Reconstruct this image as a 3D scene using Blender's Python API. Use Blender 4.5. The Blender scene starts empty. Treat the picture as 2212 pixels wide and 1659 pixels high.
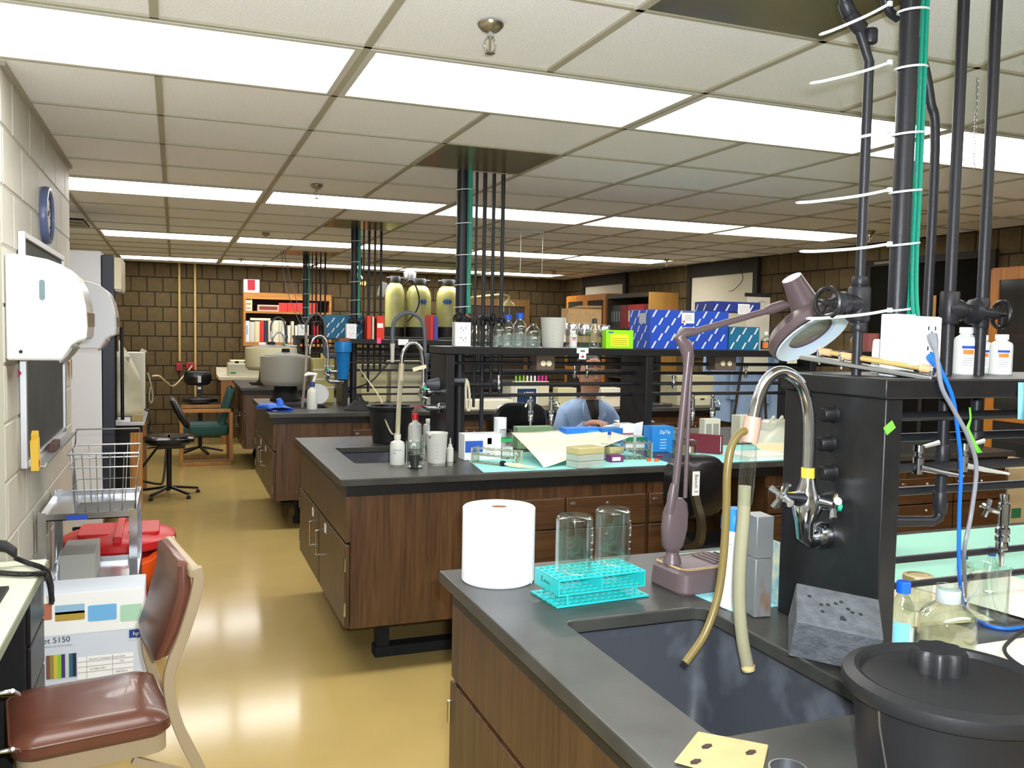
import bpy, bmesh, math, random
from mathutils import Vector, Matrix
random.seed(7)
sc = bpy.context.scene
COL = sc.collection
PI = math.pi

# ------------------------------------------------------------------ camera
F_PX, YAW, PITCH, ROLL, CAM_H = 1890.25, .3687, .0585, -.0187, 1.564
W_PX, H_PX = 2212, 1659
_cy, _sy, _cp, _sp = math.cos(YAW), math.sin(YAW), math.cos(PITCH), math.sin(PITCH)
FWD = Vector((_sy * _cp, _cy * _cp, -_sp))
_rt = Vector((_cy, -_sy, 0))
_dn = -_rt.cross(FWD)
RIGHT = math.cos(ROLL) * _rt + math.sin(ROLL) * _dn
DOWN = -math.sin(ROLL) * _rt + math.cos(ROLL) * _dn
CAM = Vector((0, 0, CAM_H))
cd = bpy.data.cameras.new('camera')
cam = bpy.data.objects.new('camera', cd)
COL.objects.link(cam)
cd.sensor_width = 36
cd.lens = F_PX / W_PX * 36
cd.clip_start = .02
m = Matrix.Identity(4)
for i in range(3):
    m[i][0], m[i][1], m[i][2], m[i][3] = RIGHT[i], -DOWN[i], -FWD[i], CAM[i]
cam.matrix_world = m
sc.camera = cam
sc.cycles.transparent_max_bounces = 24

# ------------------------------------------------------------------ exposure, world, flash
sc.view_settings.view_transform = 'Standard'
sc.view_settings.look = 'None'
sc.view_settings.gamma = 1
sc.view_settings.use_curve_mapping = False
sc.view_settings.exposure = 0.6
LAMP_STRENGTH = 6.8
FLASH_POWER = 50.0
wd = bpy.data.worlds.new('world'); sc.world = wd
wd.use_nodes = True
wd.node_tree.nodes['Background'].inputs[0].default_value = (.5, .5, .45, 1)
wd.node_tree.nodes['Background'].inputs[1].default_value = .05
# the camera's own flash, above the lens (its shadows show on the ceiling of the photograph)
fl = bpy.data.lights.new('camera_flash', 'AREA')
fl.shape = 'RECTANGLE'; fl.size = .05; fl.size_y = .03
fl.energy = FLASH_POWER; fl.color = (.86, .93, 1.0)
flo = bpy.data.objects.new('camera_flash', fl); COL.objects.link(flo)
fm = m.copy(); fp = CAM + RIGHT * .045 - DOWN * .06 + FWD * .03
for i in range(3): fm[i][3] = fp[i]
flo.matrix_world = fm

# ------------------------------------------------------------------ pixel -> place on a known surface
def ray(x, y): return RIGHT * ((x - W_PX / 2) / F_PX) + DOWN * ((y - H_PX / 2) / F_PX) + FWD
def PZ(x, y, z):
    d = ray(x, y); return CAM + d * ((z - CAM_H) / d.z)
def PY(x, y, Y):
    d = ray(x, y); return CAM + d * (Y / d.y)
def PX(x, y, X):
    d = ray(x, y); return CAM + d * (X / d.x)
def ppm(p): return F_PX / (Vector(p) - CAM).dot(FWD)      # photograph pixels per metre at a place

# ------------------------------------------------------------------ mesh helpers
class MB:
    def __init__(s): s.v = []; s.f = []
    def add(s, vs, fs):
        n = len(s.v); s.v += [tuple(v) for v in vs]; s.f += [[i + n for i in f] for f in fs]; return s
    def box(s, a, b, rz=0, c=None):
        x0, y0, z0 = a; x1, y1, z1 = b
        vs = [Vector(p) for p in ((x0,y0,z0),(x1,y0,z0),(x1,y1,z0),(x0,y1,z0),(x0,y0,z1),(x1,y0,z1),(x1,y1,z1),(x0,y1,z1))]
        if rz:
            c = Vector(c) if c else (Vector(a) + Vector(b)) / 2
            R = Matrix.Rotation(rz, 3, 'Z'); vs = [R @ (v - c) + c for v in vs]
        return s.add(vs, [(0,3,2,1),(4,5,6,7),(0,1,5,4),(1,2,6,5),(2,3,7,6),(3,0,4,7)])
    def cbox(s, c, sx, sy, sz, M=None):
        vs = [Vector((x*sx/2, y*sy/2, z*sz/2)) for z in (-1,1) for x, y in ((-1,-1),(1,-1),(1,1),(-1,1))]
        if M is not None: vs = [M @ v for v in vs]
        return s.add([v + Vector(c) for v in vs], [(0,3,2,1),(4,5,6,7),(0,1,5,4),(1,2,6,5),(2,3,7,6),(3,0,4,7)])
    def bar(s, p, q, w, h, up=(0,0,1)):
        p, q = Vector(p), Vector(q); d = (q - p); L = d.length; d.normalize()
        u = Vector(up)
        if abs(d.dot(u)) > .99: u = Vector((0,1,0))
        r = d.cross(u).normalized(); u = r.cross(d)
        M = Matrix((r, d, u)).transposed()
        return s.cbox((p + q) / 2, w, L, h, M)
    def cyl(s, p, q, r0, r1=None, n=16, cap=True):
        r1 = r0 if r1 is None else r1
        return s.tube([p, q], [r0, r1], n, cap)
    def tube(s, pts, r, n=10, cap=True, closed=False):
        pts = [Vector(p) for p in pts]; k = len(pts)
        rs = r if isinstance(r, (list, tuple)) else [r] * k
        tan = []
        for i in range(k):
            a = pts[i-1] if (i > 0 or closed) else pts[i]; b = pts[(i+1) % k] if (i < k-1 or closed) else pts[i]
            t = b - a
            if t.length < 1e-9: t = tan[-1] if tan else Vector((0,0,1))
            tan.append(t.normalized())
        u = tan[0].orthogonal().normalized()
        vs = []
        for i in range(k):
            t = tan[i]; u = (u - t * u.dot(t))
            u = u.normalized() if u.length > 1e-6 else t.orthogonal().normalized()
            w = t.cross(u)
            for j in range(n):
                a = 2*PI*j/n; vs.append(pts[i] + (u*math.cos(a) + w*math.sin(a)) * rs[i])
        fs = []
        for i in range(k if closed else k-1):
            i2 = (i+1) % k
            for j in range(n): fs.append((i*n+j, i*n+(j+1) % n, i2*n+(j+1) % n, i2*n+j))
        if cap and not closed:
            fs.append(tuple(reversed(range(n)))); fs.append(tuple(range((k-1)*n, k*n)))
        return s.add(vs, fs)
    def lathe(s, prof, c=(0,0,0), n=24, M=None, a0=0, a1=2*PI):
        full = abs(a1 - a0 - 2*PI) < 1e-6
        vs, fs = [], []; m_ = n if full else n + 1; k = len(prof)
        for i in range(m_):
            a = a0 + (a1 - a0) * i / n
            for r, z in prof:
                v = Vector((r*math.cos(a), r*math.sin(a), z))
                if M is not None: v = M @ v
                vs.append(v + Vector(c))
        for i in range(n):
            i2 = (i+1) % m_
            for j in range(k-1):
                a, b, c_, d = i*k+j, i2*k+j, i2*k+j+1, i*k+j+1
                if prof[j][0] < 1e-7: fs.append((a, c_, d))
                elif prof[j+1][0] < 1e-7: fs.append((a, b, d))
                else: fs.append((a, b, c_, d))
        return s.add(vs, fs)
    def prism(s, poly, fn0, fn1):
        """poly: list of 2-d points; fn0/fn1 map a point to the two ends"""
        n = len(poly)
        return s.add([fn0(p) for p in poly] + [fn1(p) for p in poly],
                     [tuple(reversed(range(n))), tuple(range(n, 2*n))] + [(i, (i+1) % n, n+(i+1) % n, n+i) for i in range(n)])
    def loft(s, loops, cap0=True, cap1=True):
        n = len(loops[0]); vs = [p for l in loops for p in l]; fs = []
        for k in range(len(loops)-1):
            for i in range(n): fs.append((k*n+i, k*n+(i+1) % n, (k+1)*n+(i+1) % n, (k+1)*n+i))
        if cap0: fs.append(tuple(reversed(range(n))))
        if cap1: fs.append(tuple(range((len(loops)-1)*n, len(loops)*n)))
        return s.add(vs, fs)
    def grid(s, fn, nu, nv):
        vs = [fn(i/nu, j/nv) for j in range(nv+1) for i in range(nu+1)]
        fs = [(j*(nu+1)+i, j*(nu+1)+i+1, (j+1)*(nu+1)+i+1, (j+1)*(nu+1)+i) for j in range(nv) for i in range(nu)]
        return s.add(vs, fs)
    def mesh(s, name):
        me = bpy.data.meshes.new(name)
        me.from_pydata(s.v, [], s.f); me.update()
        bm = bmesh.new(); bm.from_mesh(me)
        bmesh.ops.recalc_face_normals(bm, faces=bm.faces)
        bm.to_mesh(me); bm.free()
        return me
    def build(s, name, mat, parent=None, bevel=0, smooth=True, seg=2, solid=0, sub=0, ang=35):
        me = s.mesh(name)
        o = bpy.data.objects.new(name, me); COL.objects.link(o)
        me.materials.append(mat)
        if smooth:
            me.polygons.foreach_set('use_smooth', [True] * len(me.polygons))
            me.set_sharp_from_angle(angle=math.radians(ang))
        if solid:
            md = o.modifiers.new('solid', 'SOLIDIFY'); md.thickness = solid; md.offset = 0
        if sub:
            md = o.modifiers.new('sub', 'SUBSURF'); md.levels = sub; md.render_levels = sub
        if bevel:
            md = o.modifiers.new('bevel', 'BEVEL'); md.width = bevel; md.segments = seg; md.limit_method = 'ANGLE'
            md.angle_limit = math.radians(40); md.harden_normals = False
        if parent: put(o, parent)
        return o

def put(o, parent):
    o.parent = parent; o.matrix_parent_inverse = parent.matrix_basis.inverted()
    return o
def tag(o, label, cat, group=None):
    o['label'] = label; o['category'] = cat
    if group: o['group'] = group
    return o
def thing(name, label, cat, loc=(0,0,0), group=None):
    o = bpy.data.objects.new(name, None); COL.objects.link(o)
    o.location = loc; o.empty_display_size = .1
    return tag(o, label, cat, group)
def struct(o): o['kind'] = 'structure'; return o
def stuff(o): o['kind'] = 'stuff'; return o
def kids(o): return list(o.children)
def dup(root, delta, label=None, group=None, rz=None):
    r = root.copy(); COL.objects.link(r); r.location = root.location + Vector(delta)
    if rz is not None: r.rotation_euler = (0, 0, rz)
    if label: r['label'] = label
    if group: r['group'] = group
    for ch in root.children:
        c = ch.copy(); COL.objects.link(c); c.parent = r; c.matrix_parent_inverse = ch.matrix_parent_inverse.copy()
        for g in ch.children:
            d = g.copy(); COL.objects.link(d); d.parent = c; d.matrix_parent_inverse = g.matrix_parent_inverse.copy()
    return r
def rrect(cx, cy, w, h, r, n=5):
    out = []
    for sx, sy, a in ((1,1,0),(-1,1,90),(-1,-1,180),(1,-1,270)):
        for i in range(n+1):
            t = math.radians(a + 90*i/n)
            out.append((cx + sx*(w/2 - r) + r*math.cos(t), cy + sy*(h/2 - r) + r*math.sin(t)))
    return out
def arc(c, r, a0, a1, n, e1, e2):
    c, e1, e2 = Vector(c), Vector(e1), Vector(e2)
    return [c + e1*(r*math.cos(math.radians(a0 + (a1-a0)*i/n))) + e2*(r*math.sin(math.radians(a0 + (a1-a0)*i/n))) for i in range(n+1)]
def smoothpath(pts, n=8):
    """Catmull-Rom through points"""
    pts = [Vector(p) for p in pts]; P = [pts[0]*2 - pts[1]] + pts + [pts[-1]*2 - pts[-2]]
    out = []
    for i in range(1, len(P)-2):
        for k in range(n):
            t = k/n; a, b, c, d = P[i-1], P[i], P[i+1], P[i+2]
            out.append(.5*((2*b) + (c-a)*t + (2*a-5*b+4*c-d)*t*t + (3*b-a-3*c+d)*t**3))
    out.append(pts[-1]); return out
_txt = {}
def text(body, size, loc, ex, ez, mat, parent, name='lettering', align='LEFT', depth=.0004):
    """flat lettering: ex = reading direction, ez = up direction of the letters"""
    key = (body, align)
    if key not in _txt:
        cu = bpy.data.curves.new('t', 'FONT'); cu.body = body; cu.size = 1; cu.align_x = align; cu.align_y = 'CENTER'
        t = bpy.data.objects.new('t', cu)
        me = bpy.data.meshes.new_from_object(t); _txt[key] = me
        bpy.data.objects.remove(t); bpy.data.curves.remove(cu)
    me = _txt[key].copy(); me.name = name
    me.materials.clear(); me.materials.append(mat)
    o = bpy.data.objects.new(name, me); COL.objects.link(o)
    ex, ez = Vector(ex).normalized(), Vector(ez).normalized(); n = ex.cross(ez)
    M = Matrix.Identity(4)
    for i in range(3):
        M[i][0], M[i][1], M[i][2], M[i][3] = ex[i]*size, ez[i]*size, n[i]*size, loc[i]
    o.matrix_world = M
    if parent:
        o.parent = parent; o.matrix_parent_inverse = parent_world(parent).inverted()
    return o
def parent_world(p):
    mw = p.matrix_basis.copy()
    if p.parent: mw = parent_world(p.parent) @ p.matrix_parent_inverse @ mw
    return mw
def put(o, parent):
    o.parent = parent; o.matrix_parent_inverse = parent_world(parent).inverted()
    return o

# ------------------------------------------------------------------ materials
def srgb(r, g, b): return tuple((c/255/12.92 if c/255 <= .04045 else ((c/255 + .055)/1.055)**2.4) for c in (r, g, b))
_M = {}
def mat(name, rgb, rough=.5, metal=0, spec=.5, noise=0, nscale=20, bump=0, bscale=60, alpha=1, trans=0, emit=0, coat=0, dark=None, stretch=None, ior=1.45, sss=0, pos=(.3, .7)):
    if name in _M: return _M[name]
    m_ = bpy.data.materials.new(name); m_.use_nodes = True
    nt = m_.node_tree; b = nt.nodes['Principled BSDF']; L = nt.links
    c = srgb(*rgb)
    b.inputs['Base Color'].default_value = (*c, 1)
    b.inputs['Roughness'].default_value = rough; b.inputs['Metallic'].default_value = metal
    b.inputs['Specular IOR Level'].default_value = spec; b.inputs['IOR'].default_value = ior
    b.inputs['Transmission Weight'].default_value = trans; b.inputs['Alpha'].default_value = alpha
    if coat: b.inputs['Coat Weight'].default_value = coat; b.inputs['Coat Roughness'].default_value = .05
    if emit:
        b.inputs['Emission Color'].default_value = (*c, 1); b.inputs['Emission Strength'].default_value = emit
    if noise or bump:
        tc = nt.nodes.new('ShaderNodeTexCoord'); mp = nt.nodes.new('ShaderNodeMapping')
        L.new(tc.outputs['Object'], mp.inputs[0])
        if stretch: mp.inputs['Scale'].default_value = stretch
    if noise:
        n = nt.nodes.new('ShaderNodeTexNoise'); n.inputs['Scale'].default_value = nscale; n.inputs['Detail'].default_value = 5
        L.new(mp.outputs[0], n.inputs['Vector'])
        r = nt.nodes.new('ShaderNodeValToRGB')
        d = srgb(*dark) if dark else tuple(x*(1-noise) for x in c)
        r.color_ramp.elements[0].position = pos[0]; r.color_ramp.elements[1].position = pos[1]
        r.color_ramp.elements[0].color = (*d, 1)
        r.color_ramp.elements[1].color = (*(c if dark else tuple(min(1, x*(1+noise*.5)) for x in c)), 1)
        L.new(n.outputs['Fac'], r.inputs[0]); L.new(r.outputs[0], b.inputs['Base Color'])
    if bump:
        n2 = nt.nodes.new('ShaderNodeTexNoise'); n2.inputs['Scale'].default_value = bscale; n2.inputs['Detail'].default_value = 3
        L.new(mp.outputs[0], n2.inputs['Vector'])
        bp = nt.nodes.new('ShaderNodeBump'); bp.inputs['Strength'].default_value = bump; bp.inputs['Distance'].default_value = .005
        L.new(n2.outputs['Fac'], bp.inputs['Height']); L.new(bp.outputs[0], b.inputs['Normal'])
    _M[name] = m_
    return m_
def wood(name, rgb, dark, scale=9, axis=2, rough=.38):
    if name in _M: return _M[name]
    m_ = bpy.data.materials.new(name); m_.use_nodes = True; nt = m_.node_tree; b = nt.nodes['Principled BSDF']; L = nt.links
    tc = nt.nodes.new('ShaderNodeTexCoord'); mp = nt.nodes.new('ShaderNodeMapping')
    s = [scale]*3; s[axis] = scale*.06; mp.inputs['Scale'].default_value = s
    L.new(tc.outputs['Object'], mp.inputs[0])
    n = nt.nodes.new('ShaderNodeTexNoise'); n.inputs['Scale'].default_value = 3; n.inputs['Detail'].default_value = 8; n.inputs['Distortion'].default_value = 1.2
    L.new(mp.outputs[0], n.inputs['Vector'])
    mp2 = nt.nodes.new('ShaderNodeMapping'); s2 = [scale*9]*3; s2[axis] = scale*.3; mp2.inputs['Scale'].default_value = s2
    L.new(tc.outputs['Object'], mp2.inputs[0])
    n2 = nt.nodes.new('ShaderNodeTexNoise'); n2.inputs['Scale'].default_value = 2; n2.inputs['Detail'].default_value = 3
    L.new(mp2.outputs[0], n2.inputs['Vector'])
    mx = nt.nodes.new('ShaderNodeMix'); mx.data_type = 'FLOAT'; mx.inputs[0].default_value = .45
    L.new(n.outputs['Fac'], mx.inputs[2]); L.new(n2.outputs['Fac'], mx.inputs[3])
    r = nt.nodes.new('ShaderNodeValToRGB'); r.color_ramp.elements[0].position = .36; r.color_ramp.elements[1].position = .62
    r.color_ramp.elements[0].color = (*srgb(*dark), 1); r.color_ramp.elements[1].color = (*srgb(*rgb), 1)
    L.new(mx.outputs[0], r.inputs[0]); L.new(r.outputs[0], b.inputs['Base Color'])
    b.inputs['Roughness'].default_value = rough
    _M[name] = m_; return m_
def glass(name, rgb=(248, 252, 250), tint=.97, rough=.0, refl=1.0):
    """thin-walled clear glass or plastic: mostly see-through, mirror sheen by Fresnel"""
    if name in _M: return _M[name]
    m_ = bpy.data.materials.new(name); m_.use_nodes = True; nt = m_.node_tree; L = nt.links
    nt.nodes.remove(nt.nodes['Principled BSDF']); out = nt.nodes['Material Output']
    t = nt.nodes.new('ShaderNodeBsdfTransparent'); c = srgb(*rgb); t.inputs[0].default_value = (*c, 1)
    g = nt.nodes.new('ShaderNodeBsdfGlossy'); g.inputs['Roughness'].default_value = max(rough, .03); g.inputs[0].default_value = (refl, refl, refl, 1)
    lw = nt.nodes.new('ShaderNodeLayerWeight'); lw.inputs[0].default_value = .5
    pw = nt.nodes.new('ShaderNodeMath'); pw.operation = 'POWER'; pw.inputs[1].default_value = 4
    ma = nt.nodes.new('ShaderNodeMath'); ma.operation = 'MULTIPLY_ADD'; ma.inputs[1].default_value = .75; ma.inputs[2].default_value = .07
    L.new(lw.outputs['Facing'], pw.inputs[0]); L.new(pw.outputs[0], ma.inputs[0])
    mx = nt.nodes.new('ShaderNodeMixShader')
    L.new(ma.outputs[0], mx.inputs[0]); L.new(t.outputs[0], mx.inputs[1]); L.new(g.outputs[0], mx.inputs[2]); L.new(mx.outputs[0], out.inputs[0])
    _M[name] = m_; return m_
def milky(name, rgb, op=.6, rough=.35):
    """translucent plastic: part see-through, part diffuse"""
    if name in _M: return _M[name]
    m_ = mat(name, rgb, rough, alpha=op); return m_

BLACK = mat('black_enamel', (26, 26, 27), .38, noise=.3, nscale=30)
BLACKM = mat('black_matte', (18, 18, 19), .75)
RUBBER = mat('black_rubber', (24, 24, 24), .6, bump=.1, bscale=200)
PIPE = mat('black_pipe', (34, 34, 38), .42, spec=.4, bump=.12, bscale=90)
CHROME = mat('chrome', (205, 208, 212), .14, metal=1, noise=.1, nscale=25)
STEEL = mat('brushed_steel', (180, 182, 184), .32, metal=1)
ALU = mat('aluminium', (200, 202, 204), .4, metal=.9)
WHITE = mat('white_plastic', (232, 234, 236), .35)
PAPER = mat('paper_white', (242, 242, 240), .8)
CREAM = mat('cream_plastic', (222, 214, 180), .45)
STONE = mat('worktop_stone', (62, 62, 58), .34, spec=.45, noise=.35, nscale=7, bump=.04, bscale=120)
WALNUT = wood('walnut_laminate', (88, 60, 34), (50, 33, 19), 7, 2)
WALNUT_H = wood('walnut_laminate_flat_grain', (84, 56, 31), (52, 34, 19), 7, 0)
OAK = wood('honey_oak', (196, 136, 62), (150, 96, 38), 6, 2)
PRINT_K = mat('print_black', (30, 30, 34), .7)
PRINT_B = mat('print_blue', (30, 70, 170), .7)
PRINT_G = mat('print_grey', (120, 122, 126), .7)
PRINT_R = mat('print_red', (200, 40, 44), .7)
GLASS = glass('clear_glass')
LDPE = mat('milky_polythene', (214, 216, 208), .38, alpha=.82)
# ================================================================== THE ROOM
U = .61; GX, GY = -.660, 2.736            # ceiling grid: module, first line across (v0) and first lamp row (u0)
CEIL = 2.437
WL, WR, WF, WB = -.545, 5.95, 13.05, -2.4
HOODW = -1.35                             # wall plane of the recess behind the fume hood
FLOORM = mat('floor_epoxy', (182, 158, 98), .13, spec=.5, noise=.10, nscale=1.5, bump=.03, bscale=14)
TILE = mat('ceiling_tile', (246, 246, 247), .9, noise=.12, nscale=150, bump=.5, bscale=170)
GRIDM = mat('grid_bar_paint', (172, 166, 146), .5)
LENS = bpy.data.materials.new('lamp_diffuser'); LENS.use_nodes = True
_b = LENS.node_tree.nodes['Principled BSDF']; _b.inputs['Base Color'].default_value = (.9, .9, .85, 1)
_b.inputs['Emission Color'].default_value = (1.0, .98, .95, 1); _b.inputs['Emission Strength'].default_value = LAMP_STRENGTH
BLOCK = mat('brown_block', (94, 78, 48), .85, noise=.25, nscale=9, bump=.5, bscale=90)
MORTAR = mat('mortar_brown', (44, 38, 27), .95)
WBLOCK = mat('painted_block', (186, 183, 170), .55, noise=.04, nscale=8, bump=.35, bscale=110)
WMORT = mat('painted_joint', (172, 168, 152), .6)

floor = struct(MB().box((-2.2, WB-.1, -.1), (WR+.1, WF+.1, 0)).build('floor', FLOORM))
ceiling = struct(MB().box((-2.2, WB-.1, CEIL+.06), (WR+.1, WF+.1, CEIL+.16)).build('ceiling', mat('ceiling_deck', (200, 200, 195), .9)))

lamp_cells = set()
for u in (0, 5, 10, 15):
    for v in range(0, 10): lamp_cells.add((u, v))
panel_cells = {(-2, 3), (-3, 3), (2, 3), (7, 3), (12, 3)}
tile_me = {}
for u in range(-3, 17):
    for v in range(-2 if u > 4 else 0, 11):
        if (u, v) in lamp_cells or (u, v) in panel_cells or (u == 13 and v in (5, 6)): continue
        x0, y0 = GX + v*U, GY + u*U
        x1, y1 = min(x0+U, WR), min(y0+U, WF)
        if x1 - x0 < .05 or y1 - y0 < .05: continue
        key = (round(x1-x0, 3), round(y1-y0, 3))
        if key not in tile_me:
            t = MB().box((.006, .006, 0), (key[0]-.006, key[1]-.006, .016)).mesh('ceiling_tile'); t.materials.append(TILE); tile_me[key] = t
        o = bpy.data.objects.new('ceiling_tile', tile_me[key]); COL.objects.link(o); o.location = (x0, y0, CEIL+.004); put(o, ceiling)
def bar_line(p, q, w=.024):
    MB().box((min(p[0], q[0])-(w/2 if p[0] == q[0] else 0), min(p[1], q[1])-(w/2 if p[1] == q[1] else 0), CEIL-.004),
             (max(p[0], q[0])+(w/2 if p[0] == q[0] else 0), max(p[1], q[1])+(w/2 if p[1] == q[1] else 0), CEIL+.006)).build('grid_bar', GRIDM, ceiling)
for v in range(-1, 11):
    if v % 2 and v > 0:
        for ua, ub in ((-3, 0), (1, 5), (6, 10), (11, 15), (16, 17)): bar_line((GX+v*U, GY+ua*U), (GX+v*U, min(GY+ub*U, WF)))
    else: bar_line((GX+v*U, GY-3*U if v >= 0 else 5.6), (GX+v*U, WF))
for u in range(-3, 17): bar_line((GX if u < 5 else HOODW, GY+u*U), (WR, GY+u*U), .016)
# dark shiny plates round the service risers
MIRR = mat('dark_plate', (150, 142, 100), .2, metal=.7, noise=.2, nscale=3)
for (u0, u1) in ((-3, -1), (2, 3), (7, 8), (12, 13)):
    MB().box((GX+3*U+.012, GY+u0*U+.01, CEIL-.002), (GX+4*U-.012, GY+u1*U-.01, CEIL+.012)).build('riser_plate', MIRR, ceiling)

def troffer(x0, y0, label):
    t = thing('ceiling_light', label, 'light', (x0+U, y0+U/2, CEIL), 'fluorescent ceiling troffers')
    fr = MB()
    a, b, c, d = x0+.012, y0+.012, x0+2*U-.012, y0+U-.012; w = .022
    for p, q in (((a, b), (c, b+w)), ((a, d-w), (c, d)), ((a, b+w), (a+w, d-w)), ((c-w, b+w), (c, d-w))):
        fr.box((*p, CEIL-.006), (*q, CEIL+.05))
    fr.build('frame', mat('lamp_frame', (205, 203, 192), .4), t)
    MB().box((a+w, b+w, CEIL+.002), (c-w, d-w, CEIL+.008)).build('diffuser', LENS, t)
    return t
rown = {0: 'row before the second pipe riser', 5: 'row between second and third pipe risers', 10: 'row between third and fourth pipe risers', 15: 'row next to the block end wall', -5: 'row behind the desk chair'}
ordn = ['nearest the white wall', 'second from the white wall', 'third from the white wall', 'fourth from the white wall', 'fifth from the white wall']
for u in (0, 5, 10, 15, -5):
    for k in range(5):
        troffer(GX + 2*k*U, GY + u*U, 'fluorescent ceiling light %s, %s' % (ordn[k], rown[u]))

# ---- walls -------------------------------------------------------------------------------------
def block_wall(name, mats, org, eu, n, length, z0, z1, bw, bh, joint, proud, shown, base_thick=.1):
    """blocks along eu from org; shown(s,z) -> its own object; others joined"""
    org, eu, n = Vector(org), Vector(eu), Vector(n)
    bm_, jm = mats
    w = MB(); c0 = org; c1 = org + eu*length
    w.add([c0+Vector((0,0,z0)), c1+Vector((0,0,z0)), c1+Vector((0,0,z1)), c0+Vector((0,0,z1)),
           c0-n*base_thick+Vector((0,0,z0)), c1-n*base_thick+Vector((0,0,z0)), c1-n*base_thick+Vector((0,0,z1)), c0-n*base_thick+Vector((0,0,z1))],
          [(0,1,2,3),(4,7,6,5),(0,4,5,1),(1,5,6,2),(2,6,7,3),(3,7,4,0)])
    wall = struct(w.build(name, jm))
    rest = MB(); cache = {}; count = 0
    rows = int(math.ceil((z1-z0)/bh))
    for r in range(rows):
        za, zb = z0 + r*bh, min(z0 + (r+1)*bh, z1)
        s = -bw/2 if r % 2 else 0
        while s < length:
            a, b = max(s, 0), min(s+bw, length); s += bw
            if b - a < .03 or zb - za < .03: continue
            la, lb = b-a-joint, zb-za-joint
            p = org + eu*(a+joint/2) + Vector((0, 0, za+joint/2))
            vs = [p, p+eu*la, p+eu*la+Vector((0,0,lb)), p+Vector((0,0,lb))]
            d = min(.004, proud)
            if shown((a+b)/2, (za+zb)/2) and count < 300:
                key = (round(la, 3), round(lb, 3))
                if key not in cache:
                    q = [Vector((0,0,0)), eu*la, eu*la+Vector((0,0,lb)), Vector((0,0,lb))]
                    i_ = [q[0]+(eu+Vector((0,0,1)))*d, q[1]+(-eu+Vector((0,0,1)))*d, q[2]+(-eu-Vector((0,0,1)))*d, q[3]+(eu-Vector((0,0,1)))*d]
                    mb = MB().add(q + [x+n*proud for x in i_], [(4,5,6,7),(0,1,5,4),(1,2,6,5),(2,3,7,6),(3,0,4,7)])
                    cache[key] = mb.mesh('block'); cache[key].materials.append(bm_)
                o = bpy.data.objects.new('block', cache[key]); COL.objects.link(o); o.location = p; put(o, wall); count += 1
            else:
                rest.add(vs + [x+n*proud for x in vs], [(4,5,6,7),(0,1,5,4),(1,2,6,5),(2,3,7,6),(3,0,4,7)])
    if rest.v: stuff(rest.build('joined_blocks', bm_, wall, smooth=False))
    return wall
BW = .2032
block_wall('wall_far', (BLOCK, MORTAR), (WR, WF, 0), (-1,0,0), (0,-1,0), WR-HOODW, 0, CEIL+.05, BW, BW, .012, .007,
           lambda s, z: (z > 1.5 or (WR - s < .9 and z > .5)) and WR - s > -.75)
block_wall('wall_right', (BLOCK, MORTAR), (WR, WB, 0), (0,1,0), (-1,0,0), WF-WB, 0, CEIL+.05, BW, BW, .012, .007,
           lambda s, z: z > 1.55 and s + WB > 4.4)
block_wall('wall_left', (WBLOCK, WMORT), (WL, 5.47, 0), (0,-1,0), (1,0,0), 5.47-3.40, 0, CEIL+.05, .4064, BW, .010, .0035, lambda s, z: True, .3)
# end of that wall, jogs and unseen sides
struct(MB().box((HOODW-.1, 5.40, 0), (WL-.3, 5.47, CEIL+.05)).build('wall_left_return', WBLOCK))
struct(MB().box((HOODW-.1, 5.47, 0), (HOODW, WF, CEIL+.05)).build('wall_left_recess', mat('recess_paint', (168, 162, 140), .8)))
struct(MB().box((-1.30, WB, 0), (-1.20, 3.45, CEIL+.05)).build('wall_left_desk', WBLOCK))
struct(MB().box((-1.20, 3.40, 0), (WL-.3, 3.45, CEIL+.05)).build('wall_left_jog', WBLOCK))
struct(MB().box((-1.30, WB-.1, 0), (WR, WB, CEIL+.05)).build('wall_behind', WBLOCK))
struct(MB().box((WL-.002, 3.40, CEIL-.012), (WL+.02, 5.47, CEIL+.004)).build('trim_1', GRIDM))

# ================================================================== BENCHES
BX0, BX1, BD, BZ = .67, 4.70, 1.54, .914
BY = {1: .72, 2: 3.77, 3: 6.82, 4: 9.87}
SINK = (.82, 1.185, .45, 1.05)          # x0,x1, y offsets
def fill_hole(outer, inner, z0, z1):
    bm = bmesh.new()
    es = []
    for loop in (outer, inner):
        vs = [bm.verts.new((x, y, z1)) for x, y in loop]
        for i in range(len(vs)): es.append(bm.edges.new((vs[i], vs[(i+1) % len(vs)])))
    r = bmesh.ops.triangle_fill(bm, use_beauty=True, use_dissolve=False, edges=es)
    fs = list(bm.faces)
    ex = bmesh.ops.extrude_face_region(bm, geom=fs)
    bmesh.ops.translate(bm, vec=(0, 0, z0-z1), verts=[g for g in ex['geom'] if isinstance(g, bmesh.types.BMVert)])
    bmesh.ops.recalc_face_normals(bm, faces=bm.faces)
    me = bpy.data.meshes.new('worktop'); bm.to_mesh(me); bm.free()
    return me
SINKM = mat('sink_stone', (88, 92, 100), .45, noise=.5, nscale=9, dark=(62, 64, 70), bump=.08, bscale=40, pos=(.52, .72))
where = {1: 'below the teal tube rack', 2: 'on the bench with cyan mats', 3: 'on the bench with the blue glove', 4: 'on the bench before the bookshelf'}
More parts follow.
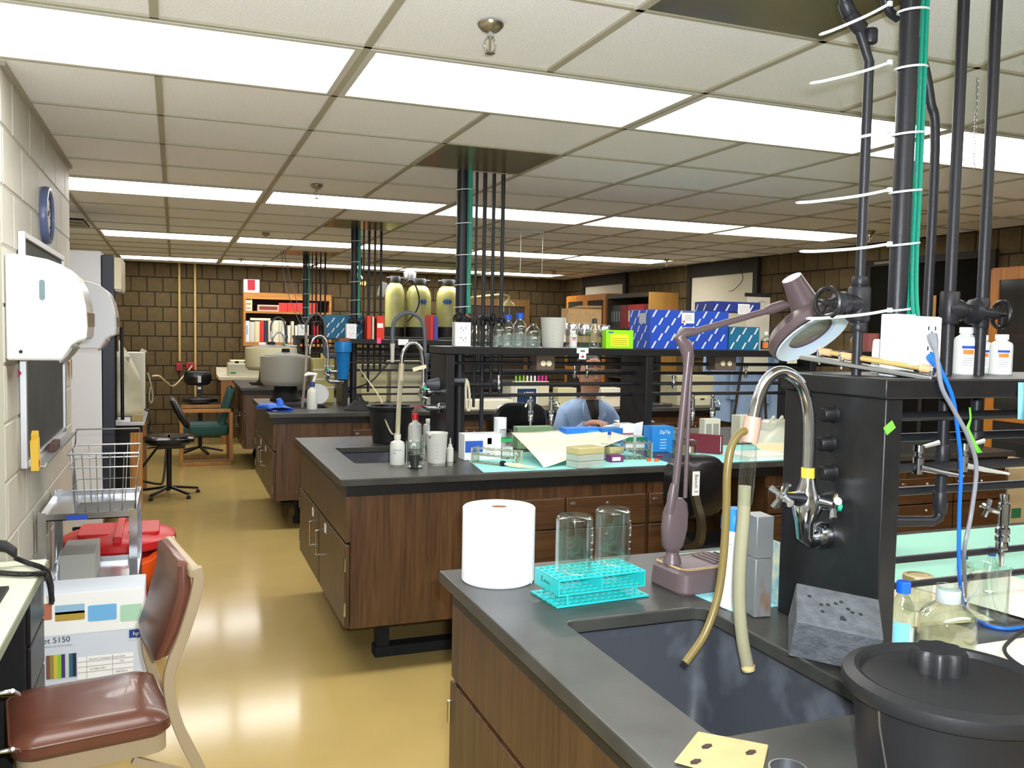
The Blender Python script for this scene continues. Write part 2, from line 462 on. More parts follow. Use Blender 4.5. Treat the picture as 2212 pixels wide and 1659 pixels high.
def bench(k):
    y0 = BY[k]; y1 = y0 + BD
    t = thing('worktop', 'dark stone worktop with sunken sink ' + where[k], 'worktop', (BX0, y0, BZ))
    inner = [(x, y) for x, y in rrect((SINK[0]+SINK[1])/2, y0+(SINK[2]+SINK[3])/2, SINK[1]-SINK[0], SINK[3]-SINK[2], .028)]
    me = fill_hole([(BX0, y0), (BX1, y0), (BX1, y1), (BX0, y1)], inner, BZ-.032, BZ)
    me.materials.append(STONE)
    o = bpy.data.objects.new('slab', me); COL.objects.link(o); put(o, t)
    md = o.modifiers.new('bevel', 'BEVEL'); md.width = .004; md.segments = 2; md.limit_method = 'ANGLE'; md.angle_limit = math.radians(60)
    ap = MB()
    i = .03
    MB().box((BX0+i, y0+i, BZ-.082), (BX1-i, y0+i+.02, BZ-.032)).build('apron_rail', BLACK, t)
    MB().box((BX0+i, y1-i-.02, BZ-.082), (BX1-i, y1-i, BZ-.032)).build('apron_rail', BLACK, t)
    MB().box((BX0+i, y0+i+.02, BZ-.082), (BX0+i+.02, y1-i-.02, BZ-.032)).build('apron_rail', BLACK, t)
    cx, cy, w, h = (SINK[0]+SINK[1])/2, y0+(SINK[2]+SINK[3])/2, SINK[1]-SINK[0], SINK[3]-SINK[2]
    def lp(dw, z, r=.035): return [(x, y, z) for x, y in rrect(cx, cy, w+dw, h+dw, r)]
    s = MB().loft([lp(.0, BZ-.032, .028), lp(.012, BZ-.034), lp(.012, BZ-.06), lp(.004, BZ-.20), lp(-.03, BZ-.275), lp(-.09, BZ-.285)], False, True)
    sk = thing('sink', 'dark stone sink basin set in the worktop ' + where[k], 'sink', (cx, cy, BZ-.285))
    s.build('basin', SINKM, sk)
    MB().lathe([(0, 0), (.022, 0), (.03, .004), (.034, .0)], (cx, cy+.1, BZ-.284), 18).build('drain', STEEL, sk)
    # black base frame
    b = thing('bench_underframe', 'black steel underframe on the floor ' + where[k], 'base frame', (BX0+.2, y0+.2, 0))
    for xx in (BX0+.26, 2.2, 3.4, BX1-.22):
        for yy in (y0+.32, y1-.32):
            MB().box((xx-.03, yy-.03, 0), (xx+.03, yy+.03, .235)).build('leg', BLACKM, b)
    for yy in (y0+.32, y1-.32):
        MB().box((BX0+.22, yy-.025, .195), (BX1-.2, yy+.025, .235)).build('rail', BLACKM, b)
        MB().box((BX0+.22, yy-.04, 0), (BX1-.2, yy+.04, .05)).build('floor_rail', BLACKM, b)
    return t
for k in BY: bench(k)
CZ0, CZ1 = .24, BZ-.082                  # cabinets hang between these heights

def sink_cabinet(k):
    y0 = BY[k]; x0 = BX0+.03; ya, yb = y0+.03, y0+BD-.03; ym = (ya+yb)/2
    t = thing('sink_cabinet', 'brown wood-grain sink cabinet with double doors ' + where[k], 'cabinet', (x0, ya, CZ0))
    b = MB()
    b.box((x0+.02, ya, CZ0), (1.30, ya+.02, CZ1)); b.box((x0+.02, yb-.02, CZ0), (1.30, yb, CZ1)); b.box((x0+.02, ya+.02, CZ0), (1.30, yb-.02, CZ0+.02))
    b.box((1.28, ya+.02, CZ0+.02), (1.30, yb-.02, CZ1)); b.box((x0+.02, ya+.02, CZ0+.02), (x0+.03, yb-.02, CZ1))
    b.build('body', WALNUT, t)
    MB().box((x0, ya, .628), (x0+.02, yb, CZ1)).build('upper_panel', WALNUT, t, bevel=.002)
    for (a, c, hs) in ((ya, ym-.008, 1), (ym+.008, yb, -1)):
        d = MB().box((x0-.004, a+.002, CZ0+.004), (x0+.018, c-.002, .618)).build('door', WALNUT, t, bevel=.003)
        hy = (c-.10) if hs > 0 else (a+.10)
        MB().tube(smoothpath([(x0-.004, hy, .42), (x0-.034, hy, .425), (x0-.036, hy, .44), (x0-.036, hy, .53), (x0-.034, hy, .545), (x0-.004, hy, .55)], 4), .0045, 8).build('handle', CHROME, d)
        hy2 = a if hs > 0 else c
        for zz in (.33, .53):
            MB().cyl((x0-.004, hy2, zz-.03), (x0-.004, hy2, zz+.03), .006, n=8).build('hinge', CHROME, d)
        ly = (c-.22) if hs > 0 else (a+.18)
        MB().box((x0-.0055, ly, .555), (x0-.004, ly+.05, .60)).build('paper_label', PAPER, d)
    return t
for k in BY: sink_cabinet(k)

def drawer_cabinet(k, xa, xb, cols, label):
    y0 = BY[k]; ya, yb = y0+.03, y0+BD-.03
    t = thing('drawer_cabinet', label, 'cabinet', (xa, ya, CZ0), 'drawer cabinets under the benches')
    MB().box((xa, ya+.006, CZ0), (xb, yb, CZ1)).build('body', WALNUT, t)
    w = (xb-xa)/cols
    for c in range(cols):
        for z0, z1 in ((.630, .776), (.470, .622), (.250, .462)):
            d = MB().box((xa+c*w+.006, ya-.014, z0), (xa+(c+1)*w-.006, ya+.006, z1)).build('drawer', WALNUT_H, t, bevel=.003)
            MB().lathe([(0, .010), (.006, .010), (.009, .006), (.010, 0)], (xa+c*w+w*.5, ya-.014, z1-.035), 14, Matrix.Rotation(PI/2, 3, 'X')).build('lock', STEEL, d)
            if z0 > .6:
                MB().lathe([(0, .004), (.014, .003), (.016, 0)], (xa+c*w+.04, ya-.014, z1-.03), 16, Matrix.Rotation(PI/2, 3, 'X') @ Matrix.Diagonal((1, .55, 1))).build('card_holder', STEEL, d)
    return t
cabw = {1: 'under the bench with the black bucket', 2: 'under the bench with cyan mats', 3: 'under the bench with the blue glove', 4: 'under the bench by the bookshelf'}
for k in (2, 3, 4):
    for i, (a, b, c) in enumerate(((1.304, 2.198, 2), (2.206, 2.42, 1), (2.92, 3.81, 2), (3.818, 4.66, 2))):
        drawer_cabinet(k, a, b, c, ['brown drawer cabinet next to the sink cabinet ', 'narrow brown drawer cabinet beside the knee space ', 'brown drawer cabinet past the knee space ', 'last brown drawer cabinet at the closed end '][i] + cabw[k])
drawer_cabinet(1, 1.304, 4.66, 6, 'long run of brown drawers under the bench with the black bucket')

# ---- reagent racks -------------------------------------------------------------------------------
RZ = 1.485
rackw = {1: 'carrying the steel glass-tube holder', 2: 'carrying striped boxes and a beaker', 3: 'behind the blue filter housing', 4: 'before the bookshelf'}
def rack(k):
    y0 = BY[k]; ya, yb = y0+.648, y0+.960
    t = thing('reagent_rack', 'black two-sided shelf rack with pipes ' + rackw[k], 'shelf rack', (1.337, ya, BZ), 'black shelf racks')
    MB().box((1.328, ya-.008, RZ-.040), (BX1-.2, yb+.008, RZ)).build('shelf_board', BLACK, t, bevel=.003)
    for x in (1.337, 2.535, 3.70, BX1-.3):
        MB().box((x, ya, BZ), (x+.045, yb, RZ-.040)).build('support_panel', BLACK, t, bevel=.003)
    for z, yy in ((1.394, .13), (1.338, .19), (1.278, .13), (1.212, .19)):
        MB().cyl((1.382, ya+yy, z), (BX1-.3, ya+yy, z), .0105, n=10).build('service_pipe', PIPE, t)
    for z in (1.06, 1.0):
        if k != 2: MB().cyl((1.41, ya+.16, z), (BX1-.3, ya+.16, z), .0085, n=10).build('service_pipe', PIPE, t)
    return t
RACK = {k: rack(k) for k in BY}
# ================================================================== WHITE WALL AND ITS THINGS
def PL(pts, fn, k): return [fn(x, y, k) for x, y in pts]
RX = Matrix.Rotation(PI/2, 3, 'Y')       # lathe axis z -> x
# clock
cc = Vector((WL, 4.41, 2.045))
t = thing('wall_clock', 'round wall clock with blue-grey rim on the white block wall', 'clock', cc)
MB().lathe([(.095, 0), (.125, 0), (.128, .02), (.122, .034), (.112, .036), (.108, .026)], cc, 40, RX).build('rim', mat('clock_rim', (92, 104, 140), .3), t)
MB().lathe([(0, .020), (.108, .020), (.108, .0)], cc, 40, RX).build('face', mat('clock_face', (238, 236, 228), .5), t)
for a, L, w in ((60, .055, .008), (300, .08, .006)):
    d = Vector((0, math.sin(math.radians(a)), math.cos(math.radians(a))))
    MB().bar(cc+Vector((.024, 0, 0)), cc+Vector((.024, 0, 0))+d*L, .002, w, d.cross(Vector((1, 0, 0)))).build('hand', PRINT_K, t)
for i in range(12):
    d = Vector((0, math.sin(PI*i/6), math.cos(PI*i/6)))
    MB().bar(cc+Vector((.0215, 0, 0))+d*.084, cc+Vector((.0215, 0, 0))+d*.1, .002, .005, d.cross(Vector((1, 0, 0)))).build('hour_mark', PRINT_K, t)
# chalkboard
ya, yb, za, zb = 3.72, 4.97, 1.03, 1.895
t = thing('chalkboard', 'dark chalkboard with aluminium frame and chalk tray on the white wall', 'chalkboard', (WL, ya, za))
MB().box((WL+.004, ya, za), (WL+.016, yb, zb)).build('slate', mat('slate', (64, 66, 62), .7, noise=.35, nscale=3), t)
for a, b in (((ya-.012, za-.012), (ya+.012, zb+.012)), ((yb-.012, za-.012), (yb+.012, zb+.012)), ((ya+.012, zb-.012), (yb-.012, zb+.012)), ((ya+.012, za-.012), (yb-.012, za+.012))):
    MB().box((WL+.004, *a), (WL+.028, *b)).build('frame_rail', ALU, t, bevel=.002)
MB().prism([(.016, .03), (.07, .03), (.075, .045), (.071, .045), (.067, .034), (.016, .034)], lambda p: (WL+p[0]+.01, ya+.05, za-.045+p[1]), lambda p: (WL+p[0]+.01, yb-.05, za-.045+p[1])).build('chalk_tray', ALU, t)
MB().add([PX(38, 796, WL+.03), PX(47, 806, WL+.03), PX(38, 818, WL+.03), PX(38, 796, WL+.033), PX(47, 806, WL+.033), PX(38, 818, WL+.033)], [(0,1,2),(5,4,3),(0,3,4,1),(1,4,5,2),(2,5,3,0)]).build('flag_note', mat('pink_note', (238, 70, 150), .7), t)
# yellow box in the tray
c = PX(76, 962, WL+.062); zt = za-.045+.034
t = thing('chalk_box', 'narrow yellow box standing in the chalkboard tray', 'box', (c.x, c.y, zt))
M = Matrix.Rotation(math.radians(9), 3, 'X')
MB().cbox((c.x, c.y, zt+.062), .026, .05, .115, M).build('carton', mat('yellow_card', (226, 186, 70), .7), t, bevel=.001)
MB().cbox((c.x+.0002, c.y-.002, zt+.028), .0268, .028, .026, M).build('red_patch', PRINT_R, t)
MB().cbox((c.x+.0004, c.y-.004, zt+.13), .022, .03, .03, Matrix.Rotation(math.radians(25), 3, 'X')).build('flap', mat('yellow_card', (226, 186, 70), .7), t)
c = PX(112, 952, WL+.055)
t = tag(MB().cbox((c.x, c.y+.08, zt+.018), .03, .16, .036).build('blackboard_eraser', mat('eraser_felt', (92, 70, 64), .9), None, bevel=.004), 'felt eraser lying in the chalkboard tray beside the yellow box', 'eraser')
# key hooks strip on the wall end
t = thing('key_strip', 'small strip of hanging keys under the second dispenser', 'keys', (WL, 5.36, 1.3))
MB().box((WL+.004, 5.33, 1.36), (WL+.012, 5.39, 1.40)).build('strip', STEEL, t)
for i in range(3):
    MB().box((WL+.012, 5.335+.02*i, 1.29-.012*i), (WL+.016, 5.349+.02*i, 1.37)).build('key', mat('brass', (170, 130, 80), .35, metal=1), t)
# paper towel dispensers
DISP = mat('dispenser_white', (226, 228, 232), .18, coat=.6)
def dispenser(y0, zb_, label, win):
    t = thing('towel_dispenser', label, 'dispenser', (WL, y0, zb_))
    prof = [(0, .366), (.06, .364), (.13, .352), (.175, .335), (.215, .30), (.238, .25), (.250, .19), (.254, .12), (.250, .075), (.225, .068), (.205, .055), (.19, .03), (.175, .004), (.165, 0), (0, 0)]
    MB().prism(prof, lambda p: (WL+.004+p[0], y0, zb_+p[1]), lambda p: (WL+.004+p[0], y0+.30, zb_+p[1])).build('cover', DISP, t, bevel=.01, seg=3)
    MB().prism(rrect(.118, .245, .018, .07, .008), lambda p: (WL+p[0], y0-.0025, zb_+p[1]), lambda p: (WL+p[0], y0+.004, zb_+p[1])).build('sight_window', mat('smoked_window', (120, 140, 145) if win else (70, 100, 150), .15), t)
    MB().cyl((WL+.05, y0-.002, zb_+.03), (WL+.05, y0+.006, zb_+.03), .006, n=12).build('lock', PRINT_K, t)
    MB().prism([(.165, .002), (.19, .03), (.205, .055), (.20, .058), (.185, .035), (.16, .01)], lambda p: (WL+.004+p[0], y0+.02, zb_-.012+p[1]), lambda p: (WL+.004+p[0], y0+.28, zb_-.012+p[1])).build('tear_bar', mat('grey_plastic', (150, 150, 148), .4), t)
    MB().box((WL+.252, y0+.01, zb_+.12), (WL+.26, y0+.29, zb_+.17)).build('front_window', mat('smoke_dark', (96, 88, 76), .2), t)
    return t
dispenser(3.43, 1.437, 'large white paper towel dispenser beside the chalkboard', True)
dispenser(5.10, 1.437, 'white paper towel dispenser with blue sticker at the wall end', False)

# chrome cart -----------------------------------------------------------------------------------
cx0, cx1, cy0, cy1 = -.525, -.150, 3.99, 4.56
t = thing('utility_cart', 'chrome two-tier utility cart against the white block wall', 'cart', (cx0, cy0, 0))
for (x, y) in ((cx0, cy0), (cx1, cy0), (cx0, cy1), (cx1, cy1)):
    sx, sy = (1 if x == cx0 else -1), (1 if y == cy0 else -1)
    MB().add([(x, y, .09), (x+.032*sx, y, .09), (x+.032*sx, y+.003*sy, .09), (x+.003*sx, y+.003*sy, .09), (x+.003*sx, y+.032*sy, .09), (x, y+.032*sy, .09)] +
             [(x, y, .79), (x+.032*sx, y, .79), (x+.032*sx, y+.003*sy, .79), (x+.003*sx, y+.003*sy, .79), (x+.003*sx, y+.032*sy, .79), (x, y+.032*sy, .79)],
             [(0,1,2,3,4,5), (11,10,9,8,7,6)] + [(i, (i+1) % 6, 6+(i+1) % 6, 6+i) for i in range(6)]).build('leg', CHROME, t)
    w = MB().lathe([(0, -.012), (.04, -.012), (.045, -.006), (.045, .006), (.04, .012), (0, .012)], (x+.012*sx, y+.012*sy, .045), 16, Matrix.Rotation(PI/2, 3, 'X')).build('caster', RUBBER, t)
for z, rim in ((.755, .028), (.43, .03), (.14, .03)):
    s = MB().box((cx0+.004, cy0+.004, z), (cx1-.004, cy1-.004, z+.004))
    for a, b in (((cx0+.004, cy0+.004), (cx1-.004, cy0+.008)), ((cx0+.004, cy1-.008), (cx1-.004, cy1-.004)), ((cx0+.004, cy0+.008), (cx0+.008, cy1-.008)), ((cx1-.008, cy0+.008), (cx1-.004, cy1-.008))):
        s.box((*a, z), (*b, z+rim))
    s.build('tray', mat('cart_steel', (196, 198, 202), .2, metal=1), t)
MB().box((-.42, cy0-.001, .757), (-.34, cy0+.001, .776)).build('blue_sticker', PRINT_B, t)
# wire basket on cart
WIRE = mat('basket_wire', (190, 192, 194), .25, metal=1)
bz = .762; b0 = (-.395, 4.03); b1 = (-.165, 4.30)
t = thing('wire_basket', 'chrome wire basket standing on the utility cart', 'basket', (b0[0], b0[1], bz))
def bl(e, z): return [(b0[0]-e, b0[1]-e, z), (b1[0]+e, b0[1]-e, z), (b1[0]+e, b1[1]+e, z), (b0[0]-e, b1[1]+e, z)]
hh = .265
for z, e, r in ((bz+.005, 0, .003), (bz+hh*.78, .016, .0032), (bz+hh, .02, .004)):
    MB().tube(bl(e, z), r, 8, closed=True).build('rim', WIRE, t)
MB().tube([(b0[0]-.02, b1[1]+.02, bz+hh), (b0[0]-.015, b1[1]+.02, bz+hh+.07), (b1[0]+.015, b1[1]+.02, bz+hh+.07), (b1[0]+.02, b1[1]+.02, bz+hh)], .0035, 8).build('handle', WIRE, t)
for i in range(1, 5):
    f_ = i/5
    x = b0[0]+(b1[0]-b0[0])*f_; xt = b0[0]-.02+(b1[0]-b0[0]+.04)*f_
    MB().tube([(xt, b0[1]-.02, bz+hh), (x, b0[1], bz+.005), (x, b1[1], bz+.005), (xt, b1[1]+.02, bz+hh)], .002, 6).build('wire', WIRE, t)
for i in range(1, 14):
    y = b0[1]+(b1[1]-b0[1])*i/14
    MB().cyl((b0[0], y, bz+.009), (b1[0], y, bz+.009), .0022, n=6).build('base_wire', WIRE, t)
MB().tube(bl(.008, bz+hh*.42), .002, 6, closed=True).build('wire', WIRE, t)
for x, s in ((b0[0], -1), (b1[0], 1)):
    MB().add([(x, b0[1]+.06, bz), (x, b0[1]+.20, bz), (x+s*.02, b0[1]+.20, bz+hh), (x+s*.02, b0[1]+.06, bz+hh)], [(0,1,2,3)]).build('side_plate', mat('dull_steel', (150, 152, 156), .4, metal=.8), t, solid=.002)
# carton under the cart
tag(MB().box((-.47, 4.2, .434), (-.33, 4.5, .56)).build('carton_on_shelf', mat('grey_card', (176, 176, 168), .8), None, bevel=.003), 'pale grey carton on the middle cart tray', 'carton')

# red bin ---------------------------------------------------------------------------------------
c = Vector((-.265, 4.885, 0)); R_ = .268
RED = mat('red_plastic', (200, 36, 40), .35); ORG = mat('orange_bag', (240, 88, 24), .4, bump=.3, bscale=12)
t = thing('waste_bin', 'round red waste bin lined with an orange bag behind the cart', 'bin', c)
MB().lathe([(0, .005), (.19, .005), (.2, .02), (.235, .38), (.228, .38)], c, 40).build('body', RED, t)
mb = MB(); n = 44
def bag(i, z, r): 
    a = 2*PI*i/n; rr = r*(1+.02*math.sin(5*a)+.02*math.sin(11*a+1)); return (c.x+rr*math.cos(a), c.y+rr*math.sin(a), z+.015*math.sin(7*a))
mb.loft([[bag(i, .26, .236) for i in range(n)], [bag(i, .33, .262) for i in range(n)], [bag(i, .40, .268) for i in range(n)], [bag(i, .425, .25) for i in range(n)]], False, False)
mb.build('bag', ORG, t, solid=.002)
lid = MB().lathe([(0, .525), (.10, .523), (.20, .512), (.255, .495), (.268, .485), (.271, .455), (.262, .443), (.25, .445)], c, 48).build('lid', RED, t)
MB().box((c.x-.02, c.y-.255, .494), (c.x+.02, c.y+.255, .531)).build('lid_ridge', RED, lid, bevel=.006)
for s in (-1, 1):
    MB().prism([(p[0], p[1]) for p in rrect(c.x+s*.115, c.y, .15, .28, .03)], lambda p: (p[0], p[1], .505), lambda p: (p[0], p[1], .524 - .004*s*0)).build('lid_panel', RED, lid, bevel=.004)
MB().prism([(-.27, -.06), (-.27, .06), (-.21, .10), (-.21, -.10)], lambda p: (c.x+p[0], c.y+p[1], .44), lambda p: (c.x+p[0], c.y+p[1], .49)).build('lid_hinge', RED, lid, bevel=.01)

# printer carton --------------------------------------------------------------------------------
HY = 3.64; hx0, hx1, hz = -.66, -.112, .548
CARD = mat('printer_carton', (206, 214, 226), .6)
t = thing('printer_carton', 'large white and pale blue printer carton on the floor by the desk', 'carton', (hx0, HY, 0))
MB().box((hx0+.13, HY, 0), (hx1, HY+.20, hz)).build('carton', CARD, t, bevel=.003)
fy = HY-.0008
def pr(x0, x1, z0, z1, m_, nm, r=.0):
    poly = rrect((x0+x1)/2, (z0+z1)/2, x1-x0, z1-z0, r) if r else [(x0, z0), (x1, z0), (x1, z1), (x0, z1)]
    return MB().prism(poly, lambda p: (p[0], fy, p[1]), lambda p: (p[0], fy+.0006, p[1])).build(nm, m_, t)
def hpx(x, y): p = PY(x, y, HY); return p.x, p.z
pr(hx0+.13, hx1, .39, .546, mat('carton_white', (238, 240, 240), .6), 'white_band')
fy -= .0008
for (xa_, xb_, m_) in ((62, 112, mat('pic_red', (176, 110, 84), .6)), (119, 183, None), (190, 252, mat('pic_blue', (112, 178, 226), .6)), (260, 306, mat('pic_green', (170, 210, 184), .6))):
    a, za_ = hpx(xa_, 1343); b, zb_ = hpx(xb_, 1303)
    if m_ is None:
        pr(a, b, (za_+zb_)/2-.005, zb_, mat('pic_sky', (150, 186, 214), .6), 'picture_panel', .004); pr(a, b, za_, (za_+zb_)/2+.004, mat('pic_field', (178, 150, 60), .6), 'picture_panel', .004)
    else: pr(a, b, za_, zb_, m_, 'picture_panel', .006)
a, za_ = hpx(279, 1378); b, zb_ = hpx(306, 1358)
pr(a, b+.01, za_, zb_, mat('logo_blue', (24, 62, 140), .6), 'logo_square', .002)
EXP = (1, 0, 0); EZP = (0, 0, 1)
text('hp', .022, ((a+b)/2+.002, fy-.001, (za_+zb_)/2), EXP, EZP, PAPER, t, align='CENTER')
x_, z_ = hpx(284, 1383); text('i n v e n t', .007, (x_-.01, fy-.001, z_), EXP, EZP, PRINT_K, t)
x_, z_ = hpx(152, 1380); text('deskjet 5150', .030, (x_, fy-.001, z_), EXP, EZP, PRINT_K, t, align='RIGHT')
x_, z_ = hpx(157, 1392); text('imprimante a jet d\'encre couleur', .0085, (x_, fy-.001, z_), EXP, EZP, PRINT_K, t, align='RIGHT')
a, za_ = hpx(100, 1468); b, zb_ = hpx(165, 1410)
for i, col in enumerate(((120, 80, 60), (150, 130, 70), (200, 190, 60), (140, 190, 60), (60, 50, 110), (200, 205, 200), (40, 100, 120), (30, 40, 60))):
    pr(a+(b-a)*i/8, a+(b-a)*(i+1)/8, za_, zb_, mat('spine_%d' % i, col, .6), 'picture_stripe')
a, za_ = hpx(168, 1468); b, zb_ = hpx(288, 1408)
pr(a, b, za_, zb_, PAPER, 'address_label'); fy -= .0008
for q in (.3, .55, .78): pr(a, b, za_+(zb_-za_)*q, za_+(zb_-za_)*q+.0012, PRINT_G, 'label_line')
for q in (.16, .62): pr(a+(b-a)*q, a+(b-a)*q+.0012, za_, zb_, PRINT_G, 'label_line')
for s_, xq, zq in (('Dynamic Computer Corporation', .2, .88), ('N/A', .75, .66), ('0 3196011001', .22, .42), ('D8075A-A', .68, .18)):
    text(s_, .0095, (a+(b-a)*xq, fy-.001, za_+(zb_-za_)*zq), EXP, EZP, PRINT_K, t)

# desk ------------------------------------------------------------------------------------------
DX, DYF, DZ = -.415, 3.385, .748
t = thing('desk', 'steel desk with cream top and black pedestal beside the brown chair', 'desk', (-1.15, 1.2, 0))
MB().box((-1.19, 1.2, DZ-.032), (DX, DYF, DZ)).build('top', mat('desk_top', (222, 226, 206), .4), t, bevel=.006)
MB().box((DX-.002, 1.2, DZ-.03), (DX+.004, DYF, DZ-.004)).build('edge_trim', mat('trim_green', (150, 160, 130), .35, metal=.4), t)
MB().box((-1.15, 3.02, .06), (DX-.02, DYF-.02, DZ-.032)).build('pedestal', BLACKM, t, bevel=.004)
MB().box((-1.15, 1.25, .06), (DX-.02, 1.7, DZ-.032)).build('pedestal', BLACKM, t, bevel=.004)
MB().box((-1.15, 2.3, .06), (-1.13, 2.94, DZ-.032)).build('modesty_panel', BLACKM, t)
fx = DX-.02
for z0, z1 in ((.56, .70), (.40, .55), (.10, .39)):
    d = MB().box((fx, 3.04, z0), (fx+.012, DYF-.04, z1)).build('drawer', BLACK, t, bevel=.003)
# extra file drawers at chair end carry the chrome pulls
MB().box((-1.15, 2.02, .06), (DX-.02, 2.40, DZ-.032)).build('pedestal', BLACKM, t, bevel=.004)
for (x_, y_) in ((18, 1498), (18, 1622)):
    p = PX(x_, y_, -.40)
    MB().tube(smoothpath([(fx, p.y-.05, p.z+.02), (-.388, p.y-.045, p.z+.022), (-.384, p.y-.04, p.z+.02), (-.384, p.y+.04, p.z-.02), (-.388, p.y+.045, p.z-.022), (fx, p.y+.05, p.z-.02)], 4), .0055, 8).build('handle', CHROME, t)
# black pad and telephone
tag(MB().box((-.70, 2.72, DZ), (PZ(19, 1275, DZ).x, 3.02, DZ+.012)).build('desk_pad', RUBBER, None, bevel=.002), 'black pad lying on the cream desk top', 'pad')
p0 = PZ(4, 1232, DZ)
t = thing('telephone', 'black desk telephone with coiled cord at the desk end', 'telephone', (p0.x-.12, p0.y, DZ))
MB().prism([(0, 0), (.2, 0), (.2, .03), (.05, .075), (0, .08)], lambda q: (-.80+q[0], 3.08, DZ+q[1]), lambda q: (-.80+q[0], 3.30, DZ+q[1])).build('base', RUBBER, t, bevel=.006)
h0 = PZ(2, 1208, DZ+.035); 
MB().loft([[(h0.x-.085+q*.05, h0.y+dy, DZ+.03+dz+.04*math.sin(q*1.2)) for dy, dz in rrect(0, .02, .045, .035, .014)] for q in (0, 1, 2, 2.6)]).build('handset', RUBBER, t, bevel=.002)
def coil(path, r, rw, turns, n=8):
    path = smoothpath(path, 12); out = []
    L = len(path); tot = turns*n
    for i in range(tot+1):
        s_ = i/tot*(L-1); a = int(min(s_, L-2)); f_ = s_-a
        p = path[a].lerp(path[a+1], f_); tn = (path[a+1]-path[a]).normalized()
        u_ = tn.orthogonal().normalized(); u_ = (Vector((0,0,1))-tn*tn.z); u_ = u_.normalized() if u_.length > .1 else Vector((0,1,0)); w_ = tn.cross(u_)
        ang = 2*PI*i/n
        out.append(p+u_*(r*math.cos(ang))+w_*(r*math.sin(ang)))
    return MB().tube(out, rw, 5)
cz = DZ+.011
pts = [PZ(32, 1205, DZ+.03), PZ(60, 1216, cz), PZ(90, 1226, cz), PX(104, 1240, DX+.014), PX(111, 1270, DX+.016), PX(111, 1305, DX+.016)]
coil(pts, .007, .0022, 60).build('coiled_cord', RUBBER, t)
pts = [PZ(-5, 1237, cz), PZ(40, 1240, cz), PZ(80, 1240, cz), PX(98, 1240, DX+.012), PX(107, 1262, DX+.03), PX(113, 1300, DX+.03)]
coil(pts, .007, .0022, 60).build('coiled_cord', RUBBER, t)

# brown chair -----------------------------------------------------------------------------------
VIN = mat('brown_vinyl', (104, 62, 48), .28, noise=.15, nscale=9, bump=.05, bscale=60, coat=.15)
TAN = mat('taupe_steel', (164, 146, 118), .35, spec=.4)
YN, YF = 2.62, 3.03
chair_root = t = thing('office_chair', 'brown vinyl side chair with taupe steel frame at the desk', 'chair', (-.01, 2.62, 0))
post = [(424, 1228), (429, 1252), (420, 1300), (396, 1375), (372, 1432), (364, 1475), (373, 1532), (398, 1600), (428, 1659)]
near = PL(post, PY, YN)
foot = near[-1] + (near[-1]-near[-2]).normalized()*((near[-1].z)/abs((near[-1]-near[-2]).normalized().z))
near = smoothpath(near + [Vector((foot.x, YN, 0))], 4)
def ribbon(path, w, dpt, yc):
    loops = []
    for i, p in enumerate(path):
        tn = (path[min(i+1, len(path)-1)]-path[max(i-1, 0)]).normalized(); nrm = Vector((tn.z, 0, -tn.x))
        loops.append([p+nrm*(w/2)+Vector((0, -dpt/2, 0)), p+nrm*(w/2)+Vector((0, dpt/2, 0)), p-nrm*(w/2)+Vector((0, dpt/2, 0)), p-nrm*(w/2)+Vector((0, -dpt/2, 0))])
    return MB().loft(loops)
ribbon(near, .03, .022, YN).build('back_leg', TAN, t, bevel=.003)
off = Vector((-.0, YF-YN, 0))
ribbon([p+off for p in near], .03, .022, YF).build('back_leg', TAN, t, bevel=.003)
top0 = near[0]
# back top rail between posts
MB().box((top0.x-.02, YN-.01, top0.z-.03), (top0.x+.012, YF+.01, top0.z+.004)).build('top_rail', TAN, t, bevel=.01, seg=3)
SX0, SX1, SZ = -.405, -.012, .452
# seat cushion: rounded slab
loops = []
for z, e in ((SZ-.055, -.006), (SZ-.04, .006), (SZ-.012, .006), (SZ+.004, -.012), (SZ+.012, -.06)):
    loops.append([(x, y, z) for x, y in rrect((SX0+SX1)/2, (YN+YF)/2, SX1-SX0+2*e, YF-YN+2*e-.01, .05, 6)])
seat = MB().loft(loops).build('seat', VIN, t)
MB().tube([(x, y, SZ-.012) for x, y in rrect((SX0+SX1)/2, (YN+YF)/2, SX1-SX0+.016, YF-YN+.004, .055, 6)], .004, 6, closed=True).build('piping', VIN, seat)
fr = MB().loft([[(x, y, z) for x, y in rrect((SX0+SX1)/2, (YN+YF)/2, SX1-SX0-.012, YF-YN-.03, .04, 6)] for z in (SZ-.105, SZ-.055)])
fr.build('seat_frame', TAN, t)
for y in (YN+.02, YF-.02):
    MB().bar((SX0+.03, y, SZ-.09), (SX0+.0, y, 0), .025, .025, (1, 0, 0)).build('front_leg', TAN, t, bevel=.003)
    MB().bar((SX1-.1, y, .34), (near[len(near)*3//4].x+.01, y, .27), .014, .02).build('brace', TAN, t)
# backrest pad between the posts
loops = []
bk = [(300, 1212), (300, 1240)]
for zt_, dx, th, wd_ in ((.885, .012, .02, .30), (.875, .010, .034, .36), (.80, -.002, .04, .385), (.70, -.018, .042, .385), (.62, -.032, .036, .36), (.598, -.034, .018, .28)):
    xp = min(near, key=lambda p: abs(p.z-zt_) + (9 if p.z < .4 else 0)).x
    loops.append([(xp-.026+px_, (YN+YF)/2+py_, zt_) for px_, py_ in rrect(0, 0, th, wd_, th*.45, 5)])
MB().loft(loops).build('backrest', VIN, t)

chair_root.rotation_euler = (0, 0, math.radians(10))
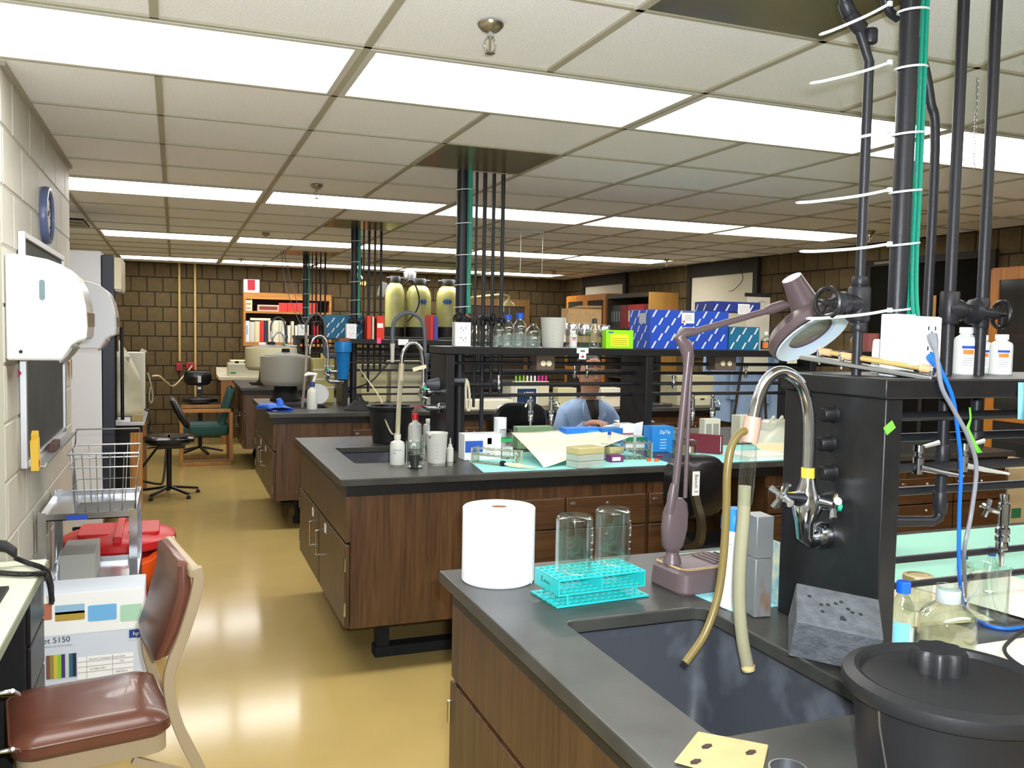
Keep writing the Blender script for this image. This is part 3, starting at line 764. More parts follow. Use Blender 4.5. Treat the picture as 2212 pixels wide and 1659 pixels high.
# ================================================================== FAR LEFT
FB = mat('fridge_white', (214, 216, 222), .4)
NAVY = mat('blue_black', (38, 44, 58), .4)
fy0, fy1 = 7.25, 7.82
t = thing('display_fridge', 'tall white glass-door refrigerator with black door and beige header', 'refrigerator', (-.9, fy0, 0))
MB().box((HOODW+.05, fy0, .04), (-.512, fy1, 2.115)).build('cabinet', FB, t, bevel=.006)
MB().box((HOODW+.1, fy0+.02, 0), (-.56, fy1-.02, .04)).build('plinth', BLACKM, t)
d = MB().box((-.508, fy0+.002, .10), (-.425, fy1-.002, 2.09)).build('door', NAVY, t, bevel=.006)
MB().box((-.4255, fy0+.07, .22), (-.421, fy1-.07, 1.80)).build('pane', mat('dark_pane', (14, 16, 18), .06), d)
MB().cyl((-.395, fy1-.09, .8), (-.395, fy1-.09, 1.55), .014, n=12).build('handle', BLACK, d)
MB().box((-.424, fy0+.01, 1.835), (-.372, fy1, 2.075)).build('header', mat('header_beige', (214, 206, 176), .4), t, bevel=.004)
MB().box((-.42, fy0+.05, 1.822), (-.378, fy1-.05, 1.835)).build('header_lens', mat('header_lens', (225, 235, 245), .2), t)
# steel-topped table with oak side
tx, ty0, ty1, tz = -.232, 7.88, 9.1, .765
t = thing('side_table', 'steel-topped table with oak side panel beside the refrigerator', 'table', (HOODW, ty0, 0))
MB().box((HOODW+.02, ty0, tz-.03), (tx, ty1, tz)).build('top', STEEL, t, bevel=.003)
MB().box((-.345, ty0+.015, 0), (tx-.02, ty0+.04, tz-.09)).build('side_panel', OAK, t)
MB().box((HOODW+.05, ty0+.03, tz-.09), (tx-.02, ty0+.05, tz-.03)).build('apron', BLACKM, t)
MB().box((-.9, ty0+.02, 0), (-.35, ty0+.03, tz-.09)).build('dark_end', BLACKM, t)
MB().box((-.345, ty1-.04, 0), (tx-.02, ty1-.015, tz-.03)).build('side_panel', OAK, t)
# draped instrument
DR = mat('clouded_plastic_sheet', (206, 200, 170), .3, noise=.3, nscale=5, alpha=.93)
t = thing('covered_instrument', 'instrument shrouded in a clouded plastic dust sheet on the table', 'instrument', (-.55, 8.3, tz))
def drape(u_, v_):
    # u around front/right, v height
    ztop = 1.47; z = tz+.03+(ztop-tz-.03)*v_
    w_ = .33*(1-.62*max(0, v_-.45)/.55)
    a = (u_-.5)*2
    x = -.60 + w_*(1 if u_ > .5 else 1)*min(1, max(-1, a*1.6)) + .012*math.sin(9*u_+7*v_)
    y = 8.05 + .30*(abs(a)**3) + .012*math.sin(14*u_) + .05*v_
    return (x, y, z)
MB().grid(drape, 28, 14).build('dust_sheet', DR, t, solid=.003)
MB().box((-.84, 8.14, tz), (-.36, 8.55, 1.30)).build('instrument_body', mat('instrument_grey', (150, 150, 142), .5), t, bevel=.01)
MB().box((-.50, 8.50, tz), (-.252, 8.75, 1.325)).build('white_housing', mat('housing_white', (216, 214, 198), .45), t, bevel=.008)
MB().cbox((-.262, 8.6, 1.335), .05, .05, .03, Matrix.Rotation(.5, 3, 'Y')).build('sheet_fold', DR, t)
# things on table front
tag(MB().box((-.335, 7.93, tz), (-.25, 8.02, tz+.055)).build('cork_pad', mat('cork', (178, 156, 104), .9, noise=.2, nscale=90), None, bevel=.003), 'tan cork block at the steel table corner', 'block')
tag(MB().box((-.46, 7.92, tz), (-.345, 8.0, tz+.03)).build('paper_pile', PAPER, None), 'flat pile of white papers on the steel table', 'papers')
# power cord from red socket to the instrument
WCORD = mat('beige_cord', (206, 188, 140), .5)
p = [PY(415, 790, 13.0), PY(400, 808, 12.4), PY(376, 833, 11.2), PY(360, 826, 10.2), PY(345, 813, 9.3), PY(330, 812, 8.75)]
tag(MB().tube(smoothpath(p, 8), .009, 6).build('looping_lead', WCORD), 'beige power cord looping from the red wall socket to the shrouded instrument', 'cord')
p = [PY(319, 805, 8.7), PY(326, 830, 8.65), PY(330, 855, 8.65), PY(327, 870, 8.62), PY(322, 862, 8.6), PY(325, 835, 8.6)]
tag(MB().tube(smoothpath(p, 8), .006, 6).build('grey_cord', mat('grey_cord', (150, 146, 130), .5)), 'grey cord looped down beside the shrouded instrument', 'cord')
p = [PY(312, 884, 8.2), PY(322, 890, 8.2), PY(325, 906, 8.15), PY(324, 922, 8.15), PY(328, 932, 8.1), PY(322, 934, 8.1), PY(320, 922, 8.1)]
tag(MB().tube(smoothpath(p, 8), .008, 6).build('mains_lead', RUBBER), 'black cord hanging off the steel table edge', 'cord')

# ================================================================== FAR WALL FITTINGS
for x, yb_, lab in ((388, 780, 'tan conduit on the block wall ending at the upright red socket'), (422, 870, 'tan conduit on the block wall beside the wide red socket')):
    p0, p1 = PY(x, 572, WF-.02), PY(x, yb_, WF-.02)
    tag(MB().cyl((p1.x, WF-.028, p1.z), (p1.x, WF-.028, CEIL), .016, n=10).build('wall_conduit', mat('conduit_tan', (196, 164, 104), .5)), lab, 'conduit')
RSOC = mat('red_socket', (168, 36, 46), .4)
for x0, x1, y0, y1, lab in ((381, 393, 784, 801, 'upright red socket box on the block wall'), (402, 421, 783, 797, 'wide red socket box with a plugged cord on the block wall')):
    a, b = PY(x0, y1, WF-.06), PY(x1, y0, WF-.06)
    t = thing('red_socket', lab, 'socket', ((a.x+b.x)/2, WF, a.z))
    MB().box((a.x, WF-.055, a.z), (b.x, WF-.007, b.z)).build('box', RSOC, t, bevel=.006)
    MB().box((a.x+.02, WF-.058, a.z+.02), (b.x-.02, WF-.055, b.z-.02)).build('cover_plate', mat('red_socket_dark', (130, 26, 34), .4), t)
# white counter with instrument
c0 = PZ(466, 812, .9)
t = thing('white_counter', 'white laminate counter with oak legs against the block wall', 'counter', (.55, 12.3, 0))
MB().box((.55, 12.25, .86), (1.6, WF-.01, .905)).build('top', mat('white_laminate', (222, 214, 190), .35), t, bevel=.004)
MB().box((.55, WF-.04, .905), (1.6, WF-.01, 1.0)).build('upstand', mat('white_laminate', (222, 214, 190), .35), t)
MB().box((.58, 12.28, .76), (1.55, 12.31, .86)).build('apron', OAK, t)
for x in (.58, 1.5): MB().box((x, 12.27, 0), (x+.07, 12.34, .86)).build('leg', OAK, t)
t = thing('bench_reader', 'cream box-shaped instrument on the white counter', 'instrument', (.75, 12.5, .905))
MB().box((.68, 12.32, .905), (1.22, 12.8, 1.08)).build('housing', mat('cream_housing', (198, 196, 172), .45), t, bevel=.01)
MB().box((.71, 12.34, 1.08), (1.2, 12.7, 1.12)).build('lid', CREAM, t, bevel=.006)
for x in (.76, .88, .99): MB().box((x, 12.337, 1.085), (x+.05, 12.341, 1.113)).build('lid_slot', PRINT_K, t)
MB().box((.70, 12.316, .945), (.77, 12.32, .965)).build('green_badge', mat('badge_green', (20, 140, 80), .5), t)

# bookshelf ----------------------------------------------------------------------------------------
BYF = 12.78
def bp_(x, y): p = PY(x, y, BYF); return p.x, p.z
sx0, sz1 = bp_(526, 631); sx1, _ = bp_(716, 640); _, sz0 = bp_(526, 747); _, szm = bp_(600, 673)
OAKB = wood('bookshelf_oak', (186, 128, 58), (140, 90, 38), 6, 0)
t = thing('bookshelf', 'oak two-tier bookshelf hung on the brown block wall', 'bookshelf', (sx0, BYF, sz0))
for a, b in (((sx0, sz0), (sx0+.03, sz1)), ((sx1-.03, sz0), (sx1, sz1))): MB().box((a[0], BYF, a[1]), (b[0], WF-.012, b[1])).build('side', OAKB, t)
MB().box((sx0+.03, BYF, sz1-.09), (sx1-.03, BYF+.02, sz1)).build('top_rail', OAKB, t)
MB().box((sx0+.03, BYF+.02, sz1-.03), (sx1-.03, WF-.012, sz1)).build('top', OAKB, t)
MB().box((sx0+.03, BYF, szm-.03), (sx1-.03, WF-.012, szm)).build('shelf', OAKB, t)
MB().box((sx0+.03, BYF, sz0), (sx1-.03, WF-.012, sz0+.055)).build('bottom', OAKB, t)
MB().box((sx0+.03, WF-.016, sz0+.055), (sx1-.03, WF-.012, sz1-.03)).build('back', mat('shelf_back', (60, 50, 38), .9), t)
def book(x0, x1, z0, z1, rgb, label, y0=BYF+.02, d=.2, name='book', group=None, tilt=0, cat='book'):
    t = thing(name, label, cat, ((x0+x1)/2, y0, z0), group)
    mm = mat('cover_%d_%d_%d' % rgb, rgb, .6)
    th = min(.006, (x1-x0)*.2, (z1-z0)*.2)
    up = (z1-z0) > (x1-x0)
    if up:
        MB().box((x0, y0, z0), (x1, y0+.006, z1)).build('spine', mm, t, bevel=.002)
        MB().box((x0, y0+.006, z0), (x0+th, y0+d, z1)).build('cover', mm, t); MB().box((x1-th, y0+.006, z0), (x1, y0+d, z1)).build('cover', mm, t)
        MB().box((x0+th, y0+.006, z0+.004), (x1-th, y0+d-.004, z1-.004)).build('pages', PAPER, t)
    else:
        MB().box((x0, y0, z0), (x1, y0+.006, z1)).build('spine', mm, t, bevel=.002)
        MB().box((x0, y0+.006, z0), (x1, y0+d, z0+th)).build('cover', mm, t); MB().box((x0, y0+.006, z1-th), (x1, y0+d, z1)).build('cover', mm, t)
        MB().box((x0+.004, y0+.006, z0+th), (x1-.004, y0+d-.004, z1-th)).build('pages', PAPER, t)
    if tilt: t.rotation_euler = (0, tilt, 0)
    return t
zb_ = sz0+.055
specs = [(529, 540, 693, (214, 224, 232), 'white thick manual with blue spine lettering at the bookshelf end'), (540, 551, 695, (196, 192, 176), 'grey-white catalogue beside the lettered manual'), (551, 562, 694, (206, 196, 156), 'cream paperback next to the red book'),
         (562, 571, 693, (196, 44, 40), 'red hardback among pale catalogues on the bookshelf'), (571, 580, 694, (44, 46, 62), 'dark navy book next to the red hardback'), (580, 590, 693, (204, 198, 172), 'cream catalogue just past the navy book'),
         (590, 603, 692, (214, 208, 184), 'wide cream catalogue past the flat-topped row'), (603, 610, 692, (196, 190, 168), 'thin cream catalogue beside the wide cream one'), (610, 618, 694, (208, 204, 186), 'pale catalogue with dark label near row middle'),
         (622, 629, 703, (216, 212, 196), 'short leaning white booklet on the bookshelf'), (630, 636, 694, (206, 200, 178), 'tall thin pale booklet leaning on the shelf'), (638, 646, 703, (220, 218, 206), 'short white folder beside the white socket box'), (660, 668, 702, (214, 208, 186), 'short pale folder between the pipes'), (679, 689, 694, (176, 36, 40), 'crimson book near the oak shelf end')]
for x0, x1, yt, rgb, lab in specs:
    a, zt_ = bp_(x0, yt); b, _ = bp_(x1, yt)
    bk_ = book(a, b-.004, zb_, zt_, rgb, lab)
    if x0 == 529: text('VISION', .04, ((a+b)/2, BYF+.0185, (zb_+zt_)/2+.02), (0, 0, 1), (-1, 0, 0), PRINT_B, bk_, 'spine_lettering', 'CENTER')
a, zt_ = bp_(541, 687); b, z2 = bp_(585, 693); book(a, b, z2+.002, z2+.035, (212, 206, 178), 'flat cream book lying across the upright catalogues', name='flat_book')
a, zt_ = bp_(531, 644); b, _ = bp_(545, 644)
t = thing('card_box', 'small cream card box on the upper bookshelf', 'box', (a, BYF, szm))
MB().box((a, BYF+.02, szm), (b, BYF+.14, zt_)).build('carton', mat('card_cream', (216, 206, 170), .7), t)
for i in range(3): MB().box((a+.01, BYF+.0185, szm+.03+.06*i), (b-.02, BYF+.02, szm+.045+.06*i)).build('label_line', PRINT_R if i == 1 else PRINT_G, t)
a, zt_ = bp_(557, 658); b, _ = bp_(603, 658); bk_ = book(a, b, szm, zt_, (196, 176, 140), 'flat tan book with dark title on the upper shelf', name='flat_book')
MB().box((a+.02, BYF+.0185, szm+.02), (b-.02, BYF+.02, zt_-.02)).build('title_patch', mat('maroon_print', (120, 50, 54), .7), bk_)
for i, (x0, x1) in enumerate(((603, 622), (622, 642), (642, 662), (662, 687))):
    a, zt_ = bp_(x0, 654); b, _ = bp_(x1, 654)
    tag(MB().box((a, BYF+.02, szm), (b-.004, BYF+.2, zt_)).build('red_binder', mat('binder_red', (206, 52, 46), .5), None, bevel=.003), 'red binder lying in the red row on the upper bookshelf', 'binder', 'red binders on the upper bookshelf')
a, z0_ = bp_(527, 628); b, z1_ = bp_(561, 604)
t = thing('product_box', 'white and red product box on top of the bookshelf', 'box', (a, BYF, sz1))
MB().box((a, BYF+.03, sz1), (b, BYF+.2, z1_)).build('carton', WHITE, t)
MB().box((a+.05, BYF+.0285, sz1+.03), (b-.06, BYF+.03, z1_-.005)).build('red_panel', mat('box_red', (180, 24, 44), .5), t)
a, z0_ = bp_(559, 741); tag(MB().box((a, BYF-.002, sz0+.02), (a+.09, BYF, sz0+.05)).build('shelf_label', PAPER), 'small paper label on the bottom bookshelf rail', 'label')

# DI tanks -----------------------------------------------------------------------------------------
TANK = mat('fibreglass_tank', (178, 176, 110), .3, noise=.08, nscale=6, coat=.2)
for xa_, xb_, yt, lab in ((832, 873, 605, 'slim yellow-green water tank with white tag'), (877, 930, 610, 'middle yellow-green water tank with blue diamonds'), (943, 990, 612, 'yellow-green water tank half behind the second riser')):
    pa, pb = PY(xa_, 680, 12.2), PY(xb_, 680, 12.2); zt_ = PY(xa_, yt, 12.2).z; zb2 = PY(xa_, 706, 12.2).z
    c = Vector(((pa.x+pb.x)/2, 12.2, 0)); r = (pb.x-pa.x)/2
    t = thing('water_tank', lab, 'tank', c, 'deionised water tanks')
    MB().lathe([(0, .75), (r, .75), (r, zt_-.22), (r*.94, zt_-.14), (r*.75, zt_-.07), (r*.45, zt_-.03), (r*.42, zt_)], c, 32).build('vessel', TANK, t)
    MB().lathe([(0, .02), (r*1.03, .02), (r*1.03, zb2), (r, zb2)], c, 32).build('foot', BLACK, t)
    MB().lathe([(0, zt_+.06), (r*.55, zt_+.06), (r*.62, zt_+.03), (r*.62, zt_-.02), (r*.45, zt_-.03)], c, 24).build('head', BLACK, t)
    MB().cyl((c.x-r*.9, c.y, zt_+.03), (c.x+r*.9, c.y, zt_+.03), .018, n=8).build('port', PIPE, t)
    if xa_ == 832:
        p = PY(826, 615, 12.0); MB().cbox((p.x, 12.0, p.z-.06), .1, .006, .2, Matrix.Rotation(.25, 3, 'Y')).build('tag', WHITE, t)
    if xa_ > 870:
        for i in range(3 if xa_ > 940 else 2):
            a = -2.1+i*.22 + (0 if xa_ > 940 else .55); z = PY(xa_, 652, 12.2).z
            ct = c+Vector((r*1.005*math.cos(a), r*1.005*math.sin(a), z)); tn = Vector((-math.sin(a), math.cos(a), 0)); nn = Vector((math.cos(a), math.sin(a), 0))
            MB().add([ct+tn*.035, ct+Vector((0,0,.045)), ct-tn*.035, ct-Vector((0,0,.045))] + [q+nn*.003 for q in (ct+tn*.035, ct+Vector((0,0,.045)), ct-tn*.035, ct-Vector((0,0,.045)))], [(4,5,6,7),(0,1,5,4),(1,2,6,5),(2,3,7,6),(3,0,4,7)]).build('blue_diamond', mat('diamond_blue', (60, 100, 160), .5), t)
tag(MB().tube(smoothpath([PY(870, 618, 12.1), PY(890, 606, 12.0), PY(905, 640, 12.0), PY(900, 670, 12.0), PY(880, 695, 12.0)], 8), .012, 6).build('black_hose', RUBBER), 'black hose arching across the middle water tank', 'hose')
t = thing('clamp_lamp', 'steel collar fitting on the pipe above the water tanks', 'fitting', PY(885, 595, 12.3))
p = PY(885, 600, 12.3); MB().lathe([(0, 0), (.09, 0), (.095, .03), (.095, .1), (.06, .12), (0, .12)], (p.x, p.y, p.z-.03), 20).build('collar', STEEL, t)
MB().cyl((p.x, p.y, p.z+.09), (p.x, p.y, CEIL), .012, n=8).build('drop_rod', STEEL, t)
# safety shower
p = PY(1098, 655, 11.5)
t = thing('safety_shower', 'pale yellow emergency shower head on a bent pipe', 'shower', p)
SH = mat('shower_yellow', (226, 216, 150), .4)
MB().lathe([(.0, .06), (.025, .06), (.03, .03), (.08, .0), (.1, -.04), (.095, -.045), (0, -.04)], p, 24).build('rose', SH, t)
MB().tube(smoothpath([p+Vector((0, 0, .05)), p+Vector((0, 0, .1)), p+Vector((-.08, .1, .12)), p+Vector((-.1, .9, .12)), p+Vector((-.1, 1.5, .12))], 6), .016, 8).build('arm', SH, t)
MB().cyl(p+Vector((-.07, 0, -.12)), p+Vector((-.07, 0, .08)), .012, n=8).build('pull_weight', SH, t)
MB().cyl(p+Vector((.02, 0, -.3)), p+Vector((.02, 0, .0)), .003, n=6).build('pull_rod', STEEL, t)
# ceiling vents, sprinklers, hanging bits ---------------------------------------------------------
def vent(x0, y0, x1, y1, lab, n=5):
    t = thing('ceiling_vent', lab, 'vent', (x0, y0, CEIL))
    MB().box((x0, y0, CEIL-.012), (x1, y1, CEIL+.002)).build('backing', mat('vent_dark', (70, 64, 50), .8), t)
    for i in range(n):
        y = y0+(y1-y0)*(i+.5)/n; MB().bar((x0+.02, y, CEIL-.012), (x1-.02, y, CEIL-.012), (y1-y0)/n*.55, .008).build('slat', GRIDM, t)
    for a, b in (((x0, y0), (x1, y0+.02)), ((x0, y1-.02), (x1, y1)), ((x0, y0+.02), (x0+.02, y1-.02)), ((x1-.02, y0+.02), (x1, y1-.02))): MB().box((*a, CEIL-.018), (*b, CEIL-.004)).build('frame', GRIDM, t)
vent(-1.25, 8.1, -.70, 8.68, 'slatted ceiling vent above the white refrigerator', 3)
a = PZ(1080, 582, CEIL); vent(GX+5*U, GY+13*U, GX+7*U, GY+14*U, 'long slatted ceiling vent before the last lamp row', 4)
SPR = mat('sprinkler_metal', (160, 150, 128), .3, metal=.9)
spr0 = None
for x, y, lab in ((1060, 52, 'chrome sprinkler head near the dark riser plate'), (684, 400, 'sprinkler head before the lamp row behind the second riser'), (574, 504, 'sprinkler head before the lamp row by the third riser'), (521, 559, 'small sprinkler head above the bookshelf end of the aisle'), (1440, 560, 'sprinkler head at the wall end of the third lamp row'), (1880, 500, 'sprinkler head between pipes, near the dark cabinet'), (1197, 586, 'sprinkler head at the end of the last lamp row')):
    p = PZ(x, y, CEIL-.003)
    if spr0 is None:
        t = spr0 = thing('sprinkler_head', lab, 'sprinkler', p, 'ceiling sprinklers')
        MB().lathe([(0, 0), (.038, 0), (.036, -.008), (.024, -.02), (.012, -.024), (0, -.024)], p, 24).build('escutcheon', SPR, t)
        MB().lathe([(0, -.024), (.010, -.024), (.010, -.036), (.006, -.04), (0, -.04)], p, 12).build('body', CHROME, t)
        for s in (-1, 1): MB().tube(smoothpath([p+Vector((s*.008, 0, -.036)), p+Vector((s*.016, 0, -.05)), p+Vector((s*.015, 0, -.066)), p+Vector((s*.004, 0, -.08))], 4), .0022, 6).build('yoke_arm', CHROME, t)
        MB().lathe([(0, -.078), (.014, -.079), (.014, -.082), (0, -.083)], p, 16).build('deflector', SPR, t)
        MB().cyl(p+Vector((0, 0, -.04)), p+Vector((0, 0, -.078)), .003, n=8).build('bulb', SPR, t)
    else: dup(spr0, p-spr0.location, lab)

# stool -------------------------------------------------------------------------------------------
SV = mat('black_vinyl', (22, 22, 24), .25, coat=.2)
c = Vector((-.05, 8.63, 0))
t = thing('lab_stool', 'black swivel lab stool with footrest ring beside the steel table', 'stool', c)
sz = .53
MB().loft([[(c.x+x, c.y+y, sz+dz) for x, y in rrect(0, 0, .44+e, .42+e, .13, 6)] for dz, e in ((-.045, -.04), (-.02, 0), (.01, 0), (.028, -.05), (.022, -.2))]).build('seat', SV, t)
MB().cyl((c.x, c.y, .06), (c.x, c.y, sz-.08), .024, n=12).build('column', BLACK, t)
MB().box((c.x-.1, c.y-.06, sz-.09), (c.x+.14, c.y+.06, sz-.045)).build('mechanism', BLACK, t, bevel=.008)
for i in range(5):
    a = 2*PI*i/5+.35; e = c+Vector((.27*math.cos(a), .27*math.sin(a), .025))
    MB().bar(c+Vector((0, 0, .085)), e+Vector((0, 0, .02)), .03, .022).build('leg', BLACK, t, bevel=.004)
    MB().lathe([(0, 0), (.018, 0), (.022, .01), (.012, .03), (0, .03)], (e.x, e.y, 0), 12).build('glide', RUBBER, t)
MB().tube(smoothpath([(c.x-.1, c.y, sz-.08), (c.x-.28, c.y-.06, .20), (c.x-.25, c.y-.08, .17), (c.x-.10, c.y-.10, .13), (c.x-.05, c.y-.08, .16), (c.x-.02, c.y-.02, sz-.08)], 6), .011, 8).build('footrest', BLACK, t)
MB().tube(smoothpath([(c.x+.1, c.y, sz-.06), (c.x+.2, c.y+.02, sz-.05), (c.x+.19, c.y+.03, sz+.05), (c.x+.15, c.y+.03, sz+.16)], 6), .012, 8).build('back_bar', CHROME, t)
loops = []
for z, xo, w_, th in ((sz+.10, .17, .25, .03), (sz+.13, .15, .31, .06), (sz+.25, .08, .33, .07), (sz+.36, .03, .32, .06), (sz+.385, .025, .26, .02)):
    loops.append([(c.x+xo+x, c.y+.03+y, z) for x, y in rrect(0, 0, th, w_, th*.45, 5)])
MB().loft(loops).build('backrest', SV, t)
MB().tube([(c.x-.1, c.y-.05, sz-.07), (c.x-.18, c.y-.08, sz-.075)], .007, 6).build('lever', BLACK, t)
# green armchair ------------------------------------------------------------------------------------
GRN = mat('green_upholstery', (36, 78, 74), .7, noise=.15, nscale=40)
CO = wood('chair_oak', (186, 128, 56), (150, 98, 40), 8, 2)
gx0, gx1, gy0, gy1 = .07, .60, 10.42, 10.98
t = thing('armchair', 'dark green upholstered armchair with oak sled frame', 'armchair', (.33, 10.7, 0))
for y in (gy0, gy1):
    for a, b in (((gx0, .62), (gx1, .62)), ((gx0, .02), (gx1, .02))): MB().box((a[0], y-.02, a[1]-.02), (b[0], y+.02, b[1]+.02)).build('rail', CO, t, bevel=.004)
    for x in (gx0, gx1): MB().box((x-.02, y-.02, .04), (x+.02, y+.02, .60)).build('post', CO, t, bevel=.004)
MB().loft([[(x, y, z) for x, y in rrect((gx0+gx1)/2-.02, (gy0+gy1)/2, gx1-gx0+e, gy1-gy0-.06+e, .05)] for z, e in ((.33, -.03), (.36, 0), (.43, 0), (.455, -.05))]).build('seat', GRN, t)
loops = []
for z, xo in ((.44, 0), (.50, .01), (.80, .10), (.86, .115), (.875, .115)):
    w_ = .48 if z < .86 else .44
    loops.append([(gx1-.10+xo+x, (gy0+gy1)/2+y, z) for x, y in rrect(0, 0, .075 if z < .87 else .04, w_, .03)])
MB().loft(loops).build('backrest', GRN, t)
# black task chair behind
c = Vector((.27, 11.6, 0))
t = thing('task_chair', 'black task chair with labelled back by the block wall', 'chair', c)
MB().loft([[(c.x+x, c.y+y*.5+dy, .93+z) for x, z in rrect(0, 0, .33+e, .19+e, .08)] for dy, y, e in ((-.02, 0, -.03), (-.01, 0, 0), (.03, 0, 0), (.045, 0, -.04))]).build('backrest', SV, t)
MB().box((c.x+.0, c.y-.026, .87), (c.x+.04, c.y-.02, .955)).build('paper_label', PAPER, t)
MB().box((c.x-.01, c.y-.005, .62), (c.x+.05, c.y+.012, .88)).build('back_bar', BLACK, t)
MB().box((c.x+.0, c.y-.012, .785), (c.x+.04, c.y-.005, .815)).build('paper_label', PAPER, t)
MB().loft([[(c.x+.02+x, c.y-.2+y, z) for x, y in rrect(0, 0, .42+e, .4+e, .12)] for z, e in ((.62, -.05), (.65, 0), (.69, 0), (.705, -.06))]).build('seat', SV, t)
MB().cyl((c.x+.02, c.y-.2, .08), (c.x+.02, c.y-.2, .62), .025, n=10).build('column', BLACK, t)
for i in range(5):
    a = 2*PI*i/5; MB().bar((c.x+.02, c.y-.2, .09), (c.x+.02+.27*math.cos(a), c.y-.2+.27*math.sin(a), .03), .035, .02).build('leg', BLACK, t)
# ================================================================== SERVICE RISERS
GRNC = mat('green_cable', (22, 136, 112), .45, noise=.2, nscale=200)
TIE = mat('nylon_tie', (224, 234, 232), .4)
def axis_m(d):
    d = Vector(d).normalized(); u = d.orthogonal().normalized(); return Matrix((u, d.cross(u), d)).transposed()
def handwheel(c, d, r, parent, name='handwheel'):
    M = axis_m(d); c = Vector(c)
    mb = MB().tube([c+M @ Vector((r*math.cos(2*PI*i/20), r*math.sin(2*PI*i/20), 0)) for i in range(20)], r*.17, 7, closed=True)
    for i in range(5):
        a = 2*PI*i/5; mb.tube([c+M @ Vector((r*.15*math.cos(a), r*.15*math.sin(a), .0)), c+M @ Vector((r*.98*math.cos(a), r*.98*math.sin(a), 0))], r*.1, 6)
    mb.lathe([(0, .012), (r*.26, .010), (r*.28, -.012), (0, -.014)], c, 12, M)
    return mb.build(name, BLACK, parent)
def pipe(pts, r, parent, m_=PIPE, n=12, name='pipe', sm=0): 
    return MB().tube(smoothpath(pts, sm) if sm else pts, r, n).build(name, m_, parent)
def collar(c, d, r, L, parent, name='pipe_fitting'):
    M = axis_m(d); return MB().lathe([(0, -L/2), (r*.9, -L/2), (r, -L/2+.004), (r, L/2-.004), (r*.9, L/2), (0, L/2)], c, 14, M).build(name, PIPE, parent)
def valve(c, d, L, r, parent, wheel=None, wr=.03):
    """globe valve body along d starting at pipe centre c"""
    d = Vector(d).normalized(); c = Vector(c)
    M = axis_m(d)
    v = MB().lathe([(0, -.02), (r*1.3, -.02), (r*1.5, 0), (r*1.35, .02), (r*.9, .03), (r*.9, .04), (r*1.6, .046), (r*1.6, .062), (r*.8, .068), (r*.7, L-.012), (r*.3, L-.01), (r*.3, L), (0, L)], c, 14, M).build('valve_body', PIPE, parent)
    handwheel(c+d*L, d, wr, v)
    return v
def outlet_box(x0, x1, y0, y1, z0, z1, label, plugs=True):
    t = thing('outlet_box', label, 'outlet', (x0, y0, z0))
    MB().box((x0, y0, z0), (x1, y1, z1)).build('box', mat('outlet_box_paint', (206, 208, 206), .35), t, bevel=.003)
    n = 2; h = (z1-z0)
    pl = MB().box((x0+.002, y0-.004, z0+.002), (x1-.002, y0, z1-.002)).build('cover_plate', WHITE, t, bevel=.002)
    for i in range(n):
        zc = z0+h*(.32+.4*i); xc = (x0+x1)/2
        MB().prism(rrect(xc, zc, (x1-x0)*.62, h*.3, h*.06), lambda p: (p[0], y0-.0075, p[1]), lambda p: (p[0], y0-.003, p[1])).build('receptacle', WHITE, pl)
        for s in (-1, 1): MB().box((xc+s*(x1-x0)*.14-.0015, y0-.0082, zc), (xc+s*(x1-x0)*.14+.0015, y0-.0072, zc+h*.08)).build('slot', PRINT_K, pl)
        MB().cyl((xc, y0-.0082, zc-h*.05), (xc, y0-.0072, zc-h*.05), .003, n=8).build('slot', PRINT_K, pl)
    return t
# generic riser for benches 2-4
def riser(k, label):
    y = BY[k]+.80; x = 1.457
    t = thing('service_riser', label, 'pipes', (x, y, BZ), 'service risers')
    MB().cyl((x, y, BZ), (x, y, CEIL), .029, n=18).build('conduit', PIPE, t)
    for i, (dx, dy) in enumerate(((.038, -.012), (.046, .0), (.036, .010), (.044, -.022), (.034, -.026))):
        MB().tube(smoothpath([(x+dx, y+dy, CEIL), (x+dx+.004, y+dy, 2.1), (x+dx-.003, y+dy, 1.8), (x+dx, y+dy-.01, RZ+.18)], 5), .0065, 7).build('green_cable', GRNC, t)
    for z in (2.33, 2.15, 1.98, 1.82, 1.70):
        MB().tube([(x+.008+.047*math.cos(2*PI*i/16), y-.006+.042*math.sin(2*PI*i/16), z+.004*math.cos(2*PI*i/16)) for i in range(16)], .0022, 5, closed=True).build('cable_tie', TIE, t)
    for dx, r, zb in ((.083, .0075, 1.15), (.130, .0115, 1.02), (.182, .0100, BZ+.30), (.236, .0115, BZ+.30)):
        MB().cyl((x+dx, y, zb), (x+dx, y, CEIL), r, n=10).build('pipe', PIPE, t)
        collar((x+dx, y, RZ+.14), (0, 0, 1), r*1.7, .05, t)
    valve((x+.03, y-.02, RZ+.145), (-.75, -.66, 0), .085, .014, t, wr=.032)
    valve((x+.130, y, RZ+.155), (.4, -.9, 0), .075, .013, t, wr=.026)
    valve((x+.236, y, RZ+.14), (-.3, -.95, 0), .075, .013, t, wr=.026)
    return t
riser(2, 'black pipes and green cable bundle rising from the second bench to the ceiling')
riser(3, 'black pipes and green cables rising behind the blue filter housing')
riser(4, 'black pipes and green cable rising before the bookshelf')
for k, lab in ((2, 'grey outlet box on the rack beside the row of glass bottles'), (3, 'white outlet box above the blue filter housing'), (4, 'white outlet box above the pale drum')):
    y = BY[k]+.655
    p = PY({2: 1000, 3: 759, 4: 652}[k], 720, y)
    outlet_box(p.x-.045, p.x+.045, y, y+.05, RZ, RZ+.13, lab)

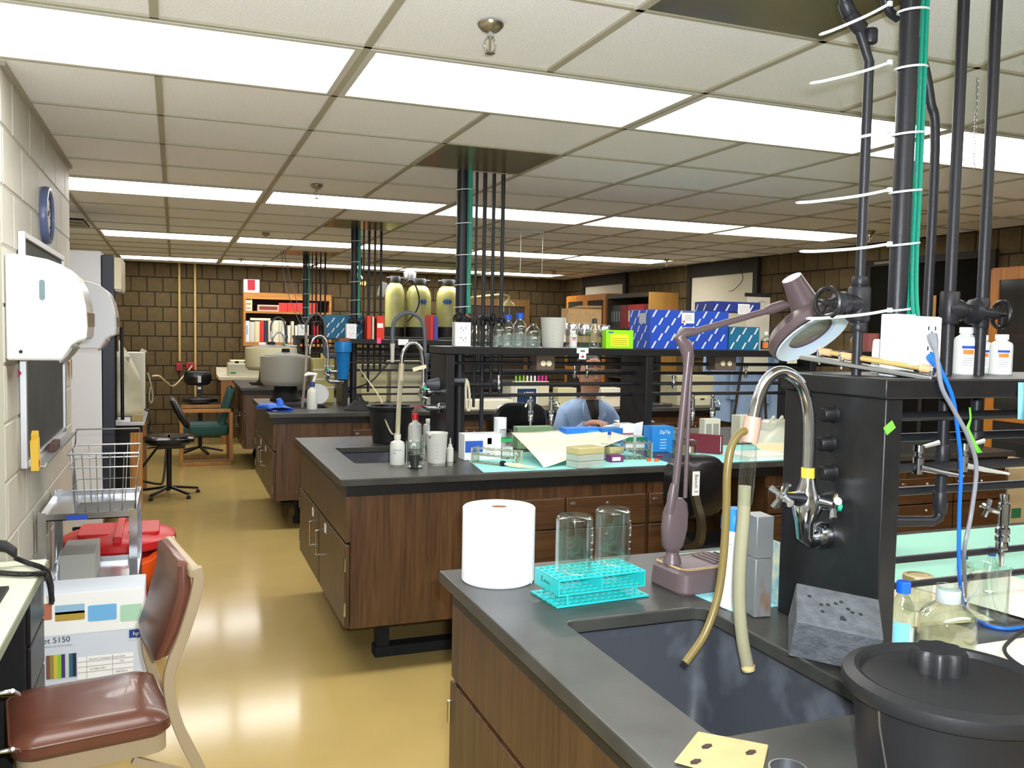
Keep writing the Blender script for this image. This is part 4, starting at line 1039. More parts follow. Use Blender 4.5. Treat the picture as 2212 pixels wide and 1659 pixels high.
# riser on the near bench: every pipe placed on its own
yr = 1.52
t = thing('service_riser', 'thick black pipes with green cables and long white cable ties', 'pipes', (1.51, yr, RZ), 'service risers')
cxr = PY(1945, 500, yr).x
MB().cyl((cxr, yr, RZ), (cxr, yr, CEIL), .0205, n=20).build('conduit', PIPE, t)
for i, (dx, dy) in enumerate(((.026, -.008), (.033, -.003), (.038, .003), (.029, .008), (.036, -.011), (.041, -.006))):
    MB().tube(smoothpath([(cxr+dx, yr+dy, CEIL), (cxr+dx+.003, yr+dy, 2.15), (cxr+dx+.004, yr+dy, 1.9), (cxr+dx+.004, yr+dy, 1.75), (cxr+dx-.012, yr+dy-.02, 1.66), (cxr+dx-.012, yr+dy-.03, 1.60)], 5), .0044, 7).build('green_cable', GRNC, t)
for yh, (tx_, ty_) in ((8, (1770, 75)), (135, (1750, 180)), (282, (1738, 310)), (410, (1720, 438)), (527, (1728, 543)), (670, (1742, 688))):
    h = PY(1922, yh, yr-.022); e = PY(tx_, ty_, yr-.03)
    zt_ = h.z
    tie = MB().tube([(cxr+.010+.038*math.cos(2*PI*i/18), yr+.027*math.sin(2*PI*i/18), zt_+.004+.005*math.cos(2*PI*i/18)) for i in range(18)], .0025, 5, closed=True).build('cable_tie', TIE, t)
    MB().cbox(h, .009, .007, .010).build('tie_head', TIE, tie)
    MB().tube(smoothpath([h, h.lerp(e, .35)+Vector((0, 0, -.004)), h.lerp(e, .8)+Vector((0, 0, -.003)), e], 5), [.0034]*15+[.002], 6).build('tie_tail', TIE, tie)
xl = PY(1858, 600, yr).x
pl_ = [(xl, yr, RZ), (xl, yr, PY(1860, 90, yr).z)]
top = [PY(1858, 72, yr), PY(1842, 44, yr), PY(1826, 14, yr), PY(1820, -20, yr)]
pipe([(xl, yr, RZ), (xl, yr, 2.16)] + top + [Vector((top[-1].x, yr, CEIL))], .0105, t)
collar((xl, yr, PY(1860, 75, yr).z), (0, 0, 1), .0155, .03, t); collar(PY(1830, 18, yr), (-.5, 0, .8), .0155, .03, t)
MB().tube([PY(1861, 64, yr), PY(1848, 50, yr), PY(1834, 30, yr)], .0165, 12).build('elbow', PIPE, t)
x2 = PY(2007, 600, 1.57).x
pipe([PY(1905, -30, 1.57), PY(1918, 20, 1.57), PY(1940, 40, 1.57)], .010, t, sm=5)
pipe([PY(1950, 30, 1.57), PY(1978, 90, 1.57), PY(1998, 150, 1.57), PY(2010, 220, 1.57), (x2, 1.57, PY(2008, 320, 1.57).z), (x2, 1.57, RZ)], .0105, t, sm=6)
x3, x4 = PY(2054, 600, yr).x, PY(2124, 600, yr).x
ze = PY(2025, 1125, yr).z
pipe([(x3, yr, CEIL), (x3, yr, ze+.03), (x3-.003, yr, ze+.008), (x3-.022, yr, ze), (1.40, yr, ze+.015)], .0125, t)
pipe([(x4, yr, CEIL), (x4, yr, 1.33)], .0125, t)
for z in (1.63, 1.30, 1.19): collar((x3, yr, z), (0, 0, 1), .0165, .05, t)
collar((x4, yr, 1.63), (0, 0, 1), .017, .07, t); collar((x4, yr, 1.335), (0, 0, 1), .019, .04, t)
zv = PY(1855, 657, yr).z
collar((xl, yr, zv), (0, 0, 1), .024, .075, t, 'tee_fitting'); collar((xl, yr, zv+.05), (0, 0, 1), .017, .02, t); collar((xl, yr, zv-.05), (0, 0, 1), .017, .02, t)
valve((xl-.005, yr, zv), (-.98, -.18, 0), .098, .0155, t, wr=.031)
valve((xl+.01, yr+.01, zv-.01), (.6, .8, 0), .08, .012, t, wr=.025)
zv2 = PY(2050, 665, yr).z
collar((x3, yr, zv2), (0, 0, 1), .022, .075, t, 'tee_fitting')
valve((x3+.01, yr, zv2-.005), (.98, -.2, -.06), .125, .0185, t, wr=.030)
# outlet box with leads
bx0 = PY(1980, 730, 1.40).x; bx1 = PY(2032, 730, 1.40).x
ob = outlet_box(bx0, bx1, 1.40, 1.462, RZ+.025, PY(1990, 683, 1.40).z, 'white outlet box with blue and grey leads on the nearest rack')
ext = tag(MB().box((bx0-.002, 1.462, RZ+.0), (bx0+.062, 1.50, RZ+.135)).build('junction_cover', WHITE, None, bevel=.003), 'blank white junction cover behind the leads outlet', 'cover')
BLU = mat('blue_lead', (24, 106, 220), .35); GRY = mat('grey_lead', (128, 130, 136), .4)
def lead(pts, r, m_, label, z0):
    t = thing('power_lead', label, 'lead', pts[0])
    MB().tube(smoothpath(pts, 8), r, 8).build('cable', m_, t)
    d = (Vector(pts[1])-Vector(pts[0])).normalized()
    MB().tube([pts[0]-d*.004, pts[0]+d*.012, pts[0]+d*.034], [.011, .010, r*1.2], 10).build('plug', m_, t)
    return t
yl = 1.385
lead([PY(2013, 772, yl), PY(2030, 795, 1.36), PY(2058, 860, 1.355), PY(2070, 940, 1.36), PY(2076, 1010, 1.365), PY(2072, 1120, 1.37), PY(2073, 1250, 1.38), PZ(2086, 1315, BZ+.004), PZ(2120, 1345, BZ+.004), PZ(2170, 1358, BZ+.004), PZ(2230, 1352, BZ+.004)], .0042, BLU, 'blue power lead hanging from the outlet box', 0)
lead([PY(2014, 728, yl), PY(2024, 770, 1.36), PY(2034, 835, 1.352), PY(2060, 885, 1.352), PY(2092, 945, 1.352), PY(2109, 1010, 1.355), PY(2098, 1110, 1.36), PY(2082, 1200, 1.37), PZ(2088, 1290, BZ+.01)], .0046, GRY, 'grey power lead hanging beside the blue one', 0)

# rack fittings: knobs on the slab, turrets and cocks -----------------------------------------------
rk = RACK[1]
for x, y in ((1800, 895), (1793, 958), (1797, 1020)):
    p = PX(x, y, 1.337); MB().lathe([(0, .03), (.012, .03), (.016, .024), (.017, .006), (.020, 0)], (1.337, p.y, p.z), 18, Matrix.Rotation(-PI/2, 3, 'Y')).build('capped_outlet', BLACK, rk)
ya1 = BY[1]+.648
a, b = PY(1908, 936, ya1), PY(1934, 912, ya1)
M = Matrix.Rotation(-.6, 3, 'Y')
MB().cbox(((a.x+b.x)/2, ya1-.0005, (a.z+b.z)/2), .026, .001, .018, M).build('lime_tape', mat('lime_tape', (110, 240, 60), .6), rk)
def turret(p, L, parent_thing, ang=-2.4, button=None):
    """water or gas cock hanging from a pipe at p: body, serrated nozzle, cross handle"""
    p = Vector(p)
    MB().lathe([(.0, .0), (.010, 0), (.011, -.01), (.010, -.02), (.0135, -.022), (.014, -L*.42), (.011, -L*.44), (.016, -L*.47), (.016, -L*.54), (.012, -L*.55), (.016, -L*.58), (.016, -L*.64), (.012, -L*.65), (.014, -L*.68), (.014, -L*.75), (.007, -L*.77), (.008, -L*.80), (.005, -L), (0, -L)], p, 14).build('turret_body', CHROME, parent_thing)
    d = Vector((math.cos(ang), math.sin(ang), .25)).normalized(); c = p+Vector((0, 0, -L*.25))
    h = MB().tube([c, c+d*.035], [.009, .007], 10).build('valve_stem', CHROME, parent_thing)
    M = axis_m(d)
    mb = MB()
    for i in range(4):
        a_ = PI/2*i+.6; mb.tube([c+d*.036, c+d*.038+M @ Vector((.022*math.cos(a_), .022*math.sin(a_), 0))], [.005, .0062], 7)
    mb.build('cross_handle', CHROME, h)
    if button: MB().lathe([(0, .006), (.006, .005), (.007, 0)], c+d*.038, 10, M).build('index_button', button, h)
TEAL = mat('teal_button', (30, 170, 130), .4)
def turret_thing(p, L, label, ang=-2.4, button=None, group=None):
    t = thing('lab_tap', label, 'tap', p, group); turret(p, L, t, ang, button); return t
p = PY(2170, 1068, 1.50); turret_thing((p.x, 1.5, 1.203), .175, 'chrome lab tap hanging over the glass beaker', 2.6+PI*.0)
for (x, y, lab) in ((2000, 985, 'small chrome gas cock behind the slab edge'), (2098, 1000, 'small chrome gas cock beside the blue lead')):
    p = PY(x, y, 1.47)
    t = thing('gas_cock', lab, 'gas cock', (p.x, 1.47, 1.27))
    MB().lathe([(0, .045), (.012, .045), (.013, .03), (.008, .028), (.008, .02), (.012, .016), (.012, -.02), (0, -.022)], (p.x, 1.49, 1.285), 12).build('body', CHROME, t)
    MB().tube([(p.x, 1.48, 1.28), (p.x+.03, 1.45, 1.273), (p.x+.06, 1.42, 1.268)], [.008, .006, .0035], 8).build('nozzle', CHROME, t)
    MB().tube([(p.x, 1.49, 1.325), (p.x+.045, 1.48, 1.337)], [.005, .008], 8).build('lever', STEEL, t)

# chrome sink tap with hoses --------------------------------------------------------------------------
YT = 1.53
t = thing('sink_tap', 'chrome gooseneck sink tap on the black slab with cross handles', 'tap', PX(1790, 1155, 1.337))
neck = smoothpath([PY(1745, 1040, YT), PY(1748, 960, YT), PY(1746, 885, YT), PY(1728, 828, YT), PY(1692, 803, YT), PY(1659, 818, YT), PY(1639, 858, YT), PY(1628, 905, YT), PY(1624, 935, YT)], 7)
MB().tube(neck, .0128, 16).build('gooseneck', CHROME, t)
MB().tube([PY(1745, 1032, YT), PY(1745.3, 1010, YT)], .0142, 16).build('tape_band', mat('tape_yellow', (236, 206, 60), .6), t)
b0 = PY(1745, 1045, YT)
MB().tube([b0+Vector((0, 0, .014)), b0, b0-Vector((0, 0, .02)), b0-Vector((0, 0, .05)), b0-Vector((.004, 0, .085)), b0-Vector((.002, 0, .115)), b0-Vector((-.012, 0, .125)), PY(1775, 1160, YT), Vector((1.337, YT, PY(1790, 1155, YT).z))], [.016, .018, .026, .034, .022, .019, .019, .018, .018], 16).build('body', CHROME, t)
zf = PY(1790, 1155, YT).z
MB().lathe([(0, 0), (.030, 0), (.031, .012), (.026, .022), (.022, .024), (0, .024)], (1.336, YT, zf), 20, Matrix.Rotation(-PI/2, 3, 'Y')).build('flange', CHROME, t)
cb = b0-Vector((0, 0, .035))
for (hx, hy, hd, btn) in ((1690, 1072, .0, None), (1800, 1092, .0, TEAL)):
    e = PY(hx, hy, YT-.035 if btn else YT-.02)
    st = MB().tube([cb, cb.lerp(e, .5), e], [.021, .016, .012], 12).build('valve_stem', CHROME, t)
    d = (e-cb).normalized(); M = axis_m(d); mb = MB()
    for i in range(4):
        a_ = PI/2*i+.4; tip = e+d*.006+M @ Vector((.030*math.cos(a_), .030*math.sin(a_), 0))
        mb.tube([e, tip], [.0065, .009], 8)
    mb.lathe([(0, .012), (.009, .010), (.011, -.006), (0, -.008)], e, 12, M)
    mb.build('cross_handle', CHROME, st)
    if btn: MB().lathe([(0, .010), (.009, .008), (.010, 0)], e+d*.010, 14, M).build('index_button', TEAL, st)
e = PY(1792, 1080, YT+.02)
MB().tube([cb, e], [.016, .012], 10).build('rear_branch', CHROME, t)
MB().lathe([(0, -.016), (.018, -.014), (.022, 0), (.018, .014), (0, .016)], e, 16).build('rear_cap', CHROME, t)
# hoses
HOSE = mat('milky_hose', (152, 148, 120), .3, alpha=.9); YH = mat('amber_hose', (118, 102, 56), .35, alpha=.92)
CONN = mat('pink_rubber', (206, 160, 142), .4, alpha=.9)
t = thing('tap_hose', 'milky drain hose with clear tube hanging from the sink tap', 'hose', PY(1626, 905, YT))
MB().tube([PY(1627, 900, YT), PY(1624, 920, YT), PY(1619, 955, YT)], [.017, .0185, .017], 14).build('connector', CONN, t)
MB().tube([PY(1619, 950, YT), PY(1616, 1000, YT), PY(1611, 1060, YT), PY(1608, 1090, YT)], [.015, .017, .017, .016], 16, cap=False).build('clear_tube', GLASS, t)
MB().tube(smoothpath([PY(1609, 1050, YT), PY(1606, 1120, YT), PY(1599, 1210, YT), PY(1597, 1300, YT), PY(1604, 1380, YT-.005), PY(1617, 1448, YT-.01)], 7), .0135, 14).build('hose', HOSE, t)
MB().lathe([(.012, 0), (.0145, 0), (.0145, .01), (.012, .01)], PY(1616, 1446, YT-.01), 14).build('hose_rim', mat('amber_rim', (200, 178, 120), .3), t)
t = thing('side_hose', 'amber side hose curving from the tap connector into the sink', 'hose', PY(1617, 932, YT))
MB().tube(smoothpath([PY(1619, 930, YT), PY(1598, 936, YT-.005), PY(1580, 965, YT-.01), PY(1571, 1020, YT-.012), PY(1569, 1100, YT-.012), PY(1563, 1200, YT-.012), PY(1550, 1290, YT-.014), PY(1522, 1370, YT-.018), PY(1480, 1432, YT-.025)], 7), .0085, 12).build('hose', YH, t)

# ---- things on the near worktop ----------------------------------------------------------------------
c = Vector((.795, 2.135, BZ)); rr = .0955; zt_ = PY(1080, 1093, 2.135).z
t = thing('paper_roll', 'large white roll of paper towel at the worktop corner', 'paper roll', c)
h = zt_-BZ
MB().lathe([(.022, 0), (rr-.003, 0), (rr, .003), (rr, h-.003), (rr-.003, h), (.022, h), (.022, h-.05), (.022, 0)], c, 64).build('paper', mat('towel_paper', (246, 248, 252), .85), t)
MB().lathe([(.0195, .001), (.0225, .001), (.0225, h-.002), (.0195, h-.002), (.0195, .001)], c, 24).build('core', mat('card_core', (150, 110, 80), .8), t)
MB().prism([(0, 0), (.004, 0), (.006, .05), (.004, .1), (.008, .17), (.005, h-.004), (0, h-.004)], lambda q: (c.x+rr*math.cos(-.75-q[0]*8)*1.001, c.y+rr*math.sin(-.75-q[0]*8)*1.001, c.z+q[1]), lambda q: (c.x+rr*math.cos(-.75-q[0]*8)*1.012, c.y+rr*math.sin(-.75-q[0]*8)*1.012, c.z+q[1])).build('loose_edge', mat('towel_paper', (246, 248, 252), .85), t)
# teal test tube rack
A, B, C = PZ(1152, 1281, BZ), PZ(1203, 1314, BZ), PZ(1397, 1288, BZ)
ex = (C-B); LX = ex.length; ex.normalize(); ey = Vector((-ex.y, ex.x, 0)); LY = max(.095, (A-B).dot(ey))
TL = mat('teal_plastic', (40, 190, 190), .35, spec=.4)
def rp(u_, v_, z): q = B+ex*u_+ey*v_; return Vector((q.x, q.y, BZ+z))
t = thing('tube_rack', 'teal plastic test tube rack holding two inverted beakers', 'tube rack', B)
def gridplate(u0, u1, v0, v1, z, nx, ny, name, bw=.0035, th=.004):
    mb = MB(); R3 = Matrix((ex, ey, Vector((0, 0, 1)))).transposed()
    for i in range(nx+1):
        u_ = u0+(u1-u0)*i/nx; mb.cbox(rp(u_, (v0+v1)/2, z), bw, v1-v0+bw, th, R3)
    for j in range(ny+1):
        v_ = v0+(v1-v0)*j/ny; mb.cbox(rp((u0+u1)/2, v_, z), u1-u0+bw, bw*(1.9 if 0 < j < ny else 1.4), th*.99, R3)
    return mb.build(name, TL, t)
HTR = .064
gridplate(.006, LX-.006, .004, LY-.004, HTR, 14, 5, 'top_grid'); gridplate(.006, LX-.006, .004, LY-.004, .028, 14, 5, 'middle_grid')
gridplate(.0, LX, 0, LY, .003, 14, 5, 'base_grid', .0065)
R3 = Matrix((ex, ey, Vector((0, 0, 1)))).transposed()
for u_ in (.006, LX-.006): MB().cbox(rp(u_, LY/2, .046), .003, LY-.004, .038, R3).build('end_wall', TL, t)
for u_ in (.03, LX-.03):
    for v_ in (.004, LY-.004): MB().cbox(rp(u_, v_, .015), .005, .003, .026, R3).build('post', TL, t)
MB().cbox(rp(LX*.5, LY*.5, .046), .003, LY-.01, .034, R3).build('divider', TL, t)
# pen marks on its end
MB().tube([rp(.0035, LY*q, HTR-.016+w_) for q, w_ in ((.72, .006), (.66, .008), (.69, -.006), (.6, -.004), (.55, .002), (.52, -.005), (.46, .001), (.43, -.005), (.38, .0), (.35, -.005))], .0007, 4).build('pen_mark', PRINT_K, t)
def beaker(c, r, h, label, inv=False, m_=GLASS, name='beaker', spout=True, th=.0016, marks=True, parent=None, group=None):
    c = Vector(c); t = thing(name, label, 'beaker', c, group)
    pr_ = [(0, 0), (r*.86, 0), (r*.95, .004), (r, .012), (r, h-.006), (r*1.05, h-.001), (r*1.05, h), (r-th, h-.007), (r-th, .013), (r*.93, .006), (0, .0025)]
    if inv: pr_ = [(a_, h-b_) for a_, b_ in pr_]
    MB().lathe(pr_, c, 40).build('wall', m_, t)
    if marks:
        GW = mat('white_enamel', (228, 230, 226), .6)
        a0 = -.9
        for i in range(5):
            z = h*(.2+.13*i); z = h-z if inv else z; a_ = a0
            MB().tube([c+Vector((r*1.003*math.cos(a_+q), r*1.003*math.sin(a_+q), z)) for q in (0, .12, .24 if i % 2 else .18)], .0009, 4).build('graduation', GW, t)
        a_ = -.35; z = h*.62 if not inv else h*.6
        MB().grid(lambda u_, v_: c+Vector((r*1.004*math.cos(a_+.42*(u_-.5)), r*1.004*math.sin(a_+.42*(u_-.5)), z+.034*(v_-.5))), 5, 1).build('marking_patch', GW, t)
    if spout:
        z = h if not inv else 0; s = -1 if inv else 1
        a_ = 2.6 if not inv else -2.4
        d = Vector((math.cos(a_), math.sin(a_), 0)); q = Vector((-d.y, d.x, 0))
        MB().add([c+d*(r*1.03)+q*.010+Vector((0,0,z-s*.002)), c+d*(r*1.22)+Vector((0,0,z)), c+d*(r*1.03)-q*.010+Vector((0,0,z-s*.002)), c+d*(r*1.0)+Vector((0,0,z-s*.016))], [(0,1,3), (1,2,3)]).build('spout', m_, t, solid=.0012)
    return t
zr = BZ+HTR+.0025
for (x, y, lab) in ((1239, 1231, 'inverted glass beaker with white scale marks on the teal rack'), (1322, 1213, 'inverted glass beaker with white patch on the teal rack')):
    p = PZ(x, y, zr); hh_ = PY(x, 1113 if x < 1300 else 1098, p.y).z-zr
    beaker(p, .0465, hh_, lab, inv=True, group='inverted beakers')
# desk magnifier lamp ------------------------------------------------------------------------------
MAU = mat('mauve_enamel', (98, 82, 84), .34, spec=.5); MAUL = mat('gold_band', (176, 150, 112), .35, metal=.3)
n0 = PZ(1475, 1291, BZ); l0 = PZ(1389, 1252, BZ); r0 = PZ(1560, 1235, BZ)
e1 = (l0-n0); e1.normalize(); e2 = Vector((-e1.y, e1.x, 0)); e2 = -e2 if e2.dot(r0-n0) < 0 else e2
W1, W2 = .16, .215
cb = n0+e1*(W1/2)+e2*(W2/2)
R3 = Matrix((e1, e2, Vector((0, 0, 1)))).transposed()
def bl_(w, d, z, r): return [cb+e1*x+e2*y+Vector((0, 0, z)) for x, y in rrect(0, 0, w, d, r)]
YL = cb.y
t = thing('magnifier_lamp', 'mauve-grey articulated magnifier lamp with ring head on a heavy base', 'lamp', cb)
bs = MB().loft([bl_(W1-.008, W2-.008, 0, .03), bl_(W1, W2, .006, .035), bl_(W1-.008, W2-.008, .05, .035), bl_(W1-.03, W2-.03, .062, .03), bl_(W1-.05, W2-.05, .064, .02)]).build('base', MAU, t)
MB().loft([bl_(W1-.026, W2-.026, .058, .03), bl_(W1-.02, W2-.02, .061, .03), bl_(W1-.028, W2-.028, .0645, .03)], False, False).build('trim_line', MAUL, bs)
for i in range(5): MB().cbox(cb+e1*(.0)+e2*(.02+.018*i)+Vector((0, 0, .066)), W1*.6, .006, .004, R3).build('vent_rib', MAU, bs)
MB().cbox(n0+e2*(W2-.03)+Vector((0, 0, .03))-e1*.002, .006, .012, .02, R3).build('switch', mat('amber_switch', (230, 160, 70), .4), bs)
pb = PY(1452, 1205, YL); pb = Vector((pb.x, YL, BZ+.064))
MB().lathe([(0, 0), (.024, 0), (.022, .012), (.017, .02), (.017, .03), (0, .03)], pb, 20).build('swivel', MAU, t)
# flat oval column
col = []
for z, w_, d_, xo in ((.03, .034, .02, 0), (.045, .056, .034, 0), (.09, .070, .038, .003), (.13, .068, .038, .006), (.155, .054, .034, .009), (.168, .03, .022, .01)):
    col.append([pb+Vector((xo+x, y, z)) for x, y in rrect(0, 0, w_, d_, min(w_, d_)*.42)])
MB().loft(col).build('column', MAU, t)
elb = PY(1478, 742, YL); ft = PY(1452, 1075, YL)
MB().tube([PY(1446, 1110, YL-.01), PY(1452, 1070, YL-.01), PY(1456, 1045, YL-.01)], [.010, .013, .009], 12).build('arm_socket', MAU, t)
MB().tube([ft+Vector((0, -.01, 0)), PY(1488, 760, YL-.01)], .0095, 14).build('lower_arm', MAU, t)
MB().tube([PY(1480, 1075, YL+.012), PY(1494, 745, YL+.012)], .0055, 10).build('parallel_rod', MAU, t)
MB().tube([PY(1487, 790, YL), PY(1487, 770, YL), PY(1480, 745, YL), PY(1468, 728, YL), PY(1478, 718, YL), PY(1500, 716, YL)], [.014, .016, .018, .016, .014, .011], 12).build('elbow', MAU, t)
up0, up1 = PY(1495, 718, YL), PY(1655, 672, YL)
MB().tube([up0, up1], .0085, 12).build('upper_arm', MAU, t)
MB().tube([up1, PY(1665, 668, YL), PY(1690, 660, YL), PY(1702, 660, YL)], [.010, .014, .014, .008], 12).build('head_joint', MAU, t)
hc = PY(1745, 712, YL)
Ee1 = Vector((.93, -.12, .30)).normalized(); nn = Vector((-.20, .60, .74)); nn = (nn-Ee1*nn.dot(Ee1)).normalized(); Ee2 = nn.cross(Ee1)
MH = Matrix((Ee1, Ee2, nn)).transposed()
R0 = .115
MB().lathe([(.062, -.012), (R0-.006, -.022), (R0, -.018), (R0+.002, .0), (R0-.012, .022), (R0-.04, .036), (.066, .040), (.062, .03), (.062, -.012)], hc, 48, MH).build('head_shell', MAU, t)
MB().lathe([(.064, -.014), (R0-.007, -.025), (R0-.010, -.028), (.068, -.020)], hc, 48, MH).build('ring_tube', mat('ring_white', (214, 226, 244), .3), t)
MB().lathe([(0, .004), (.04, .002), (.062, -.004), (.062, -.008), (.04, -.010), (0, -.012)], hc, 40, MH).build('lens', mat('lens_glass', (150, 150, 140), .08, alpha=.55), t)
MB().tube([PY(1752, 690, YL), PY(1735, 650, YL), PY(1716, 612, YL), PY(1710, 600, YL)], [.044, .038, .029, .027], 24).build('hood_cone', MAU, t)
# blue pad, wipes canister, metal block, packet
BPAD = mat('cyan_pad', (150, 216, 226), .85)
q = [PZ(1497, 1284, BZ), PZ(1590, 1326, BZ), PZ(1688, 1308, BZ), PZ(1600, 1250, BZ)]
tag(MB().add([v+Vector((0, 0, .0005)) for v in q]+[v+Vector((0, 0, .002)) for v in q], [(3,2,1,0),(4,5,6,7),(0,1,5,4),(1,2,6,5),(2,3,7,6),(3,0,4,7)]).build('bench_pad', BPAD), 'small pale blue bench pad under the canister and metal block', 'pad')
p = PZ(1583, 1309, BZ+.002)
t = thing('wipes_canister', 'tall white canister with blue cap beside the metal block', 'canister', p)
zc_ = PY(1583, 1100, p.y).z-BZ
rc = .033
MB().lathe([(0, 0), (rc, 0), (rc+.002, .006), (rc, zc_-.05), (rc-.003, zc_-.04), (0, zc_-.04)], p, 32).build('body', WHITE, t)
MB().lathe([(0, zc_), (rc-.01, zc_), (rc-.003, zc_-.006), (rc+.001, zc_-.02), (rc+.002, zc_-.05), (rc-.004, zc_-.05)], p, 32).build('cap', mat('cap_blue', (30, 130, 226), .4), t)
for i in range(16):
    z = .03+.0085*i
    MB().tube([p+Vector((rc*1.003*math.cos(a_), rc*1.003*math.sin(a_), z)) for a_ in (-2.9, -2.5, -2.1, -1.7, -1.35)], .0009, 4).build('print_line', PRINT_B if i % 5 == 0 else PRINT_G, t)
p = PZ(1632, 1334, BZ+.002); zt_ = PY(1640, 1112, p.y+.03).z-BZ
t = thing('metal_block', 'grey aluminium block with rust streaks standing upright', 'block', p)
RUST = mat('streaked_aluminium', (146, 148, 148), .42, metal=.55, noise=.5, nscale=14, dark=(150, 104, 66), stretch=(1, 1, .35), pos=(.3, .4))
fx_ = p+Vector((.0, .0, 0)); exx = Vector((.995, -.10, 0)); eyy = Vector((.10, .995, 0))
R4 = Matrix((exx, eyy, Vector((0, 0, 1)))).transposed()
for z0, z1 in ((0, zt_*.58), (zt_*.585, zt_)):
    MB().cbox(p+exx*.018+eyy*.03+Vector((0, 0, (z0+z1)/2)), .044, .06, z1-z0, R4).build('segment', RUST, t, bevel=.0015)
p = PZ(1686, 1312, BZ)
t = thing('packet', 'slim printed packet standing against the black slab', 'packet', p)
MB().box((p.x-.004, p.y, BZ), (p.x+.006, p.y+.09, BZ+.155)).build('sleeve', mat('packet_print', (206, 200, 160), .6, noise=.5, nscale=30, dark=(90, 150, 170)), t)
# grey foam block
g0 = PZ(1790, 1415, BZ)
t = thing('foam_block', 'charcoal grey foam block with pitted top leaning behind the bucket', 'foam block', g0)
FO = mat('grey_foam', (86, 90, 94), .9, noise=.35, nscale=40, bump=.6, bscale=130)
M = Matrix.Rotation(math.radians(-38), 3, 'Z') @ Matrix.Rotation(math.radians(24), 3, 'X') @ Matrix.Rotation(math.radians(8), 3, 'Y')
cf = PZ(1800, 1378, BZ+.055); 
vs = [M @ Vector((x*.080, y*.058, z*.046)) for z in (-1, 1) for x, y in ((-1,-1),(1,-1),(1,1),(-1,1))]
cf = Vector((cf.x, cf.y, BZ+.001-min(v.z for v in vs)))
MB().cbox(cf, .160, .116, .092, M).build('foam', FO, t, bevel=.003)
random.seed(3)
for i in range(12):
    u_, v_ = random.uniform(-.8, .6), random.uniform(-.6, .7)
    MB().lathe([(0, .0004), (.004, .0003), (.0045, 0)], cf+M @ Vector((u_*.07, v_*.048, .046)), 8, M).build('pit', mat('pit_dark', (34, 36, 38), .95), t)
# black bucket -----------------------------------------------------------------------------------------
zl = BZ+.175
lc = PZ(2058, 1462, zl); rl = .142
BK = mat('black_plastic', (30, 30, 31), .42, spec=.4, bump=.08, bscale=70)
c = Vector((lc.x, lc.y, BZ))
t = thing('lidded_bucket', 'large black lidded bucket with fluted knob on the worktop', 'bucket', c)
MB().lathe([(0, 0), (rl*.78, 0), (rl*.82, .006), (rl*.93, .145), (rl*1.0, .15), (rl*1.0, .160), (rl*.95, .162)], c, 56).build('pail', BK, t)
ld = MB().lathe([(0, .172), (rl*.80, .170), (rl*.85, .168), (rl*.87, .176), (rl*.92, .178), (rl*1.03, .172), (rl*1.045, .160), (rl*1.03, .152), (rl*1.0, .152)], c, 64).build('lid', BK, t)
kb = []
for z, s in ((.170, .98), (.198, 1.0), (.204, .9)):
    kb.append([(c.x+.01+s*.036*(1+.07*math.cos(8*a_))*math.cos(a_), c.y+.034+s*.036*(1+.07*math.cos(8*a_))*math.sin(a_), BZ+z) for a_ in [2*PI*i/64 for i in range(64)]])
MB().loft(kb).build('knob', BK, ld)
MB().tube([(c.x-rl*1.0, c.y-.01, BZ+.15), (c.x-rl*1.0, c.y-.012, BZ+.13), (c.x-rl*.96, c.y-.02, BZ+.08), (c.x-rl*.92, c.y-.03, BZ+.02)], .0016, 6).build('bail_handle', STEEL, t)
# cardboard with holes, can rim
q = [PZ(1507, 1583, BZ+.002), PZ(1660, 1612, BZ+.002), PZ(1640, 1700, BZ+.002), PZ(1456, 1648, BZ+.002)]
CB = mat('brown_card', (196, 160, 112), .85, noise=.1, nscale=30)
t = thing('card_offcut', 'torn brown cardboard offcut with three punched holes', 'cardboard', q[0])
MB().add(q+[v+Vector((0, 0, .003)) for v in q], [(3,2,1,0),(4,5,6,7),(0,1,5,4),(1,2,6,5),(2,3,7,6),(3,0,4,7)]).build('sheet', CB, t, bevel=.004)
for x, y in ((1527, 1612), (1622, 1625), (1503, 1645)):
    p = PZ(x, y, BZ+.0052); MB().lathe([(0, 0), (.007, 0), (.008, .0006), (.010, .0)], p, 6, Matrix.Rotation(.4, 3, 'Z') @ Matrix.Diagonal((1.3, .7, 1))).build('punched_hole', mat('hole_dark', (60, 46, 40), .95), t)
p = PZ(1702, 1662, BZ+.03); c = Vector((p.x, p.y, BZ))
t = thing('metal_can', 'open steel can at the worktop front edge', 'can', c)
MB().lathe([(0, 0), (.026, 0), (.026, .028), (.0275, .03), (.0275, .033), (.025, .033), (.0245, .003), (0, .003)], c, 32).build('can_wall', STEEL, t)
